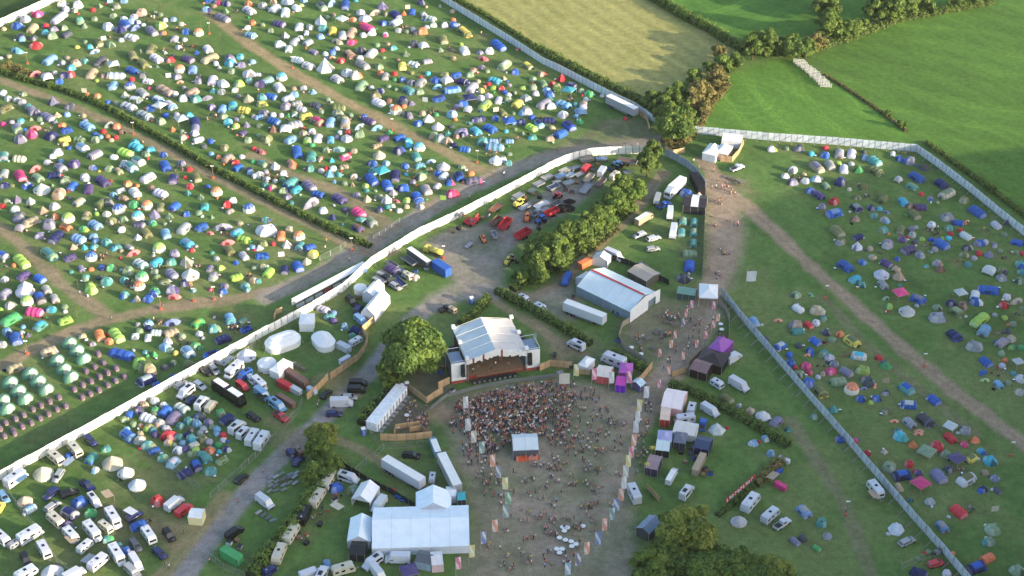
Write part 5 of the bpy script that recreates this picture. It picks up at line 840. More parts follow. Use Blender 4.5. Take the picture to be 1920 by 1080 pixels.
# ---- stack of white barriers in the pasture
bm = MB()
for z in (.2, .65, 1.1): bm.box(-1.5, 1.5, -.04, .04, z, z+.16)
for xx in (-1.5, 0, 1.5): bm.box(xx-.06, xx+.06, -.06, .06, 0, 1.35)
BR = bm.build('barrier_panel', M['steelpale'])
for k in range(17):
    t = k/16; x, y = 1498+t*52, 118+t*46
    o = obj('barrier_panel', BR, None, None, P(x+random.uniform(-2, 2), y), R(-12+random.uniform(-5, 5)), (1.25,)*3)
    thing(o, 'white slatted barrier panel standing in the row at the pasture corner', 'barrier', 'white barrier panel', group='row of white barrier panels in the pasture', fixed=True)
# ------------------------------------------------------------------ vehicles: each kind built once as a list of parts
VK = {}
def part(lst, name, bm, m, smooth=False, keep=None): lst.append((name, bm.build(name, M[m], smooth), keep))
def wheels(lst, xs, y, r, wd=.24):
    for x in xs:
        for s in (-1, 1): part(lst, 'wheel', MB().wheel(x, s*y, r, r, wd), 'rubber', keep=('rim', MB().wheel(x, s*(y+wd*.5), r, r*.55, .03, n=10).build('rim', M['steel'])))
def slab(bm, pts, th=.02): bm.add(pts, [tuple(range(len(pts)))]); return bm
def make_car(L=4.3, W=1.8, Hh=1.45, kind='hatch'):
    p = []; h = L/2; zb = .32; zw = .92
    roof0, roof1 = (-h+.35 if kind != 'saloon' else -h+1.0), h-1.75
    base = [(-h, zb), (h, zb), (h, .68), (h-.95, zw), (-h, zw+.02)]
    part(p, 'body', MB().prism(base, -W/2, W/2), 'paint', True)
    cab = [(-h+.05, zw), (h-1.0, zw), (roof1, Hh), (roof0, Hh)]
    part(p, 'cabin', MB().prism(cab, -W/2+.06, W/2-.06, inset=.14, zin=zw+.1), 'paint')
    for s in (-1, 1):
        y0, y1 = s*(W/2-.055), s*(W/2-.19); pts = [(-h+.35, y0, zw+.05), (h-1.25, y0, zw+.05), (roof1-.05, y1, Hh-.1), (roof0+.2, y1, Hh-.1)]
        part(p, 'side_window', slab(MB(), pts if s < 0 else pts[::-1]), 'glass')
    part(p, 'windscreen', slab(MB(), [(h-1.04, -W/2+.16, zw+.06), (h-1.04, W/2-.16, zw+.06), (roof1+.04, W/2-.26, Hh-.03), (roof1+.04, -W/2+.26, Hh-.03)]), 'glass')
    part(p, 'rear_window', slab(MB(), [(-h+.02, W/2-.18, zw+.1), (-h+.02, -W/2+.18, zw+.1), (roof0-.03, -W/2+.28, Hh-.06), (roof0-.03, W/2-.28, Hh-.06)]), 'glass')
    wheels(p, (-h+.75, h-.8), W/2-.1, .32); return p
def make_van(L=5.6, W=2.0, Hh=2.4, windows=False, solar=False, poptop=False):
    p = []; h = L/2; zb = .35
    prof = [(-h, zb), (h, zb), (h, .95), (h-.75, 1.25), (h-1.45, Hh-.05), (h-1.8, Hh), (-h+.08, Hh), (-h, Hh-.12)]
    part(p, 'body', MB().prism(prof, -W/2, W/2, inset=.13, zin=1.4), 'paint')
    part(p, 'windscreen', slab(MB(), [(h-.80, -W/2+.2, 1.32), (h-.80, W/2-.2, 1.32), (h-1.40, W/2-.28, Hh-.18), (h-1.40, -W/2+.28, Hh-.18)]), 'glass')
    for s in (-1, 1):
        for x0, x1 in ([(h-2.1, h-1.15)]+([(-h+.4, h-2.4)] if windows else [])):
            pts = [(x0, s*(W/2+.0), 1.25), (x1, s*(W/2+.0), 1.25), (x1-.2, s*(W/2-.115), Hh-.45), (x0, s*(W/2-.115), Hh-.45)]; part(p, 'side_window', slab(MB(), pts if s < 0 else pts[::-1]), 'glass')
    part(p, 'bonnet', MB().box(h-.72, h-.02, -W/2+.15, W/2-.15, .93, 1.12), 'paint')
    if solar: part(p, 'solar_panel', MB().box(-h+.9, -h+2.4, -.5, .5, Hh+.01, Hh+.06), 'glass')
    if poptop: part(p, 'pop_top', MB().box(-h+.5, h-2.0, -W/2+.3, W/2-.3, Hh, Hh+.25, taper=.1), 'pvc')
    part(p, 'bumper', MB().box(h-.03, h+.08, -W/2+.1, W/2-.1, .4, .65), 'darksteel')
    wheels(p, (-h+1.0, h-.95), W/2-.1, .36); return p
def make_caravan(L=5.6, W=2.2, Hh=2.5, old=False):
    p = []; h = L/2
    prof = [(-h, .5), (h, .5), (h+(.12 if old else 0), 1.5), (h-.35, Hh-.15), (h-.8, Hh), (-h+.6, Hh), (-h+.2, Hh-.15), (-h-(.1 if old else 0), 1.5)]
    part(p, 'body', MB().prism(prof, -W/2, W/2, inset=.1, zin=2.0), 'paint')
    for s in (-1, 1):
        for x0 in (-h+.5, -h+2.1, h-1.4):
            pts = [(x0, s*(W/2+.012), 1.3), (x0+.9, s*(W/2+.012), 1.3), (x0+.9, s*(W/2+.012), 1.85), (x0, s*(W/2+.012), 1.85)]; part(p, 'side_window', slab(MB(), pts if s < 0 else pts[::-1]), 'glass')
    part(p, 'front_window', MB().box(h-.02, h+.06, -W/2+.25, W/2-.25, 1.25, 1.8), 'glass')
    part(p, 'roof_hatch', MB().box(-.4, .3, -.35, .35, Hh, Hh+.1), 'glass'); part(p, 'roof_vent', MB().box(-h+.9, -h+1.3, -.2, .2, Hh, Hh+.12), 'alloy')
    part(p, 'drawbar', MB().bar((h, -.5, .5), (h+1.2, 0, .5), .06).bar((h, .5, .5), (h+1.2, 0, .5), .06), 'steel')
    wheels(p, (-.1,), W/2-.15, .33); return p
def make_motorhome(L=6.6, W=2.3, Hh=2.9):
    p = []; h = L/2
    prof = [(-h, .45), (h-1.6, .45), (h-1.6, 1.9), (h-.7, 2.0), (h-.55, 2.6), (h-1.0, Hh), (-h+.2, Hh), (-h, Hh-.25)]
    part(p, 'body', MB().prism(prof, -W/2, W/2, inset=.08, zin=2.5), 'paint')
    cab = [(h-1.65, .4), (h, .4), (h, 1.0), (h-.6, 1.25), (h-1.2, 1.92), (h-1.65, 1.92)]
    part(p, 'cab', MB().prism(cab, -W/2+.12, W/2-.12), 'paint')
    part(p, 'windscreen', slab(MB(), [(h-.62, -W/2+.3, 1.28), (h-.62, W/2-.3, 1.28), (h-1.12, W/2-.36, 1.88), (h-1.12, -W/2+.36, 1.88)]), 'glass')
    for s in (-1, 1):
        for x0, x1, z0, z1 in ((-h+.6, -h+1.6, 1.5, 2.1), (-.6, .7, 1.5, 2.1), (h-1.5, h-.95, 1.25, 1.7)):
            y = s*(W/2+.012) if x0 < h-2 else s*(W/2-.10); pts = [(x0, y, z0), (x1, y, z0), (x1, y, z1), (x0, y, z1)]; part(p, 'side_window', slab(MB(), pts if s < 0 else pts[::-1]), 'glass')
    part(p, 'roof_hatch', MB().box(-.5, .2, -.35, .35, Hh, Hh+.12), 'glass'); part(p, 'roof_vent', MB().box(-h+1.0, -h+1.5, -.3, .2, Hh, Hh+.1), 'alloy')
    part(p, 'stripe', MB().box(-h+.3, h-1.7, -W/2-.012, -W/2-.004, 1.05, 1.2), 'darksteel')
    wheels(p, (-h+1.4, h-.85), W/2-.2, .36); return p
def make_lorry(L=10, W=2.5, Hh=3.8):
    p = []; h = L/2
    part(p, 'box', MB().box(-h, h-2.3, -W/2, W/2, 1.0, Hh), 'paint'); part(p, 'box_roof', MB().box(-h+.06, h-2.36, -W/2+.06, W/2-.06, Hh, Hh+.05), 'pvc')
    cab = [(h-2.1, .5), (h, .5), (h, 1.6), (h-.25, 2.9), (h-2.1, 2.95)]
    part(p, 'cab', MB().prism(cab, -W/2+.05, W/2-.05, inset=.06, zin=1.8), 'paint')
    part(p, 'windscreen', slab(MB(), [(h+.01, -W/2+.25, 1.65), (h+.01, W/2-.25, 1.65), (h-.22, W/2-.25, 2.7), (h-.22, -W/2+.25, 2.7)]), 'glass')
    for s in (-1, 1): part(p, 'side_window', MB().box(h-1.4, h-.4, s*(W/2-.04)-.02, s*(W/2-.04)+.02, 1.7, 2.5), 'glass')
    part(p, 'air_deflector', MB().prism([(h-2.1, 2.95), (h-.5, 2.95), (h-1.8, Hh-.05), (h-2.1, Hh-.05)], -W/2+.2, W/2-.2), 'paint')
    part(p, 'chassis', MB().box(-h+.3, h-.5, -.6, .6, .6, 1.0), 'darksteel'); wheels(p, (-h+1.5, -h+2.7, h-1.3), W/2-.2, .5, .35); return p
def make_trailer(L=13.4, W=2.5, Hh=3.9):
    p = []; h = L/2
    part(p, 'box', MB().box(-h, h, -W/2, W/2, 1.15, Hh), 'paint'); part(p, 'roof_skin', MB().box(-h+.08, h-.08, -W/2+.08, W/2-.08, Hh, Hh+.05), 'pvc')
    for s in (-1, 1): part(p, 'rear_door', MB().box(-h-.03, -h, s*.62-.56, s*.62+.56, 1.25, Hh-.1), 'paint')
    part(p, 'chassis', MB().box(-h+.2, h-.3, -.5, .5, .75, 1.14), 'darksteel'); part(p, 'landing_leg', MB().box(h-3, h-2.8, -.9, .9, 0, .8), 'darksteel')
    for s in (-1, 1): part(p, 'side_guard', MB().box(-h+4.2, h-3.4, s*(W/2-.13)-.03, s*(W/2-.13)+.03, .5, .9), 'steel')
    wheels(p, (-h+1.2, -h+2.4, -h+3.6), W/2-.25, .48, .4); return p
def make_coach(L=12, W=2.5, Hh=3.6):
    p = []; h = L/2
    prof = [(-h, .4), (h, .4), (h, 1.4), (h-.35, Hh-.1), (h-.7, Hh), (-h+.2, Hh), (-h, Hh-.2)]
    part(p, 'body', MB().prism(prof, -W/2, W/2, inset=.08, zin=2.5), 'paint')
    for s in (-1, 1):
        for k in range(7): x0 = -h+.5+k*1.55; part(p, 'side_window', MB().box(x0, x0+1.4, s*(W/2-.01)-.02, s*(W/2-.01)+.02, 1.7, 2.45), 'glass')
    part(p, 'windscreen', slab(MB(), [(h+.01, -W/2+.15, 1.45), (h+.01, W/2-.15, 1.45), (h-.30, W/2-.2, 3.2), (h-.30, -W/2+.2, 3.2)]), 'glass')
    for x0 in (-h+.6, .6): part(p, 'roof_pod', MB().box(x0, x0+4.6, -W/2+.35, W/2-.35, Hh, Hh+.12), 'pvc')
    wheels(p, (-h+2.2, -h+3.3, h-2.3), W/2-.15, .48, .35); return p
def make_container(L=6.0, W=2.4, Hh=2.6):
    p = []; h = L/2; b = MB().box(-h, h, -W/2, W/2, .1, Hh)
    for k in range(16):
        x = -h+.3+k*(L-.6)/15
        for s in (-1, 1): b.box(x-.09, x+.09, s*(W/2+.01)-.03, s*(W/2+.01)+.03, .25, Hh-.15)
    part(p, 'shell', b, 'paint_flat'); part(p, 'roof', MB().box(-h+.1, h-.1, -W/2+.1, W/2-.1, Hh, Hh+.04), 'paint_flat')
    for s in (-1, 1): part(p, 'door', MB().box(h, h+.06, s*.58-.54, s*.58+.54, .2, Hh-.1), 'paint_flat')
    [part(p, 'corner_post', MB().box(i*(h-.05)-.07, i*(h-.05)+.07, j*(W/2-.05)-.07, j*(W/2-.05)+.07, .05, Hh+.05), 'darksteel') for i in (-1, 1) for j in (-1, 1)]; return p
def make_pickup(L=5.1, W=1.85):
    p = []; h = L/2
    part(p, 'body', MB().prism([(-h, .45), (h, .45), (h, .95), (h-1.1, 1.1), (-h, 1.1)], -W/2, W/2), 'paint')
    part(p, 'cabin', MB().prism([(-.5, 1.1), (h-1.1, 1.1), (h-1.8, 1.8), (-.4, 1.8)], -W/2+.05, W/2-.05, inset=.12, zin=1.2), 'paint')
    part(p, 'windscreen', slab(MB(), [(h-1.14, -W/2+.15, 1.16), (h-1.14, W/2-.15, 1.16), (h-1.76, W/2-.25, 1.76), (h-1.76, -W/2+.25, 1.76)]), 'glass')
    for s in (-1, 1): part(p, 'side_window', MB().box(-.35, h-1.9, s*(W/2-.10)-.03, s*(W/2-.10)+.03, 1.2, 1.65), 'glass')
    part(p, 'load_bed', MB().box(-h+.1, -.6, -W/2+.12, W/2-.12, 1.1, 1.12), 'darksteel')
    wheels(p, (-h+.9, h-.9), W/2-.1, .38); return p
def make_tractor():
    p = []
    part(p, 'bonnet', MB().prism([(.1, .9), (1.9, .9), (1.9, 1.45), (.1, 1.7)], -.4, .4), 'paint'); part(p, 'cabin', MB().box(-1.2, .2, -.75, .75, 1.0, 2.5, taper=.12), 'glass'); part(p, 'cab_roof', MB().box(-1.25, .25, -.75, .75, 2.5, 2.65), 'paint')
    part(p, 'exhaust', MB().bar((.9, .35, 1.5), (.9, .35, 2.6), .05), 'darksteel')
    for s in (-1, 1): part(p, 'wheel', MB().wheel(-.9, s*.95, .85, .85, .5, n=16), 'rubber'); part(p, 'wheel', MB().wheel(1.3, s*.85, .55, .55, .35), 'rubber'); part(p, 'mudguard', MB().box(-1.6, -.2, s*.9-.3, s*.9+.3, 1.7, 1.8), 'paint')
    return p
def make_loader():
    p = []
    part(p, 'chassis', MB().box(-2.2, 1.2, -.8, .8, .7, 1.5), 'paint_flat'); part(p, 'cabin', MB().box(-.9, .6, -.7, .2, 1.5, 2.7, taper=.1), 'glass'); part(p, 'cab_roof', MB().box(-.95, .65, -.75, .25, 2.7, 2.8), 'paint_flat')
    part(p, 'engine_cover', MB().prism([(-2.3, 1.5), (-.9, 1.5), (-.9, 2.0), (-2.1, 1.9)], -.7, .7), 'paint_flat')
    part(p, 'boom', MB().bar((-1.6, .5, 2.0), (2.6, .5, 1.1), .22).bar((2.6, .5, 1.1), (3.0, .5, .5), .16), 'paint_flat'); part(p, 'bucket', MB().prism([(2.9, .1), (3.9, .1), (3.1, .9)], -.9, .9), 'darksteel')
    wheels(p, (-1.5, 1.0), .9, .62, .42); return p
def make_skip(L=5.2, W=2.2):
    p = []; h = L/2; b = MB(); t = .1
    for x0, x1, y0, y1 in ((-h, h, -W/2, -W/2+t), (-h, h, W/2-t, W/2), (-h, -h+t, -W/2+t, W/2-t), (h-t, h, -W/2+t, W/2-t)): b.box(x0, x1, y0, y1, .9, 2.1)
    part(p, 'tub', b, 'paint_flat'); part(p, 'floor', MB().box(-h+t, h-t, -W/2+t, W/2-t, .8, .95), 'paint_flat')
    rb = MB()
    for k in range(6):
        x = -h+.4+k*(L-.8)/5
        for s in (-1, 1): rb.box(x-.06, x+.06, s*(W/2+.03)-.04, s*(W/2+.03)+.04, .9, 2.05)
    part(p, 'ribs', rb, 'paint_flat'); part(p, 'drawbar', MB().bar((h, 0, .7), (h+1.5, 0, .5), .09), 'darksteel'); wheels(p, (-.7, .4), W/2-.1, .45, .32); return p
def make_flatbed(L=4.8, W=2.0):
    p = []; h = L/2
    part(p, 'bed', MB().box(-h, h, -W/2, W/2, .75, .88), 'paint_flat')
    b = MB()
    for s in (-1, 1): b.box(-h, h, s*(W/2-.04)-.04, s*(W/2-.04)+.04, .88, 1.2)
    b.box(h-.08, h, -W/2+.1, W/2-.1, .88, 1.3); part(p, 'side_boards', b, 'steel')
    part(p, 'drawbar', MB().bar((h, 0, .7), (h+1.3, 0, .5), .07), 'darksteel'); wheels(p, (-.5, .4), W/2-.15, .36); return p
def make_rack(L=3.2, W=1.8):
    p = []; h = L/2
    part(p, 'frame', MB().box(-h, h, -W/2, -W/2+.08, .3, .9).box(-h, h, W/2-.08, W/2, .3, .9).box(-h, -h+.08, -W/2, W/2, .3, .9).box(h-.08, h, -W/2, W/2, .3, .9), 'steel')
    part(p, 'load', MB().box(-h+.15, h-.15, -W/2+.15, W/2-.15, .3, .75), 'paint_flat')
    b = MB()
    for k in range(5): x = -h+.3+k*(L-.6)/4; b.bar((x, -W/2, .9), (x, W/2, .9), .03)
    part(p, 'cross_bars', b, 'alloy'); part(p, 'feet', MB().box(-h, -h+.2, -W/2, W/2, 0, .3).box(h-.2, h, -W/2, W/2, 0, .3), 'darksteel'); return p
def make_tanker():
    p = []; n = 16; L, r = 5.0, 1.05; b = MB(); vs_ = []; xs = [-L/2-.2, -L/2, L/2, L/2+.2]; rr = [r*.6, r, r, r*.6]
    for x, q in zip(xs, rr): vs_ += [(x-.9, q*math.cos(2*math.pi*k/n), 1.95+q*math.sin(2*math.pi*k/n)) for k in range(n)]
    b.add(vs_, [(i*n+k, (i+1)*n+k, (i+1)*n+(k+1) % n, i*n+(k+1) % n) for i in range(3) for k in range(n)]+[tuple(range(n)), tuple(range(3*n, 4*n))[::-1]])
    part(p, 'tank', b, 'paint_flat', True); part(p, 'cab', MB().prism([(2.1, .6), (4.0, .6), (4.0, 1.6), (3.7, 2.7), (2.1, 2.7)], -1.1, 1.1), 'paint_flat'); part(p, 'windscreen', slab(MB(), [(4.01, -.9, 1.65), (4.01, .9, 1.65), (3.75, .9, 2.5), (3.75, -.9, 2.5)]), 'glass')
    part(p, 'chassis', MB().box(-3.4, 3.6, -.5, .5, .6, .95), 'darksteel'); part(p, 'bands', MB().box(-1.95, -1.85, -1.1, 1.1, 2.95, 3.03).box(.4, .5, -1.1, 1.1, 2.95, 3.03), 'darksteel'); wheels(p, (-2.6, -1.5, 2.9), 1.0, .48, .35); return p
def make_lift():
    p = []
    part(p, 'base', MB().box(-1.5, 1.5, -1, 1, .5, 1.2), 'paint_flat'); part(p, 'lower_boom', MB().bar((-1.0, 0, 1.3), (2.6, 0, 2.0), .25), 'paint_flat'); part(p, 'upper_boom', MB().bar((2.6, 0, 2.1), (-2.8, .5, 2.4), .2), 'paint_flat'); part(p, 'basket', MB().box(-3.6, -2.6, -.4, 1.4, 1.6, 2.6), 'steel'); wheels(p, (-1.1, 1.1), 1.0, .5, .4); return p
VMAKE = dict(car=(make_car, 4.4), estate=(lambda: make_car(4.7, 1.82, 1.5), 4.7), suv=(lambda: make_car(4.6, 1.9, 1.8), 4.6), saloon=(lambda: make_car(4.6, 1.8, 1.42, 'saloon'), 4.6), van=(make_van, 5.6), bigvan=(lambda: make_van(6.2, 2.1, 2.65), 6.2), minivan=(lambda: make_van(5.0, 1.95, 2.0, True), 5.0),
    camper=(lambda: make_van(5.6, 2.0, 2.5, True, True), 5.6), poptop=(lambda: make_van(4.9, 1.9, 2.0, True, False, True), 4.9), caravan=(make_caravan, 5.6), oldcaravan=(lambda: make_caravan(6.2, 2.3, 2.6, True), 6.2), boxtrailer=(lambda: make_caravan(4.2, 2.1, 2.4), 4.2), motorhome=(make_motorhome, 6.6), lorry=(make_lorry, 10), trailer=(make_trailer, 13.4), coach=(make_coach, 12), container=(make_container, 6.0), longcontainer=(lambda: make_container(10.5, 2.5, 2.8), 10.5),
    pickup=(make_pickup, 5.1), tractor=(make_tractor, 4), loader=(make_loader, 5), skip=(make_skip, 5.2), flatbed=(make_flatbed, 4.8), rack=(make_rack, 3.2), tanker=(make_tanker, 7.5), lift=(make_lift, 6))
VNAME = dict(car='parked_car', estate='estate_car', suv='four_by_four', saloon='saloon_car', van='panel_van', bigvan='large_van', minivan='minibus', camper='camper_van', poptop='pop_top_camper', caravan='touring_caravan', oldcaravan='vintage_caravan', boxtrailer='box_trailer', motorhome='motorhome', lorry='box_lorry', trailer='articulated_trailer', coach='tour_coach', container='shipping_container', longcontainer='long_container', pickup='pickup_truck', tractor='farm_tractor', loader='wheel_loader', skip='tipping_trailer', flatbed='flatbed_trailer', rack='steel_rack', tanker='tanker_lorry', lift='boom_lift')
VCAT = dict(car='car', estate='car', suv='car', saloon='car', van='van', bigvan='van', minivan='van', camper='camper van', poptop='camper van', caravan='caravan', oldcaravan='caravan', boxtrailer='trailer', motorhome='motorhome', lorry='lorry', trailer='trailer', coach='coach', container='container', longcontainer='container', pickup='pickup', tractor='tractor', loader='loader', skip='trailer', flatbed='trailer', rack='rack', tanker='lorry', lift='boom lift')
# kind x y heading(image degrees, nose direction) colour [scale]
VEH = """lorry 1265 362 222 wh;longcontainer 1307 352 -62 bk;van 1256 405 262 wh;bigvan 1262 440 262 wh;lorry 1207 417 30 be .72;car 1199 444 200 wh;estate 1225 450 20 wh;pickup 1245 388 20 bl;van 1129 326 60 wh;caravan 1152 334 40 of .8;van 1099 320 45 rd .9;tractor 1157 314 150 sk;flatbed 1176 308 -10 br 1.4;flatbed 1104 338 50 be 1.1;flatbed 1126 346 50 br 1.1;flatbed 1099 358 50 gy 1.3;
rack 972 370 25 gy 1.2;rack 998 360 25 gr;rack 1010 348 25 gy 1.2;rack 1026 336 25 of 1.3;rack 1038 354 25 nb 1.3;rack 1052 334 22 sk 1.4;rack 1066 346 22 gy 1.2;rack 1078 318 20 gy 1.1;rack 1128 301 0 sk 1.2;rack 1058 323 22 of 1.2;rack 1068 332 22 sk 1.2;rack 968 375 25 gr;rack 1176 325 10 gy .8;rack 1100 302 10 be 1.5;
loader 974 386 30 ye;loader 988 412 80 or .9;tractor 1014 418 210 bl;flatbed 1017 388 30 wh 1.2;flatbed 1026 396 30 gy 1.1;skip 1034 404 25 rd;skip 980 446 30 rd 1.1;skip 947 427 50 rd 1.1;skip 930 420 40 br .9;lift 880 421 -20 rd 1.1;lift 893 415 60 rd .8;skip 927 445 -65 gy .7;flatbed 930 394 35 or 1.1;tanker 814 477 160 ye .85;trailer 786 492 -35 dg .75;container 828 510 -35 bl 1.1;flatbed 719 519 -30 gy;flatbed 711 529 -30 gy;flatbed 751 534 -40 nb;loader 952 493 60 ye .8;loader 1105 454 120 ye .8;loader 962 487 -40 be .7;
van 1062 529 240 bl .95;bigvan 1151 484 -22 wh;suv 1207 505 -28 dg;container 1097 499 28 or .8;
minivan 672 723 0 bk;minivan 669 735 0 bk;car 656 748 0 gy;bigvan 641 761 0 wh;car 627 779 0 nb;minivan 677 605 -40 sk;suv 659 568 -40 bk;suv 672 583 60 nb;caravan 667 645 30 wh .75;container 645 656 -25 wh .75;container 647 679 30 wh .6;
van 492 744 -35 sk;motorhome 487 725 -40 wh .85;camper 521 766 -35 sk;longcontainer 537 756 -30 br .62;container 534 727 -30 rd .75;container 555 736 -30 wh .62;longcontainer 557 715 -33 br .8;container 585 736 -30 wh .55;pickup 527 785 -35 rd;
motorhome 439 701 222 wh;coach 430 746 -32 bk;car 386 700 -35 bk;estate 402 696 -50 gy;car 375 726 -35 wh;car 341 725 30 gy;camper 349 741 215 wh;car 362 753 30 nb;camper 379 761 50 wh;van 396 766 50 of .85;camper 459 708 210 bl .85;minivan 455 728 -35 rd .9;car 472 715 -50 wh;car 475 785 -30 bk;camper 445 806 40 wh;motorhome 492 833 55 wh;motorhome 474 826 55 wh .9;camper 457 816 45 wh .9;poptop 414 683 -20 wh .8;
estate 170 829 -45 nb;caravan 106 865 -40 of;caravan 142 849 -50 of;estate 110 896 235 gy;motorhome 31 904 35 wh;estate 8 935 -55 sk;suv 96 930 215 nb;estate 130 928 20 bk;estate 99 953 35 gy;pickup 164 914 -40 nb;camper 178 944 -50 wh .9;van 327 949 40 wh;minivan 345 961 40 rd;caravan 106 982 -40 of;caravan 134 1009 -45 wh .95;motorhome 175 1004 -50 wh;caravan 199 993 -40 of .8;motorhome 214 979 -55 wh;suv 252 971 35 nb;caravan 280 1010 -55 wh;suv 317 1007 -50 bk;estate 255 1026 -55 dg;car 300 1041 -40 nb;motorhome 221 1048 -55 wh;bigvan 256 1061 -60 wh .9;minivan 249 1076 -45 gy;caravan 160 1030 40 wh .8;caravan 185 1061 40 wh;caravan 84 1037 -60 wh;motorhome 58 1010 30 wh;caravan 30 1024 30 gy .7;caravan 4 1015 -40 wh;suv 49 1053 -60 bk;caravan 50 1082 30 wh;van 140 1082 30 wh;car 453 901 40 bk;minivan 440 1003 35 bk;container 435 1050 -30 gn;caravan 2 956 60 ye .6;
van 497 946 -35 wh;suv 549 858 -50 nb;boxtrailer 562 852 -50 br .8;oldcaravan 617 907 60 of;camper 654 902 -15 wh;oldcaravan 595 941 60 of;oldcaravan 571 973 65 bk;oldcaravan 546 1008 60 of;oldcaravan 524 1045 65 of;boxtrailer 506 1076 30 nb .8;estate 771 857 -5 bk;trailer 757 899 -30 wh;boxtrailer 811 901 80 wh .8;lorry 816 846 110 sk .7;trailer 843 900 -66 gy;van 711 952 230 wh;car 751 936 -30 bl .7;camper 699 1060 215 wh;bigvan 746 1053 180 wh;caravan 644 1074 15 of;van 709 1080 -50 wh;van 583 1082 20 wh;camper 605 1082 60 wh;
trailer 1096 598 -20 wh;boxtrailer 981 564 -25 wh .8;boxtrailer 1012 582 -25 wh .9;camper 1080 652 155 wh;motorhome 1150 683 160 wh 1.1;van 1375 676 35 wh;boxtrailer 1344 725 -30 wh .9;bigvan 1385 727 -30 wh;van 1331 775 -30 wh;boxtrailer 1296 773 75 wh;motorhome 1283 792 185 wh .85;pickup 1317 800 75 bl;motorhome 1188 932 115 wh;lorry 1259 900 60 wh .6;longcontainer 1310 876 62 be .72;camper 1287 928 55 wh;caravan 1406 950 50 wh 1.15;caravan 1443 973 40 wh;pickup 1466 986 35 wh;estate 1700 1019 25 gy;car 1754 1060 15 rd;caravan 1641 924 -50 wh;trailer 1166 209 -27 gy;pickup 1382 318 22 wh;container 1470 866 -25 wh .5;container 1460 888 40 bl .4;container 1463 915 -30 pk .55;flatbed 735 500 -35 dg;flatbed 748 508 -35 gy .9;suv 728 528 -35 bk;car 742 540 -30 gy;flatbed 768 494 -35 dg 1.2;boxtrailer 765 522 -35 of .8;pickup 1008 402 30 gy;flatbed 1040 388 30 dg 1.1;tractor 1046 372 40 rd .9;flatbed 985 392 28 gy;rack 1086 330 22 gy;rack 1044 344 22 of;loader 906 452 120 or .7;car 1224 470 10 gy;van 1232 378 250 gy .9;flatbed 880 462 40 gy .8;suv 700 548 -40 dg;estate 612 742 45 bk .9;car 560 868 50 nb;boxtrailer 848 585 -30 be .7;pickup 836 582 20 bk .9;rack 1050 700 10 gy .6;boxtrailer 1290 812 10 wh .6;car 1300 838 60 bk .8;boxtrailer 1457 878 50 rd .6"""
def vehicle(kind, px, py, ang, c, s=1.0):
    if kind not in VK: VK[kind] = VMAKE[kind][0]()
    rz, mpp = heading(px, py, ang); root = obj(VNAME[kind], None, loc=P(px, py), rz=rz+R(random.uniform(-2, 2)), scale=(s, s, s)); root.empty_display_size = .5
    cc = jit(COL[c], .06)
    for nm, me, sub in VK[kind]:
        q = obj(nm, me, root, cc)
        if sub and kind in ('trailer', 'lorry', 'coach', 'tanker', 'bigvan', 'motorhome', 'van'): obj(sub[0], sub[1], q)
    nmh = VNAME[kind].replace('_', ' ')
    return thing(root, f"{CNAME[c]} {nmh}", VCAT[kind], f"{CNAME[c]} {nmh}")
for e in VEH.replace('\n', '').split(';'):
    f = e.split(); vehicle(f[0], float(f[1]), float(f[2]), float(f[3]), f[4], float(f[5]) if len(f) > 5 else 1.0)
# ------------------------------------------------------------------ tent shapes, unit sized (about 1 long, 1 wide, 1 high)
def ringmesh(b, rings, mats=None, cap=True, close=True):
    n = len(rings[0]); o = len(b.v)
    b.v += [tuple(p) for r in rings for p in r]
    for r in range(len(rings)-1):
        for k in range(n):
            b.f.append((o+r*n+k, o+r*n+(k+1) % n, o+(r+1)*n+(k+1) % n, o+(r+1)*n+k)); b.m.append(mats(k, r) if mats else 0)
    if cap: b.f.append(tuple(o+(len(rings)-1)*n+k for k in range(n))); b.m.append(mats(0, len(rings)-1) if mats else 0)
    return b
def dome_rings(n=20, lev=6, dip=.17, sq=.25, sx=.5, sy=.5):
    out = []
    for l in range(lev):
        t = l/lev*1.5; r = math.cos(t)**.85; z = math.sin(t)
        ring = []
        for k in range(n):
            th = 2*math.pi*(k+.5)/n; d = abs(math.cos(2*th))           # 1 on the sides, 0 on the diagonals where the poles run
            q = r*(1+sq*(1-d)*.45)*(1-dip*d*math.sin(t*1.6))
            ring.append((sx*q*math.cos(th), sy*q*math.sin(th), z*(1-.06*d*math.sin(2*t))))
        out.append(ring)
    return out
def patch(rings_fn, th0, th1, t0, t1, off=.03, n=5, m=4):
    b = MB(); vs_ = []
    for j in range(m+1):
        for i in range(n+1):
            t = t0+(t1-t0)*j/m; wv = 1-(j/m)**2*.75; th = (th0+th1)/2+(th1-th0)*(i/n-.5)*wv
            r = math.cos(t)**.85; d = abs(math.cos(2*th)); q = r*(1+.25*(1-d)*.45)*(1-.17*d*math.sin(t*1.6))+off
            vs_.append((.5*q*math.cos(th), .5*q*math.sin(th), math.sin(t)*(1-.06*d*math.sin(2*t))+off*.6))
    b.add(vs_, [(j*(n+1)+i, j*(n+1)+i+1, (j+1)*(n+1)+i+1, (j+1)*(n+1)+i) for j in range(m) for i in range(n)]); return b
TM = {}
DR = dome_rings()
TM['dome'] = ringmesh(MB(), DR, lambda k, r: 1 if (k in (1, 2, 3, 11, 12, 13) and r < 4) else 0).build('dome_tent', [M['fabric'], M['fabric_light']], False)
TM['popup'] = ringmesh(MB(), dome_rings(16, 5, .05, .1)).build('popup_tent', M['fabric'])
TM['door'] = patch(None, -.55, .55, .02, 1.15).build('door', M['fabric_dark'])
TM['flap'] = patch(None, -.5, .5, .02, 1.2).build('door', M['fabric'])
TM['doorlight'] = patch(None, -.5, .5, .02, 1.2).build('door', M['fabric_light'])
TM['vent'] = patch(None, math.pi-.35, math.pi+.35, .95, 1.3, .04).build('vent', M['fabric_dark'])
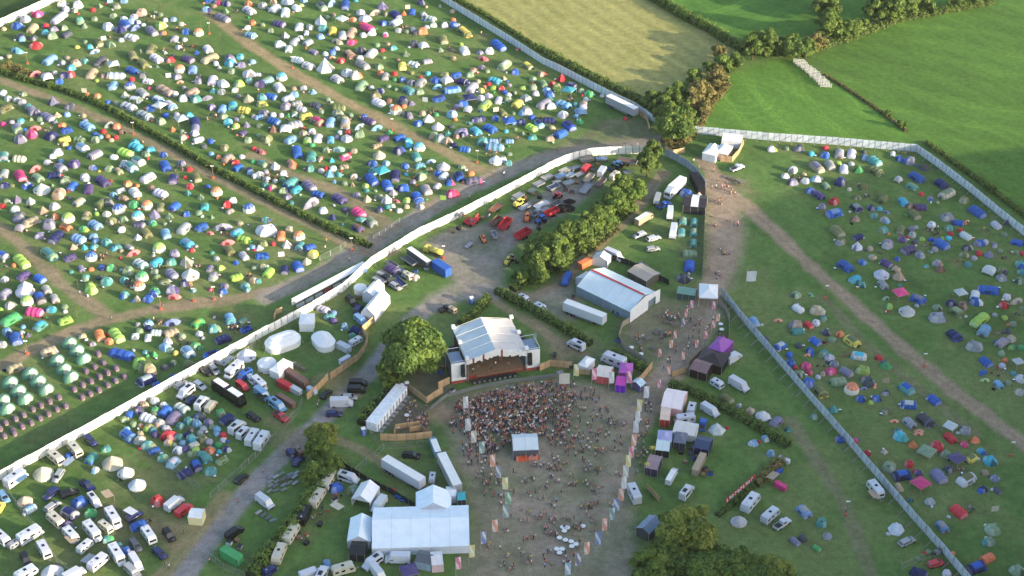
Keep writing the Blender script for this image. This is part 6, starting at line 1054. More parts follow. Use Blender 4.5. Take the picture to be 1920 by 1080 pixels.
def porch():
    b = MB(); n = 8; vs_ = []
    for j, (x, s, h) in enumerate([(.22, .80, .80), (.50, .72, .66), (.72, .50, .06)]):
        for i in range(n+1):
            t = math.pi*i/n; vs_.append((x, -.5*s*math.cos(t), h*math.sin(t)**.8))
    b.add(vs_, [(j*(n+1)+i, (j+1)*(n+1)+i, (j+1)*(n+1)+i+1, j*(n+1)+i+1) for j in range(2) for i in range(n)]); return b
TM['porch'] = porch().build('porch', M['fabric'])
def tunnel():
    st = [(-.5, .62, .30), (-.44, .86, .74), (-.30, 1, .97), (-.15, .90, .90), (0, 1, 1.0), (.15, .90, .90), (.28, 1, .97), (.42, .92, .84), (.5, .80, .10)]; n = 10; b = MB(); vs_ = []
    for x, s, h in st:
        for i in range(n+1):
            t = math.pi*i/n; vs_.append((x, -.5*s*math.cos(t), h*math.sin(t)**.75))
    N = n+1
    b.add(vs_, [])
    for j in range(len(st)-1):
        for i in range(n): b.f.append((j*N+i, (j+1)*N+i, (j+1)*N+i+1, j*N+i+1)); b.m.append(1 if j in (0,) else 0)
    b.f.append(tuple(range(N))); b.m.append(1)
    return b
TM['tunnel'] = tunnel().build('tunnel_tent', [M['fabric'], M['fabric_light']])
def tunnel_band(x0, x1, s0, h0, s1, h1, off=.03, a0=0, a1=1):
    b = MB(); n = 10; vs_ = []
    for x, s, h in ((x0, s0, h0), (x1, s1, h1)):
        for i in range(n+1):
            t = math.pi*(a0+(a1-a0)*i/n); vs_.append((x, -(.5*s+off*.5)*math.cos(t), (h+off)*math.sin(t)**.75))
    b.add(vs_, [(i, n+1+i, n+2+i, i+1) for i in range(n)]); return b
TM['tend'] = tunnel_band(.30, .515, 1.0, .97, .84, .12).build('end_panel', M['fabric'])
TM['tstripe'] = tunnel_band(-.26, .26, .98, .98, .98, .98, .02, .26, .74).build('roof_panel', M['fabric'])
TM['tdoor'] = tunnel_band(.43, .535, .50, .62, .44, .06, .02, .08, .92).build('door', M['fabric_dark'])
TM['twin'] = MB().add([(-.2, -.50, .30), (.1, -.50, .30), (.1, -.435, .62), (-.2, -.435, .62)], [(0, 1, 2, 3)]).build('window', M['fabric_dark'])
def pyramid(n=6, conc=.08, wall=.0):
    rings = []
    for f, z in [(1, 0), (.98, .10), (.62-conc*.5, .42), (.30-conc*.4, .72), (.02, 1.0)]:
        rings.append([(.5*f*math.cos(2*math.pi*(k+.5)/n), .5*f*math.sin(2*math.pi*(k+.5)/n), z) for k in range(n)])
    return ringmesh(MB(), rings)
TM['pyr'] = pyramid(6).build('pyramid_tent', M['fabric'])
TM['pyr4'] = pyramid(4).build('pyramid_tent', M['fabric'])
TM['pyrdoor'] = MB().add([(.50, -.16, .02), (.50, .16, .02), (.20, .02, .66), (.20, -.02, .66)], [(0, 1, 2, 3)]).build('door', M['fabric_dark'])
def ridge():
    b = MB(); n = 6; st = [(-.5, .10, .06), (-.32, .72, .62), (0, 1, 1), (.32, .80, .72), (.5, .14, .08)]; vs_ = []
    for x, s, h in st:
        for i in range(n+1):
            q = i/n*2-1; vs_.append((x, .5*s*q, h*(1-abs(q)**1.3)))
    b.add(vs_, [(j*7+i, (j+1)*7+i, (j+1)*7+i+1, j*7+i+1) for j in range(4) for i in range(n)]); b.m = [1 if (k % n) < 3 else 0 for k in range(len(b.f))]; return b
TM['ridge'] = ridge().build('throw_tent', [M['fabric'], M['fabric_light']])
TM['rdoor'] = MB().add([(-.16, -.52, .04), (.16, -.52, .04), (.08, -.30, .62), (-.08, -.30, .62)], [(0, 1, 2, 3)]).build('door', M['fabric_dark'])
n8 = 16
def ring8(f, z): return [(.5*f*math.cos(2*math.pi*(k+.5)/n8)*(1 if k % 2 else .97), .5*f*math.sin(2*math.pi*(k+.5)/n8)*(1 if k % 2 else .97), z) for k in range(n8)]
TM['crownwall'] = ringmesh(MB(), [ring8(1, 0), ring8(.97, .30), ring8(.84, .60)], cap=False).build('crown_tent', M['canvas'])
TM['crownroof'] = ringmesh(MB(), [ring8(.86, .58), ring8(.66, .80), ring8(.36, .95), ring8(.05, 1.0)], lambda k, r: k % 2 if r < 2 else 0).build('roof', [M['fabric'], M['fabric_light']])
TM['bellroof'] = ringmesh(MB(), [ring8(1.04, .20), ring8(.70, .46), ring8(.38, .73), ring8(.02, 1)]).build('bell_tent', M['fabric'])
TM['bellwall'] = ringmesh(MB(), [ring8(1, 0), ring8(1, .21)], cap=False).build('wall', M['canvas'])
TM['belldoor'] = MB().add([(.515, -.10, .02), (.515, .10, .02), (.40, .05, .48), (.40, -.05, .48)], [(0, 1, 2, 3)]).build('door', M['wood'])
g = MB(); g.add([(-.5, -.5, .72), (.5, -.5, .72), (.5, .5, .72), (-.5, .5, .72), (-.28, -.28, .84), (.28, -.28, .84), (.28, .28, .84), (-.28, .28, .84), (0, 0, 1)], [(0,1,5,4),(1,2,6,5),(2,3,7,6),(3,0,4,7),(4,5,8),(5,6,8),(6,7,8),(7,4,8)])
TM['gaz'] = g.build('gazebo', M['fabric'])
g = MB(); g.add([(-.5, -.5, .63), (.5, -.5, .63), (.5, .5, .63), (-.5, .5, .63), (-.5, -.5, .72), (.5, -.5, .72), (.5, .5, .72), (-.5, .5, .72)], [(0,1,5,4),(1,2,6,5),(2,3,7,6),(3,0,4,7)])
TM['valance'] = g.build('valance', M['fabric_light'])
TM['leg'] = MB().bar((0, 0, 0), (0, 0, .72), .016).build('leg', M['alloy'])
def shelter():
    b = MB(); n = 12; lev = 5; vs_ = []
    for l in range(lev+1):
        for k in range(n):
            th = 2*math.pi*(k+.5)/n; d = abs(math.cos(2*th)); tt = .10+(1.4-.10)*l/lev; tt = max(tt, .75*d if l == 0 else tt)
            r = math.cos(tt)**.8; vs_.append((.55*r*math.cos(th)*(1+.2*(1-d)), .55*r*math.sin(th)*(1+.2*(1-d)), max(.02, math.sin(tt))))
    b.add(vs_, [(l*n+k, l*n+(k+1) % n, (l+1)*n+(k+1) % n, (l+1)*n+k) for l in range(lev) for k in range(n)]+[tuple(lev*n+k for k in range(n))]); return b
TM['shelter'] = shelter().build('event_shelter', M['fabric'])
TM['rental'] = ringmesh(MB(), dome_rings(24, 6, .03, .1), lambda k, r: 1 if (r > 0 and k in (4,5,6,7,16,17,18,19)) else 0).build('glamping_tent', [M['fabric'], mat('cream_roof', lin(184,190,168), rough=.7, noise=.1)])
# ------------------------------------------------------------------ place every tent
def zone_of(px, py):
    hed = np.interp(px, [0, 110, 215, 330, 480, 640, 700], [140, 168, 212, 276, 360, 440, 465])
    trk = np.interp(px, [388, 480, 560, 650, 750, 895], [22, 92, 142, 192, 243, 318])
    if px > 1350 and py > 250:
        t1 = np.interp(py, [330, 480, 660, 860, 1000], [1345, 1500, 1700, 1940, 2100]); f5 = np.interp(py, [553, 658, 816, 973, 1090], [1352, 1440, 1576, 1710, 1812])
        if py > 553 and px < f5: return 'on the grass left of the grey fence'
        return 'in the far right camp' if px > t1 else 'between the grey fence and the dirt track'
    if px < 545 and py > np.interp(px, [0, 175, 330, 480, 590], [901, 806, 720, 638, 580]): return 'in the enclosure below the white fence'
    if py > np.interp(px, [0, 90, 180, 300, 430, 530], [680, 642, 606, 578, 562, 545]) and px < 545: return 'in the strip above the white fence'
    if px < 720 and py > hed: return 'in the left camp below the hedge'
    if px < 1250 and py < 420: return 'in the top camp above the sandy track' if (px > 388 and py < trk) else 'in the top camp between hedge and sandy track'
    return 'in the works area'
ORD = ['first', 'second', 'third', 'fourth', 'fifth', 'sixth', 'seventh', 'eighth']
RENTAL = {}
for row, where in [([(440,815),(370,845),(305,875),(245,905),(175,945),(115,975),(40,1005)], 'upper row of the left block'), ([(490,880),(425,905),(360,940),(298,972),(232,1005),(165,1035),(95,1065),(0,1050)], 'lower row of the left block'),
        ([(775,555),(710,588),(645,620)], 'short top row of the right block'), ([(870,600),(805,630),(745,660),(680,695),(620,722),(555,755)], 'middle row of the right block'), ([(930,660),(865,690),(805,722),(740,760),(675,788),(615,815)], 'bottom row of the right block')]:
    for q, (x, y) in enumerate(row): RENTAL[(x/4, 540+y/4)] = f'mauve rental tent, {ORD[q]} from right in the {where}'
RENTAL[(735/4, 540+490/4)] = 'mauve rental tent standing alone above the right block of rows'
RENTAL[(30/4, 810+25/4)] = 'mauve rental tent at the picture edge below the left block'
RENTAL[(105/4, 810+5/4)] = 'mauve rental tent near the picture edge below the left block'
for colq, where in [([(520,410),(575,465),(628,530)], 'rightmost column'), ([(425,540),(478,605),(532,665)], 'second column from right'), ([(225,640),(285,695),(345,758)], 'third column from right'), ([(75,705),(135,768),(190,830)], 'fourth column from right'), ([(20,840),(55,905)], 'column at the picture edge')]:
    for q, (x, y) in enumerate(colq): RENTAL[(x/4, 540+y/4)] = f'teal arched tent with cream roof, {ORD[q]} from top in the {where}'
TENTS = []
for (tx, ty), s in TILES.items():
    for e in s.split(';'):
        f = e.split(); TENTS.append((tx+float(f[0])/4, ty+float(f[1])/4, f[2], f[3], float(f[4])/4, float(f[5]) if len(f) > 5 else None))
CLUTTER = []; SIGNS = []
def tent(px, py, k, c, size, ang):
    c1 = c.split('/')[0]; c2 = c.split('/')[1] if '/' in c else None
    s = scale_at(py); wm = size/s*1.11
    base, acc = jit(COL[c1], .2), (jit(COL[c2], .2) if c2 else None)
    cn = CNAME[c1]+(f' and {CNAME[c2]}' if c2 else '')
    rz = random.uniform(0, 6.28)
    def at(h, w=None): return P(px, py+.30*h*s*CP)
    if k == 'm': CLUTTER.append((px, py, size)); return
    if k == 'f': SIGNS.append((px, py, size, c1)); return
    if k == 'd' and c2:
        h = wm*.50; o = obj('porch_dome_tent', TM['dome'], None, base, at(h), rz, (wm*.84, wm*.84, h)); obj('porch', TM['porch'], o, acc); obj('vent', TM['vent'], o, base); nm = 'dome tent with porch'; cat = 'tent'
    elif k == 'd' and wm < 2.6:
        h = wm*.52; o = obj('popup_tent', TM['popup'], None, base, at(h), rz, (wm, wm*.9, h)); obj('door', TM['door'], o, base); nm = 'small round tent'
    elif k == 'd':
        h = min(2.1, wm*.50); o = obj('dome_tent', TM['dome'], None, base, at(h), rz, (wm*.97, wm*.9, h)); obj('door', TM['door' if random.random() < .55 else 'doorlight'], o, base); obj('vent', TM['vent'], o, base); nm = 'dome tent'
    elif k == 't':
        hd, mpp = heading(px, py, ang); Lm = size*mpp*1.12; sv = abs(math.sin(R(ang))); Lm *= 1-.38*sv
        wd = min(Lm*.66, 3.4); wd = max(wd, 1.3); Lm = max(Lm, wd*1.12); h = min(2.1, wd*.56)
        if random.random() < .5: hd += math.pi
        o = obj('family_tunnel_tent' if c2 else 'tunnel_tent', TM['tunnel'], None, base, at(h), hd, (Lm, wd, h))
        if c2: obj('end_panel', TM['tend'], o, acc); obj('roof_panel', TM['tstripe'], o, acc) if random.random() < .45 else None
        obj('door', TM['tdoor'], o, acc or base); obj('window', TM['twin'], o, base); nm = 'tunnel tent'
    elif k == 'p':
        h = wm*.62; o = obj('pyramid_tent', TM['pyr4' if wm < 2.6 else 'pyr'], None, base, at(h*.7), rz, (wm, wm*.92, h)); obj('door', TM['pyrdoor'], o, base); nm = 'pointed tent'
    elif k == 'r':
        hd, mpp = heading(px, py, ang or 0); Lm = size*mpp*1.08*(1-.3*abs(math.sin(R(ang or 0)))); wd = max(1.2, Lm*.55); h = wd*.55
        o = obj('throw_tent', TM['ridge'], None, base, at(h), hd, (Lm, wd, h)); obj('door', TM['rdoor'], o, acc or base); nm = 'low ridge tent'
    elif k == 'o':
        h = wm*.58; o = obj('crown_tent', TM['crownwall'], None, None, at(h), rz, (wm*.95, wm*.95, h)); obj('roof', TM['crownroof'], o, base); obj('door', TM['belldoor'], o); nm = 'topped white round tent'; cn = CNAME[c1]
    elif k == 'b':
        h = wm*.56; o = obj('bell_tent', TM['bellroof'], None, base, at(h), rz, (wm, wm, h)); obj('wall', TM['bellwall'], o); obj('door', TM['belldoor'], o); nm = 'canvas bell tent'
    elif k == 'g':
        w_ = min(wm*.86, 4.2); h = 2.7; o = obj('gazebo', TM['gaz'], None, base, at(h*1.1), R(random.choice([35, 50, 60, 20])), (w_, w_, h)); obj('valance', TM['valance'], o, base); nm = 'party gazebo'
        for x in (-.48, .48):
            for y in (-.48, .48): obj('leg', TM['leg'], o, None, (x, y, 0))
    elif k == 'w':
        h = 2.1; w_ = min(wm*.9, 4.0); o = obj('event_shelter', TM['shelter'], None, base, at(h), R(random.uniform(0, 90)), (w_, w_, h)); nm = 'open sided shelter'
        for x in (-.36, .36):
            for y in (-.36, .36): obj('leg', TM['leg'], o, None, (x, y, 0), None, (1, 1, .5))
    elif k == 'q':
        hd, _ = heading(px, py, 33); h = wm*.44; o = obj('glamping_tent', TM['rental'], None, jit(lin(84,128,108), .08), at(h), hd, (wm*.98, wm*.62, h)); obj('door', TM['flap'], o, lin(176,190,172), None, -math.pi/2); nm = 'arched tent with cream roof'
    elif k == 's':
        hd, _ = heading(px, py, -52); h = wm*.55; o = obj('two_man_tent', TM['popup'], None, jit(lin(94,82,96), .1), at(h), hd, (wm*1.08, wm*.76, h*.95)); obj('door', TM['flap'], o, lin(142,118,122)); obj('vent', TM['vent'], o, base); nm = 'two-man rental tent'; cn = 'mauve'
    o.rotation_euler.x = random.gauss(0, .025); o.rotation_euler.y = random.gauss(0, .03)
    if k in 'dp': o.scale.x *= random.uniform(.88, 1.12); o.scale.z *= random.uniform(.85, 1.12)
    sw = '' if k in 'bogwqs' else ('big ' if wm > 4.6 else ('tiny ' if wm < 1.7 else ''))
    txt = f'{sw}{cn} {nm}'.replace('small round', 'round') if sw else f'{cn} {nm}'
    if k == 'o': txt = f'{cn}-topped white round tent'
    if (px, py) in RENTAL: thing(o, RENTAL[(px, py)], 'tent', f'{cn} rental tent', None, group={'q': 'arched rental tents in rows', 's': 'mauve rental tents in rows'}[k], fixed=True); return
    thing(o, txt, 'tent' if k not in 'gw' else 'gazebo', txt if k != 'd' or not c2 else f'{CNAME[c1]} porch tent', zone_of(px, py), group={'q': 'arched rental tents in rows', 's': 'mauve rental tents in rows'}.get(k))
for t in TENTS: tent(*t)
# ------------------------------------------------------------------ people
def person_mesh(name, J, sub):
    """skeleton with a radius per joint -> one continuous skin; J: list of (name, parent, x, y, z, r)"""
    me = bpy.data.meshes.new('skeleton'); idx = {j[0]: k for k, j in enumerate(J)}
    me.from_pydata([j[2:5] for j in J], [(idx[j[1]], k) for k, j in enumerate(J) if j[1]], [])
    o = bpy.data.objects.new('skeleton', me); C.objects.link(o)
    md = o.modifiers.new('s', 'SKIN'); sv = me.skin_vertices[0].data
    for k, j in enumerate(J): sv[k].radius = (j[5], j[5]); sv[k].use_root = (k == 0)
    if sub: ms = o.modifiers.new('u', 'SUBSURF'); ms.levels = sub; ms.render_levels = sub
    dg = bpy.context.evaluated_depsgraph_get(); ev_ = o.evaluated_get(dg); m2 = bpy.data.meshes.new_from_object(ev_)
    bpy.data.objects.remove(o); bpy.data.meshes.remove(me); m2.name = name
    m2.materials.clear()
    for k in ('shirt', 'skin', 'trousers', 'hair'): m2.materials.append(M[k])
    hip = next(j for j in J if j[0] == 'hip'); head = next(j for j in J if j[0] == 'head'); neck = next(j for j in J if j[0] == 'neck')
    hands = [j for j in J if j[0].startswith('hand') or j[0].startswith('elb')]; legs = [j for j in J if j[0].startswith(('kn', 'an', 'to'))]
    for p in m2.polygons:
        c = p.center; d = lambda j: (c-Vector(j[2:5])).length
        if c.z > neck[4]-.01 and d(head) < .3: k = 3 if (c.z > head[4]+.03 or c.y > head[3]+.05) else 1
        elif min(d(j) for j in hands) < .17: k = 1
        elif min(d(j) for j in legs) < d(hip)*.9 or c.z < hip[4]+.02: k = 2
        else: k = 0
        p.material_index = k
    m2.polygons.foreach_set('use_smooth', [True]*len(m2.polygons)); return m2
def stand(ax=.0, arms='down', step=.0):
    J = [('hip', None, 0, 0, .95, .15), ('waist', 'hip', 0, 0, 1.1, .125), ('chest', 'waist', 0, 0, 1.32, .15), ('neck', 'chest', 0, -.01, 1.48, .06), ('head', 'neck', 0, -.03, 1.62, .105), ('crown', 'head', 0, -.02, 1.70, .085)]
    for s, n in ((-1, 'l'), (1, 'r')):
        J += [('sh'+n, 'chest', s*.19, 0, 1.40, .065)]
        if arms == 'up': J += [('elb'+n, 'sh'+n, s*.30, -.06, 1.62, .045), ('hand'+n, 'elb'+n, s*.24, -.08, 1.90, .04)]
        elif arms == 'one' and s > 0: J += [('elb'+n, 'sh'+n, .28, -.14, 1.24, .045), ('hand'+n, 'elb'+n, .16, -.28, 1.36, .04)]
        else: J += [('elb'+n, 'sh'+n, s*.25, .03, 1.15, .045), ('hand'+n, 'elb'+n, s*.24, -.06, .90, .04)]
        J += [('kn'+n, 'hip', s*.11, -step*s*.5-.02, .50, .075), ('an'+n, 'kn'+n, s*.12, step*s*.9 if step else .02, .09, .05), ('to'+n, 'an'+n, s*.13, (step*s*.9 if step else .02)-.14, .04, .045)]
    return J
def sit():
    J = [('hip', None, 0, 0, .16, .16), ('waist', 'hip', 0, .03, .32, .13), ('chest', 'waist', 0, .03, .54, .15), ('neck', 'chest', 0, .0, .70, .06), ('head', 'neck', 0, -.03, .84, .105), ('crown', 'head', 0, -.02, .92, .085)]
    for s, n in ((-1, 'l'), (1, 'r')):
        J += [('sh'+n, 'chest', s*.19, .02, .62, .065), ('elb'+n, 'sh'+n, s*.26, -.10, .42, .045), ('hand'+n, 'elb'+n, s*.12, -.28, .38, .04), ('kn'+n, 'hip', s*.2, -.40, .36, .075), ('an'+n, 'kn'+n, s*.14, -.58, .07, .05), ('to'+n, 'an'+n, s*.16, -.70, .05, .045)]
    return J
PM = [person_mesh('person', J, 1) for J in (stand(), stand(arms='up'), stand(arms='one'), stand(step=.22), sit())]
PL = [person_mesh('person', J, 0) for J in (stand(), stand(arms='up'), stand(arms='one'), stand(step=.22), sit())]
SHIRTS = [('black', (.02,.02,.024), 13), ('white', (.75,.75,.73), 24), ('red', (.5,.06,.06), 12), ('grey', (.2,.2,.21), 8), ('navy', (.02,.03,.09), 8), ('pink', (.65,.28,.34), 12), ('orange', (.6,.2,.04), 6), ('sky blue', (.2,.38,.6), 6), ('dark green', (.03,.1,.05), 4), ('yellow', (.65,.5,.08), 4), ('tan', (.48,.34,.25), 12), ('maroon', (.16,.02,.04), 6)]
SW = [s[2] for s in SHIRTS]
PEOPLE = []      # (px, py, pose, heading, zone label, height offset)
def inpoly(x, y, pts):
    ins = False; j = len(pts)-1
    for i in range(len(pts)):
        xi, yi = pts[i]; xj, yj = pts[j]
        if (yi > y) != (yj > y) and x < (xj-xi)*(y-yi)/(yj-yi)+xi: ins = not ins
        j = i
    return ins
pr = random.Random(99)
def scatter(n, poly, zone, pose=None, clump=0, face=None):
    xs = [p[0] for p in poly]; ys = [p[1] for p in poly]; k = 0; tries = 0
    while k < n and tries < n*60:
        tries += 1; x, y = pr.uniform(min(xs), max(xs)), pr.uniform(min(ys), max(ys))
        if not inpoly(x, y, poly) or (958 < x < 1016 and 822 < y < 868): continue
        m = 1 if not clump else pr.choice([1, 2, 3, 4, 5])
        for q in range(m):
            if q: 
                a = pr.uniform(0, 6.28); xx, yy = x+math.cos(a)*pr.uniform(4, 9), y+math.sin(a)*pr.uniform(3, 5)
            else: xx, yy = x, y
            po = pr.choices([0, 1, 2, 3], [5, 3, 4, 2])[0] if pose is None else pose
            if clump and pr.random() < .45: po = 4
            PEOPLE.append((xx, yy, po, (pr.gauss(0, .5) if face is None else pr.uniform(0, 6.28)) + (math.pi if face is None else 0), zone)); k += 1
STAGEFACE = 0
dense = [(852,756),(930,734),(1000,722),(1075,716),(1085,742),(1068,780),(1062,818),(1020,832),(962,826),(935,858),(900,850),(862,806)]
scatter(700, dense, 'crowd'); scatter(260, [(880,752),(950,735),(1020,728),(1030,770),(1005,812),(940,815),(890,800)], 'crowd')
scatter(90, [(830,770),(880,745),(900,830),(940,880),(930,920),(890,900),(860,840)], 'crowd edge')
scatter(150, [(1050,740),(1110,730),(1160,800),(1120,860),(1030,890),(1010,860),(1045,820)], 'crowd edge', face=1)
scatter(190, [(900,880),(1010,872),(1110,850),(1165,770),(1185,790),(1160,930),(1120,1000),(1010,990),(950,960),(905,930)], 'arena', clump=1, face=1)
scatter(95, [(950,970),(1090,960),(1080,1075),(900,1075),(920,1010)], 'arena', clump=1, face=1)
scatter(45, [(1190,750),(1225,740),(1215,850),(1190,900)], 'stalls', face=1)
scatter(36, [(765,752),(800,765),(808,812),(760,800)], 'toilet yard', face=1)
scatter(46, [(1180,620),(1235,590),(1290,575),(1290,600),(1250,660),(1200,660)], 'beer garden', clump=1, face=1)
scatter(30, [(1240,690),(1275,640),(1325,590),(1345,600),(1310,640),(1260,710)], 'gateway', face=1)
scatter(34, [(1330,350),(1370,340),(1380,440),(1372,530),(1335,540),(1330,430)], 'gate path', clump=1, face=1)
for x, y in [(1285,308),(1292,312),(1300,305),(1310,318),(1338,322),(1345,340),(690,500),(655,490),(730,478),(610,468),(880,373),(945,330),(208,600),(305,578),(48,664),(150,553),(345,1000),(310,1062),(318,1066),(825,1005),(447,943),(393,1055),(1586,960),(1660,590),(640,745),(598,757),(596,764),(610,738),(494,886),(540,850),(650,318),(1045,283),(1185,278),(1195,275),(612,455),(700,492)]:
    PEOPLE.append((x, y, pr.choice([0, 3, 3, 2]), pr.uniform(0, 6.28), 'path'))
A, u, v, L, W = frame3((847,720), (1012,691), None, width=15, side=1)
PERF = [A+u*(6.5+k*1.7)+v*(1.4+(k % 3)*1.2) for k in range(7)]
# chairs and sitters of the camp groups
CH = MB().box(-.28, .28, -.25, .25, .38, .44).add([(-.28, .22, .40), (.28, .22, .40), (.28, .42, .92), (-.28, .42, .92)], [(0, 1, 2, 3)])
CHs = CH.build('camping_chair', M['fabric']); CHl = MB().bar((-.26,-.24,0),(.26,.3,.42),.02).bar((.26,-.24,0),(-.26,.3,.42),.02).bar((-.26,.3,0),(-.26,.3,.9),.02).bar((.26,.3,0),(.26,.3,.9),.02).build('frame', M['darksteel'])
n_ch = 0
for (px, py, size) in CLUTTER:
    k = max(2, int(size/6))
    for q in range(k):
        a = 2*math.pi*q/k+pr.uniform(-.4, .4); r = pr.uniform(.25, .5)*size; x, y = px+math.cos(a)*r, py+4+math.sin(a)*r*.55
        o = obj('camping_chair', CHs, None, pr.choice([COL['bk'], COL['dg'], COL['nb'], COL['bk'], COL['gn'], COL['rd'], COL['gy']]), P(x, y), a+math.pi/2); obj('frame', CHl, o); n_ch += 1
        thing(o, 'folding camping chair', 'chair', 'camping chair', zone_of(px, py), group='camping chairs among the tents')
        if pr.random() < .35: PEOPLE.append((x+pr.uniform(-3, 3), y+pr.uniform(-1, 3), pr.choice([4, 4, 0]), pr.uniform(0, 6.28), 'camp'))
        if pr.random() < .4:
            PEOPLE.append((x+pr.uniform(-5, 5), y+pr.uniform(-3, 3), pr.choice([4, 0, 2]), pr.uniform(0, 6.28), 'camp'))
# boxes and bags lying about the tents
CB = MB().box(-.35, .35, -.22, .22, 0, .42).build('cool_box', M['paint_flat']); CBl = MB().box(-.36, .36, -.23, .23, .42, .5).build('lid', M['pvc'])
KB = ringmesh(MB(), [[(.5*f*math.cos(2*math.pi*q/8), .3*f*math.sin(2*math.pi*q/8), z) for q in range(8)] for f, z in ((.9, 0), (1, .2), (.7, .4), (.2, .46))]).build('kit_bag', M['fabric'])
cand_ = [t for t in TENTS if t[2] in 'dtpo' and t[4] > 11]; pr.shuffle(cand_)
for q, t in enumerate(cand_[:480]):
    a = pr.uniform(0, 6.28); p = P(t[0]+math.cos(a)*t[4]*.62, t[1]+4+math.sin(a)*t[4]*.42); cc = pr.choice(['wh', 'wh', 'bk', 'bl', 'rd', 'dg', 'gn', 'or'])
    own = f"{CNAME[t[3].split('/')[0]]} {dict(d='dome tent', t='tunnel tent', p='pointed tent', o='round tent')[t[2]]}"; zz = zone_of(t[0], t[1])
    if q % 2: o = obj('cool_box', CB, None, COL[cc], p, a); obj('lid', CBl, o); thing(o, f'{CNAME[cc]} cool box by the {own}', 'box', f'{CNAME[cc]} cool box', zz, group='cool boxes among the tents')
    else: o = obj('kit_bag', KB, None, COL[cc], p, a, (1.3,)*3); thing(o, f'{CNAME[cc]} kit bag by the {own}', 'bag', f'{CNAME[cc]} kit bag', zz, group='kit bags among the tents')
PEOPLE.sort(key=lambda p: -p[1])
ZL = {'crowd': 'in the packed crowd facing the stage', 'crowd edge': 'at the loose edge of the stage crowd', 'arena': 'on the worn arena ground', 'stalls': 'beside the food stalls', 'toilet yard': 'in the yard by the toilet block', 'beer garden': 'in the beer garden', 'gateway': 'walking through the gateway', 'gate path': 'on the bare earth by the gate', 'path': 'out on the track', 'camp': 'among the tents'}
PO = ['standing', 'with arms raised', 'holding a drink', 'walking', 'sitting']
rest_v, rest_f, rest_m = [], [], []; lastc = {}
# the 300 that show largest: everyone outside the packed crowd first, nearest first
order = sorted(range(len(PEOPLE)), key=lambda i: (PEOPLE[i][4] == 'crowd', -PEOPLE[i][1])); single = set(order[:300])
CROWDM = [mat('crowd_shirt_'+s[0].replace(' ', '_'), s[1], rough=.8) for s in SHIRTS]
MERGE = MB(); 
for i, (x, y, po, hd, z) in enumerate(PEOPLE):
    si = pr.choices(range(len(SHIRTS)), SW)[0]; p = P(x, y); sc_ = pr.uniform(.95, 1.08); 
    if i in single:
        o = obj('person', PM[po], None, jit(SHIRTS[si][1], .1), p, hd, (sc_, sc_, sc_))
        thing(o, f'person in {SHIRTS[si][0]} top {PO[po]}', 'person', f'person in {SHIRTS[si][0]}', ZL[z], group='festival goers '+ZL[z])
    else:
        me = PL[po]; c, s_ = math.cos(hd), math.sin(hd); off = len(rest_v)
        rest_v += [(p.x+sc_*(q.co.x*c-q.co.y*s_), p.y+sc_*(q.co.x*s_+q.co.y*c), q.co.z*sc_) for q in me.vertices]
        for f in me.polygons:
            rest_f.append([off+k for k in f.vertices]); rest_m.append({0: si, 1: 12, 2: 13, 3: 14}[f.material_index])
cm = bpy.data.meshes.new('crowd'); cm.from_pydata(rest_v, [], rest_f)
for m in CROWDM+[M['skin'], M['trousers'], M['hair']]: cm.materials.append(m)
cm.polygons.foreach_set('material_index', rest_m); cm.polygons.foreach_set('use_smooth', [True]*len(rest_f)); cm.update()
stuff(obj('crowd', cm), 'dense festival crowd packed in front of the stage')
for k, p in enumerate(PERF):
    q = p.copy(); q.z = 1.57; o = obj('person', PM[[2, 0, 1, 2, 0, 3, 2][k]], None, SHIRTS[[1, 0, 3, 8, 1, 0, 2][k]][1], q, pr.gauss(0, .4))
    thing(o, f'performer in {SHIRTS[[1, 0, 3, 8, 1, 0, 2][k]][0]} on the stage floor', 'person', 'performer')
print('PEOPLE', len(PEOPLE), 'chairs', n_ch, 'tents', len(TENTS))

# ------------------------------------------------------------------ flags
def flag_mesh(w, h, z0, seed, two=True):
    r = random.Random(seed); b = MB(); nx_, nz = 6, 8; vs_ = []
    for j in range(nz+1):
        for i in range(nx_+1):
            x = w*i/nx_; z = z0+h*j/nz; vs_.append((x+.05*math.sin(j*.9+seed), .16*math.sin(i*1.1+j*.35+seed)*i/nx_+.25*(i/nx_)**2, z-.12*i/nx_*math.sin(j+seed)))
    b.add(vs_, [])
    for j in range(nz):
        for i in range(nx_): b.f.append((j*7+i, j*7+i+1, (j+1)*7+i+1, (j+1)*7+i)); b.m.append(1 if two and ((i+j*.8+seed) % 7 < 2.6) else 0)
    return b.build('flag_cloth', [M['flag'], M['flag_light']], True)
FL = [flag_mesh(1.4, 4.0, 2.6, s) for s in (1, 3, 6)]; FB = flag_mesh(2.9, 3.6, 2.4, 2, False)
POLE = MB().bar((0, 0, 0), (0, 0, 6.7), .05, 6).build('pole', M['alloy'])
FLAGS = """1209 740 wh;1196 765 ye;1193 787 wh;1189 805 wh;1186 832 or;1181 854 pk;1175 870 ye;1170 889 of;1167 912 wh;1161 933 or;1153 953 bl;1145 970 te;1131 990 or;1118 1015 bl;1098 1035 or;1081 1055 pu;1062 1074 sk;872 760 wh;876 801 wh;887 825 of;902 845 te;922 870 or;933 890 lv;945 912 ye;951 940 gn;946 965 te;926 992 or;905 1015 bl;883 1040 ye;858 1063 pk;1078 698 ye;1112 707 pk;1144 713 wh;1177 712 pk;1296 575 pk;1286 592 rd;1280 610 pu;1265 633 rd;1257 650 or;1236 667 rd;1280 672 or;1305 650 rd;1322 633 rd;1337 613 rd;1345 600 or;1337 577 pk;1253 700 or;1235 725 pk"""
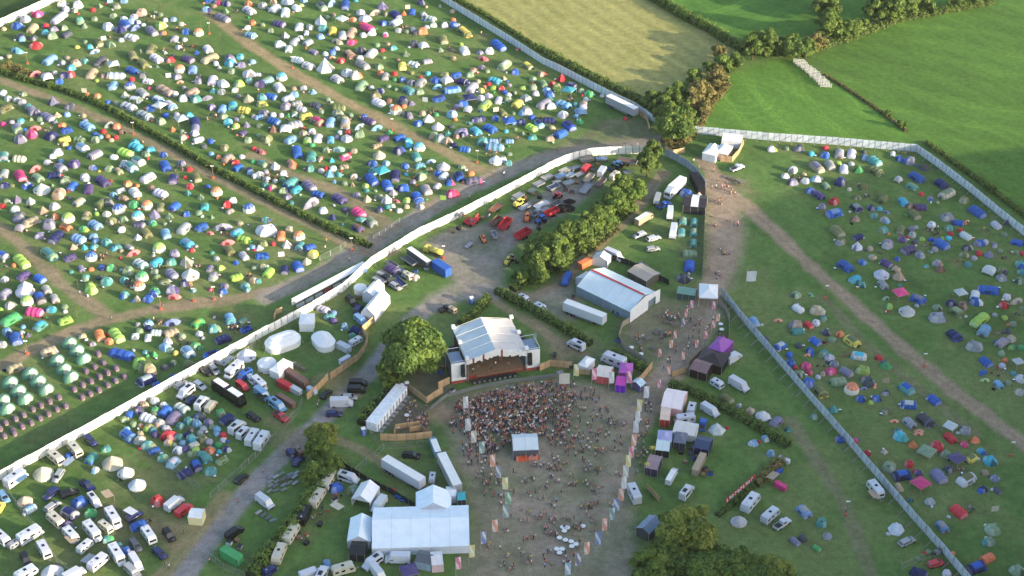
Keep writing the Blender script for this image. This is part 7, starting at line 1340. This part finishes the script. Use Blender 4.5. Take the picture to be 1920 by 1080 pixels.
for k, e in enumerate(FLAGS.split(';')):
    f = e.split(); x, y = float(f[0]), float(f[1]); small = x > 1230 and y < 730
    o = obj('flag', None, loc=P(x-3, y+(12 if small else 20)), rz=R(pr.uniform(-18, 14)), scale=(.7,)*3 if small else (1,)*3); o.empty_display_size = .3
    obj('pole', POLE, o); obj('flag_cloth', FL[k % 3], o, jit(COL[f[2]], .06))
    side = 'in the gateway avenue' if small else ('in the right flag row of the arena' if x > 1050 and y > 730 else ('in the left flag row of the arena' if y > 730 else 'beside the stage'))
    thing(o, f'{CNAME[f[2]]} feather flag', 'flag', f'{CNAME[f[2]]} flag', side, group='flags '+side)
o = obj('flag', None, loc=P(1048, 733), rz=0); obj('pole', POLE, o); obj('flag_cloth', FB, o, COL['of']); thing(o, 'broad cream flag just right of the stage wing', 'flag', 'broad cream flag')
o = obj('flag', None, loc=P(1398, 540), rz=0); obj('pole', POLE, o); obj('flag_cloth', FB, o, COL['wh']); thing(o, 'broad white flag standing alone beside the gate path', 'flag', 'broad white flag')
# sign boards on poles in the camps
SBm = MB().box(-1.1, 1.1, -.03, .03, 2.6, 4.6).build('board', M['board']); SPm = MB().bar((0, .05, 0), (0, .05, 4.6), .05).build('pole', M['wood'])
for x, y, s, c in SIGNS:
    o = obj('camp_sign', None, loc=P(x, y+16), rz=R(pr.uniform(-15, 15)), scale=(.85,)*3); obj('board', SBm, o, COL[c]); obj('pole', SPm, o)
    thing(o, f'{CNAME[c]} square camp sign on a pole', 'sign', f'{CNAME[c]} camp sign', zone_of(x, y))
# light poles and marker posts
LP = MB().bar((0, 0, 0), (0, 0, 4.6), .08, 6).build('pole', M['wood']); LH = MB().box(-.5, .5, -.15, .15, 4.5, 4.75).bar((-.4, 0, 4.6), (-.4, -.2, 4.9), .12).bar((.4, 0, 4.6), (.4, -.2, 4.9), .12).build('lamp_head', M['pvc']); LB = MB().box(-.35, .35, -.3, .3, 0, .6).build('generator', M['paint_flat'])
for k, (x, y) in enumerate([(52,120),(251,252),(393,64),(549,128),(400,334),(736,245),(895,305),(660,470),(1548,560),(1732,688),(1895,855),(1587,966),(364,565),(302,580),(402,562),(52,664),(832,485)]):
    o = obj('light_tower', None, loc=P(x, y)); obj('pole', LP, o); obj('lamp_head', LH, o); obj('generator', LB, o, lin(190,96,70)); thing(o, 'slim pale light tower', 'light tower', 'light tower', zone_of(x, y), group='light towers')
MP = MB().bar((0, 0, 0), (0, 0, 3.4), .045, 5).build('marker_post', M['wood'])
for k, (x, y) in enumerate([(303,20),(339,39),(377,54),(415,77),(455,97),(495,119),(536,136),(578,163),(622,185),(670,207),(715,230),(760,256),(805,275),(850,296),(925,328),(880,357),(700,453),(602,502),(526,540),(35,443),(71,475),(109,510),(147,541),(260,567),(328,578),(98,618),(145,598),(187,585),(38,650),(1451,470),(1489,510),(1533,536),(1572,583),(1616,612),(1661,655),(1764,737),(1816,785),(1868,832),(1414,448),(1378,410),(1397,397),(1378,505)]):
    o = obj('marker_post', MP, None, None, P(x, y), 0); thing(o, 'thin wooden marker post', 'post', 'marker post', zone_of(x, y), group='marker posts along the tracks')
# round white tables
PC = MB().cyl((0, 0, .70), .68, .06, 14).build('table_top', M['pvc']); PT = MB().bar((0, 0, 0), (0, 0, .70), .05).cyl((0, 0, 0), .28, .05, 10).build('pedestal', M['darksteel'])
for k, (x, y) in enumerate([(1055,989),(1064,990),(1058,996),(1049,1009),(1060,1013),(1071,1016),(1080,1021),(1072,1025),(1044,1030),(1054,1030),(1049,1037),(1093,987),(1184,652),(1202,664),(746,801),(763,779),(1351,608),(1353,618)]):
    o = obj('round_table', None, loc=P(x, y+3)); obj('table_top', PC, o); obj('pedestal', PT, o); thing(o, 'round white table', 'table', 'round white table', 'in the lower arena' if y > 900 else 'in a seating yard', group='round white tables')
# picnic tables
PTm = MB().box(-.9, .9, -.35, .35, .7, .76).box(-.9, .9, -.85, -.6, .42, .47).box(-.9, .9, .6, .85, .42, .47); PTl = MB().bar((-.6, -.75, 0), (-.6, .3, .7), .05).bar((-.6, .75, 0), (-.6, -.3, .7), .05).bar((.6, -.75, 0), (.6, .3, .7), .05).bar((.6, .75, 0), (.6, -.3, .7), .05).build('trestle', M['wood'])
PTm = PTm.build('picnic_table', mat('weathered_boards', (.16, .145, .13), rough=.85, noise=.3, rand=.3))
for k, (x, y) in enumerate([(550,684),(561,689),(569,694),(1258,600),(1248,606),(1264,611),(1238,620),(1230,626),(1242,629),(1216,638),(1368,335),(1376,338),(1385,342),(1392,345),(1378,346),(530,903),(1200,645),(1225,655)]):
    o = obj('picnic_table', PTm, None, None, P(x, y), R(pr.choice([-30, 20, 60]))); obj('trestle', PTl, o); thing(o, 'timber picnic table', 'table', 'picnic table', 'by the gate bar' if y < 400 else ('in the beer garden' if x > 1000 else 'on the grass by the containers'), group='picnic tables')
# folding tables stacked beside the lane
FT = MB().box(-.95, .95, -.45, .45, .30, .38).box(-.85, .85, -.38, .38, .38, .44); FTl = MB().bar((-.7, 0, 0), (-.7, 0, .3), .1).bar((.7, 0, 0), (.7, 0, .3), .1).build('trestle', M['darksteel']); FT = FT.build('folding_table', M['paint_flat'])
for k in range(22):
    x, y = (506+(k % 5)*12+pr.uniform(-3, 3), 895+(k//5)*9+(k % 5)*-2+pr.uniform(-2, 2)) if k < 18 else (485+(k-18)*9, 962+(k-18)*5)
    o = obj('folding_table', FT, None, pr.choice([lin(120,126,132), lin(146,150,150), lin(92,98,104), lin(110,120,112)]), P(x, y), R(pr.uniform(30, 60))); obj('trestle', FTl, o); thing(o, 'pale folding table lying in the stack beside the lane', 'table', 'folding table', group='folding tables stacked beside the lane', fixed=True)
# pallet stacks and crates in the works areas
PA = MB()
for z in range(5): PA.box(-.6, .6, -.5, .5, z*.16+.08, z*.16+.14); PA.box(-.6, .6, -.45, -.3, z*.16, z*.16+.08).box(-.6, .6, .3, .45, z*.16, z*.16+.08)
PA = PA.build('pallet_stack', M['wood']); CR = MB().box(-.7, .7, -.5, .5, 0, .9).build('equipment_crate', M['paint_flat']); CRl = MB().box(-.72, .72, -.52, .52, .9, .98).build('lid', M['darksteel'])
for k, (x, y) in enumerate([(985,372),(990,380),(1012,372),(1000,366),(1060,358),(1072,362),(1082,344),(1092,346),(1112,318),(1120,310),(1140,318),(1148,322),(1040,405),(1000,415),(1010,430),(905,410),(915,405),(860,430),(850,436),(780,510),(800,505),(758,512),(745,520),(1120,560),(1128,566),(1136,572),(1116,566),(1145,580),(1152,585),(1160,590),(1090,575),(1075,560),(1300,860),(1285,868),(1322,882),(1332,890),(1318,892),(1296,852),(1278,850),(830,690),(826,700),(1040,668),(1046,676),(1064,684),(1072,690),(1096,690),(780,905),(790,912),(800,918),(772,898),(628,940),(634,950),(600,985),(575,1020),(560,1010),(1160,640),(848,735),(672,560),(690,580),(430,1020),(445,1015),(450,1028)]):
    if k % 3 == 0: o = obj('pallet_stack', PA, None, None, P(x, y), pr.uniform(0, 3)); thing(o, 'low stack of timber pallets', 'pallets', 'pallet stack', 'in the vehicle yard' if y < 540 else 'in the works area', group='pallet stacks')
    else:
        cc = pr.choice(['dg', 'gy', 'bk', 'bl', 'wh', 'br']); o = obj('equipment_crate', CR, None, COL[cc], P(x, y), pr.uniform(0, 3)); obj('lid', CRl, o); thing(o, f'{CNAME[cc]} equipment crate', 'crate', f'{CNAME[cc]} crate', 'in the vehicle yard' if y < 540 else 'in the works area', group='equipment crates')
# spoil heap in the yard, portable toilets, bins, giant letters
def heap(name, label, px, py, r, h, m):
    b = MB(); n = 18; rr = random.Random(px); rings = []
    for f, z in ((1, 0), (.8, .35), (.55, .7), (.25, .95)): rings.append([(r*f*(1+rr.uniform(-.25, .25))*math.cos(2*math.pi*k/n), r*f*.7*(1+rr.uniform(-.25, .25))*math.sin(2*math.pi*k/n), h*z*(1+rr.uniform(-.2, .2))) for k in range(n)])
    return thing(obj(name, ringmesh(b, rings).build(name, m), None, None, P(px, py)), label, 'heap', name.replace('_', ' '))
heap('spoil_heap', 'black heap of spoil in the middle of the vehicle yard', 1058, 392, 3.8, 1.2, mat('black_spoil', (.012, .011, .011), rough=.95, noise=.4))
heap('spoil_heap', 'small black heap of spoil beside the larger one', 1068, 378, 2.0, .8, mat('black_soil', (.014, .012, .011), rough=.95, noise=.4))
TB = MB().box(-.6, .6, -.6, .6, 0, 2.2); TB = TB.build('toilet_cabin', M['paint_flat']); TR = MB().box(-.62, .62, -.62, .62, 2.2, 2.4, taper=.2).build('roof', M['pvc']); TD = MB().box(-.4, .4, -.64, -.6, .1, 2.0).build('door', M['fabric_light'])
for x, y, c, l in [(682,815,'bl','blue portable toilet on the grass by the hedge'),(754,733,'bl','blue portable toilet at the top of the toilet block'),(763,729,'bl','blue and white cabin beside the plywood stub'),(884,569,'bl','bright blue tank behind the stage hedge')]:
    o = obj('toilet_cabin', TB, None, COL[c], P(x, y), R(20)); obj('roof', TR, o); obj('door', TD, o, COL[c]); thing(o, l, 'toilet', 'blue portable toilet')
# red backing strip with white letters in the scrub
A, B = P(1360, 948), P(1416, 900); u = (B-A); Ls = u.length; rzl = math.atan2(u.y, u.x)
sign = obj('letter_sign', None, loc=A, rz=rzl)
obj('backing', MB().box(0, Ls, .1, .16, .6, 1.9).build('backing', M['paint_flat']), sign, lin(196, 40, 60))
rr = random.Random(5)
for k in range(10):
    x = .5+k*(Ls-1.2)/10; b = MB(); 
    b.box(x, x+.22, -.05, .08, (.75), 1.8); b.box(x+.24, x+.62, -.05, .08, 1.55 if k % 2 else .75, 1.8 if k % 2 else 1.0)
    if k % 3: b.box(x+.24, x+.58, -.05, .08, 1.3, 1.5)
    if k % 3 == 1: b.box(x+.6, x+.78, -.05, .08, .75, 1.5)
    obj('letter', b.build('letter', M['pvc']), sign)
for x in (-.6, Ls+.6): obj('mast', MB().bar((x, .2, 0), (x, .2, 4.2), .07).build('mast', M['wood']), sign)
thing(sign, 'red sign strip with large white letters standing in the scrub', 'sign', 'red letter sign')
# tall yellow palm decorations on the mauve stall
for k, (x, y) in enumerate([(1222, 862), (1212, 893)]):
    root = obj('palm_decoration', None, loc=P(x, y)); obj('stem', MB().bar((0, 0, 0), (0, 0, 4.4), .06).build('stem', M['wood']), root)
    b = MB()
    for q in range(7):
        a = 2*math.pi*q/7; b.bar((0, 0, 4.4), (math.cos(a)*.9, math.sin(a)*.9, 4.1), .10, 4)
    obj('fronds', b.build('fronds', M['fabric']), root, COL['ye']); thing(root, ['yellow palm decoration on the upper corner of the pale stall', 'yellow palm decoration at the lower corner of the mauve stall'][k], 'decoration', 'yellow palm decoration')
# awnings beside caravans
AW = MB().add([(0, 0, 2.2), (3.2, 0, 2.2), (3.2, 2.3, 1.9), (0, 2.3, 1.9)], [(0, 1, 2, 3)]).build('awning', M['fabric']); AL = MB().bar((0, 2.2, 0), (0, 2.2, 1.9), .04).build('pole', M['alloy'])
for x, y, a, c, l in [(38,913,35,'sk','pale awning stretched from the motorhome by the white fence'),(128,882,40,'wh','white awning behind the silver estate'),(190,930,-50,'be','beige awning beside the white camper'),(122,1015,-45,'be','beige awning beside the white caravan'),(232,965,-30,'wh','white awning over the motorhome side'),(165,1065,40,'gy','grey awning on the lower caravan'),(1624,928,-50,'be','peach awning on the caravan beside the grey fence'),(1448,908,40,'be','tan tarpaulin awning beside the pink box'),(428,688,35,'gy','grey awning beside the motorhome above the coach'),(608,920,60,'wh','white awning on the vintage caravan row'),(618,955,-30,'of','cream ground sheet awning by the caravans'),(478,748,-30,'bk','dark awning beside the coach')]:
    hd, _ = heading(x, y, a); o = obj('caravan_awning', AW, None, COL[c], P(x, y+4), hd); obj('pole', AL, o, None, (.1, 0, 0)); obj('pole', AL, o, None, (3.1, 0, 0)); thing(o, l, 'awning', 'awning')
# ------------------------------------------------------------------ labels that single things out
def settle_labels():
    for t in THINGS:
        p = t['o'].matrix_world.translation if False else t['o'].location
        t['px'] = PX((p.x, p.y, max(0, p.z)))
    pos = np.array([t['px'] for t in THINGS]); words = lambda s: len(s.split())
    def direction(i, j):
        dx, dy = pos[i]-pos[j]
        if abs(dx) > 1.3*abs(dy): return 'left of' if dx < 0 else 'right of'
        return 'above' if dy < 0 else 'below'
    art = lambda s: ('an ' if s[0] in 'aeiou' else 'a ')+s
    fixed_labels = {}
    cand = []
    for i, t in enumerate(THINGS):
        if t['fixed']: cand.append([t['base']]); continue
        c = []
        z = t['zone']
        c.append(t['base']+(', '+z if z else ''))
        d = np.hypot(*(pos-pos[i]).T); nb = []
        for j in np.argsort(d)[1:14]:
            s = THINGS[j]['short']
            if words(s) > 5 or s in nb or THINGS[j]['cat'] in ('person', 'chair', 'post', 'box', 'bag'): continue
            nb.append(s); nb_i = f"{direction(i, j)} {art(s)}"
            t.setdefault('nb', []).append(nb_i)
            if len(t['nb']) >= 7: break
        nb = t.get('nb', [])
        if z:
            c += [f"{t['base']} {a}, {z}" for a in nb[:4]]
        c += [f"{t['base']} {a}" for a in nb[:3]]
        for a in range(len(nb)):
            for b in range(a+1, len(nb)): c.append(f"{t['base']} {nb[a]} and {nb[b]}")
        cand.append([x for x in c if 4 <= words(x) <= 16] or [c[0]])
    from collections import Counter
    cnt = Counter(x for c in cand for x in set(c)); used = set()
    for i, t in enumerate(THINGS):
        ch = next((x for x in cand[i] if cnt[x] == 1 and x not in used), None) or next((x for x in cand[i] if x not in used), None) if not t['fixed'] else cand[i][0]
        if ch is None:
            ch = cand[i][0]
        used.add(ch); t['o']['label'] = ch
    lab = {}
    for t in THINGS: lab.setdefault(t['o']['label'], []).append(t)
    for l, ts in lab.items():
        if len(ts) > 1:
            for t in ts:
                if 'group' not in t['o']: t['o']['group'] = ts[0]['cat']+' group'
    print('LABELS', len(THINGS), 'shared', sum(len(v)-1 for v in lab.values()))
# thin evening haze over the valley
hz = bpy.data.materials.new('evening_haze'); hz.use_nodes = True; hn = hz.node_tree; hn.nodes.remove(hn.nodes['Principled BSDF'])
pv = hn.nodes.new('ShaderNodeVolumePrincipled'); pv.inputs['Color'].default_value = (.92, .92, .92, 1); pv.inputs['Density'].default_value = .000026; pv.inputs['Anisotropy'].default_value = .2
hn.links.new(pv.outputs[0], hn.nodes['Material Output'].inputs['Volume'])
stuff(obj('haze', MB().box(-7600, 7600, -2600, 7600, -1.5, 306).build('haze', hz)), 'thin warm evening haze over the valley')
bpy.context.view_layer.update()
settle_labels()
for o in bpy.data.objects:
    if '_ext' in o: del o['_ext']
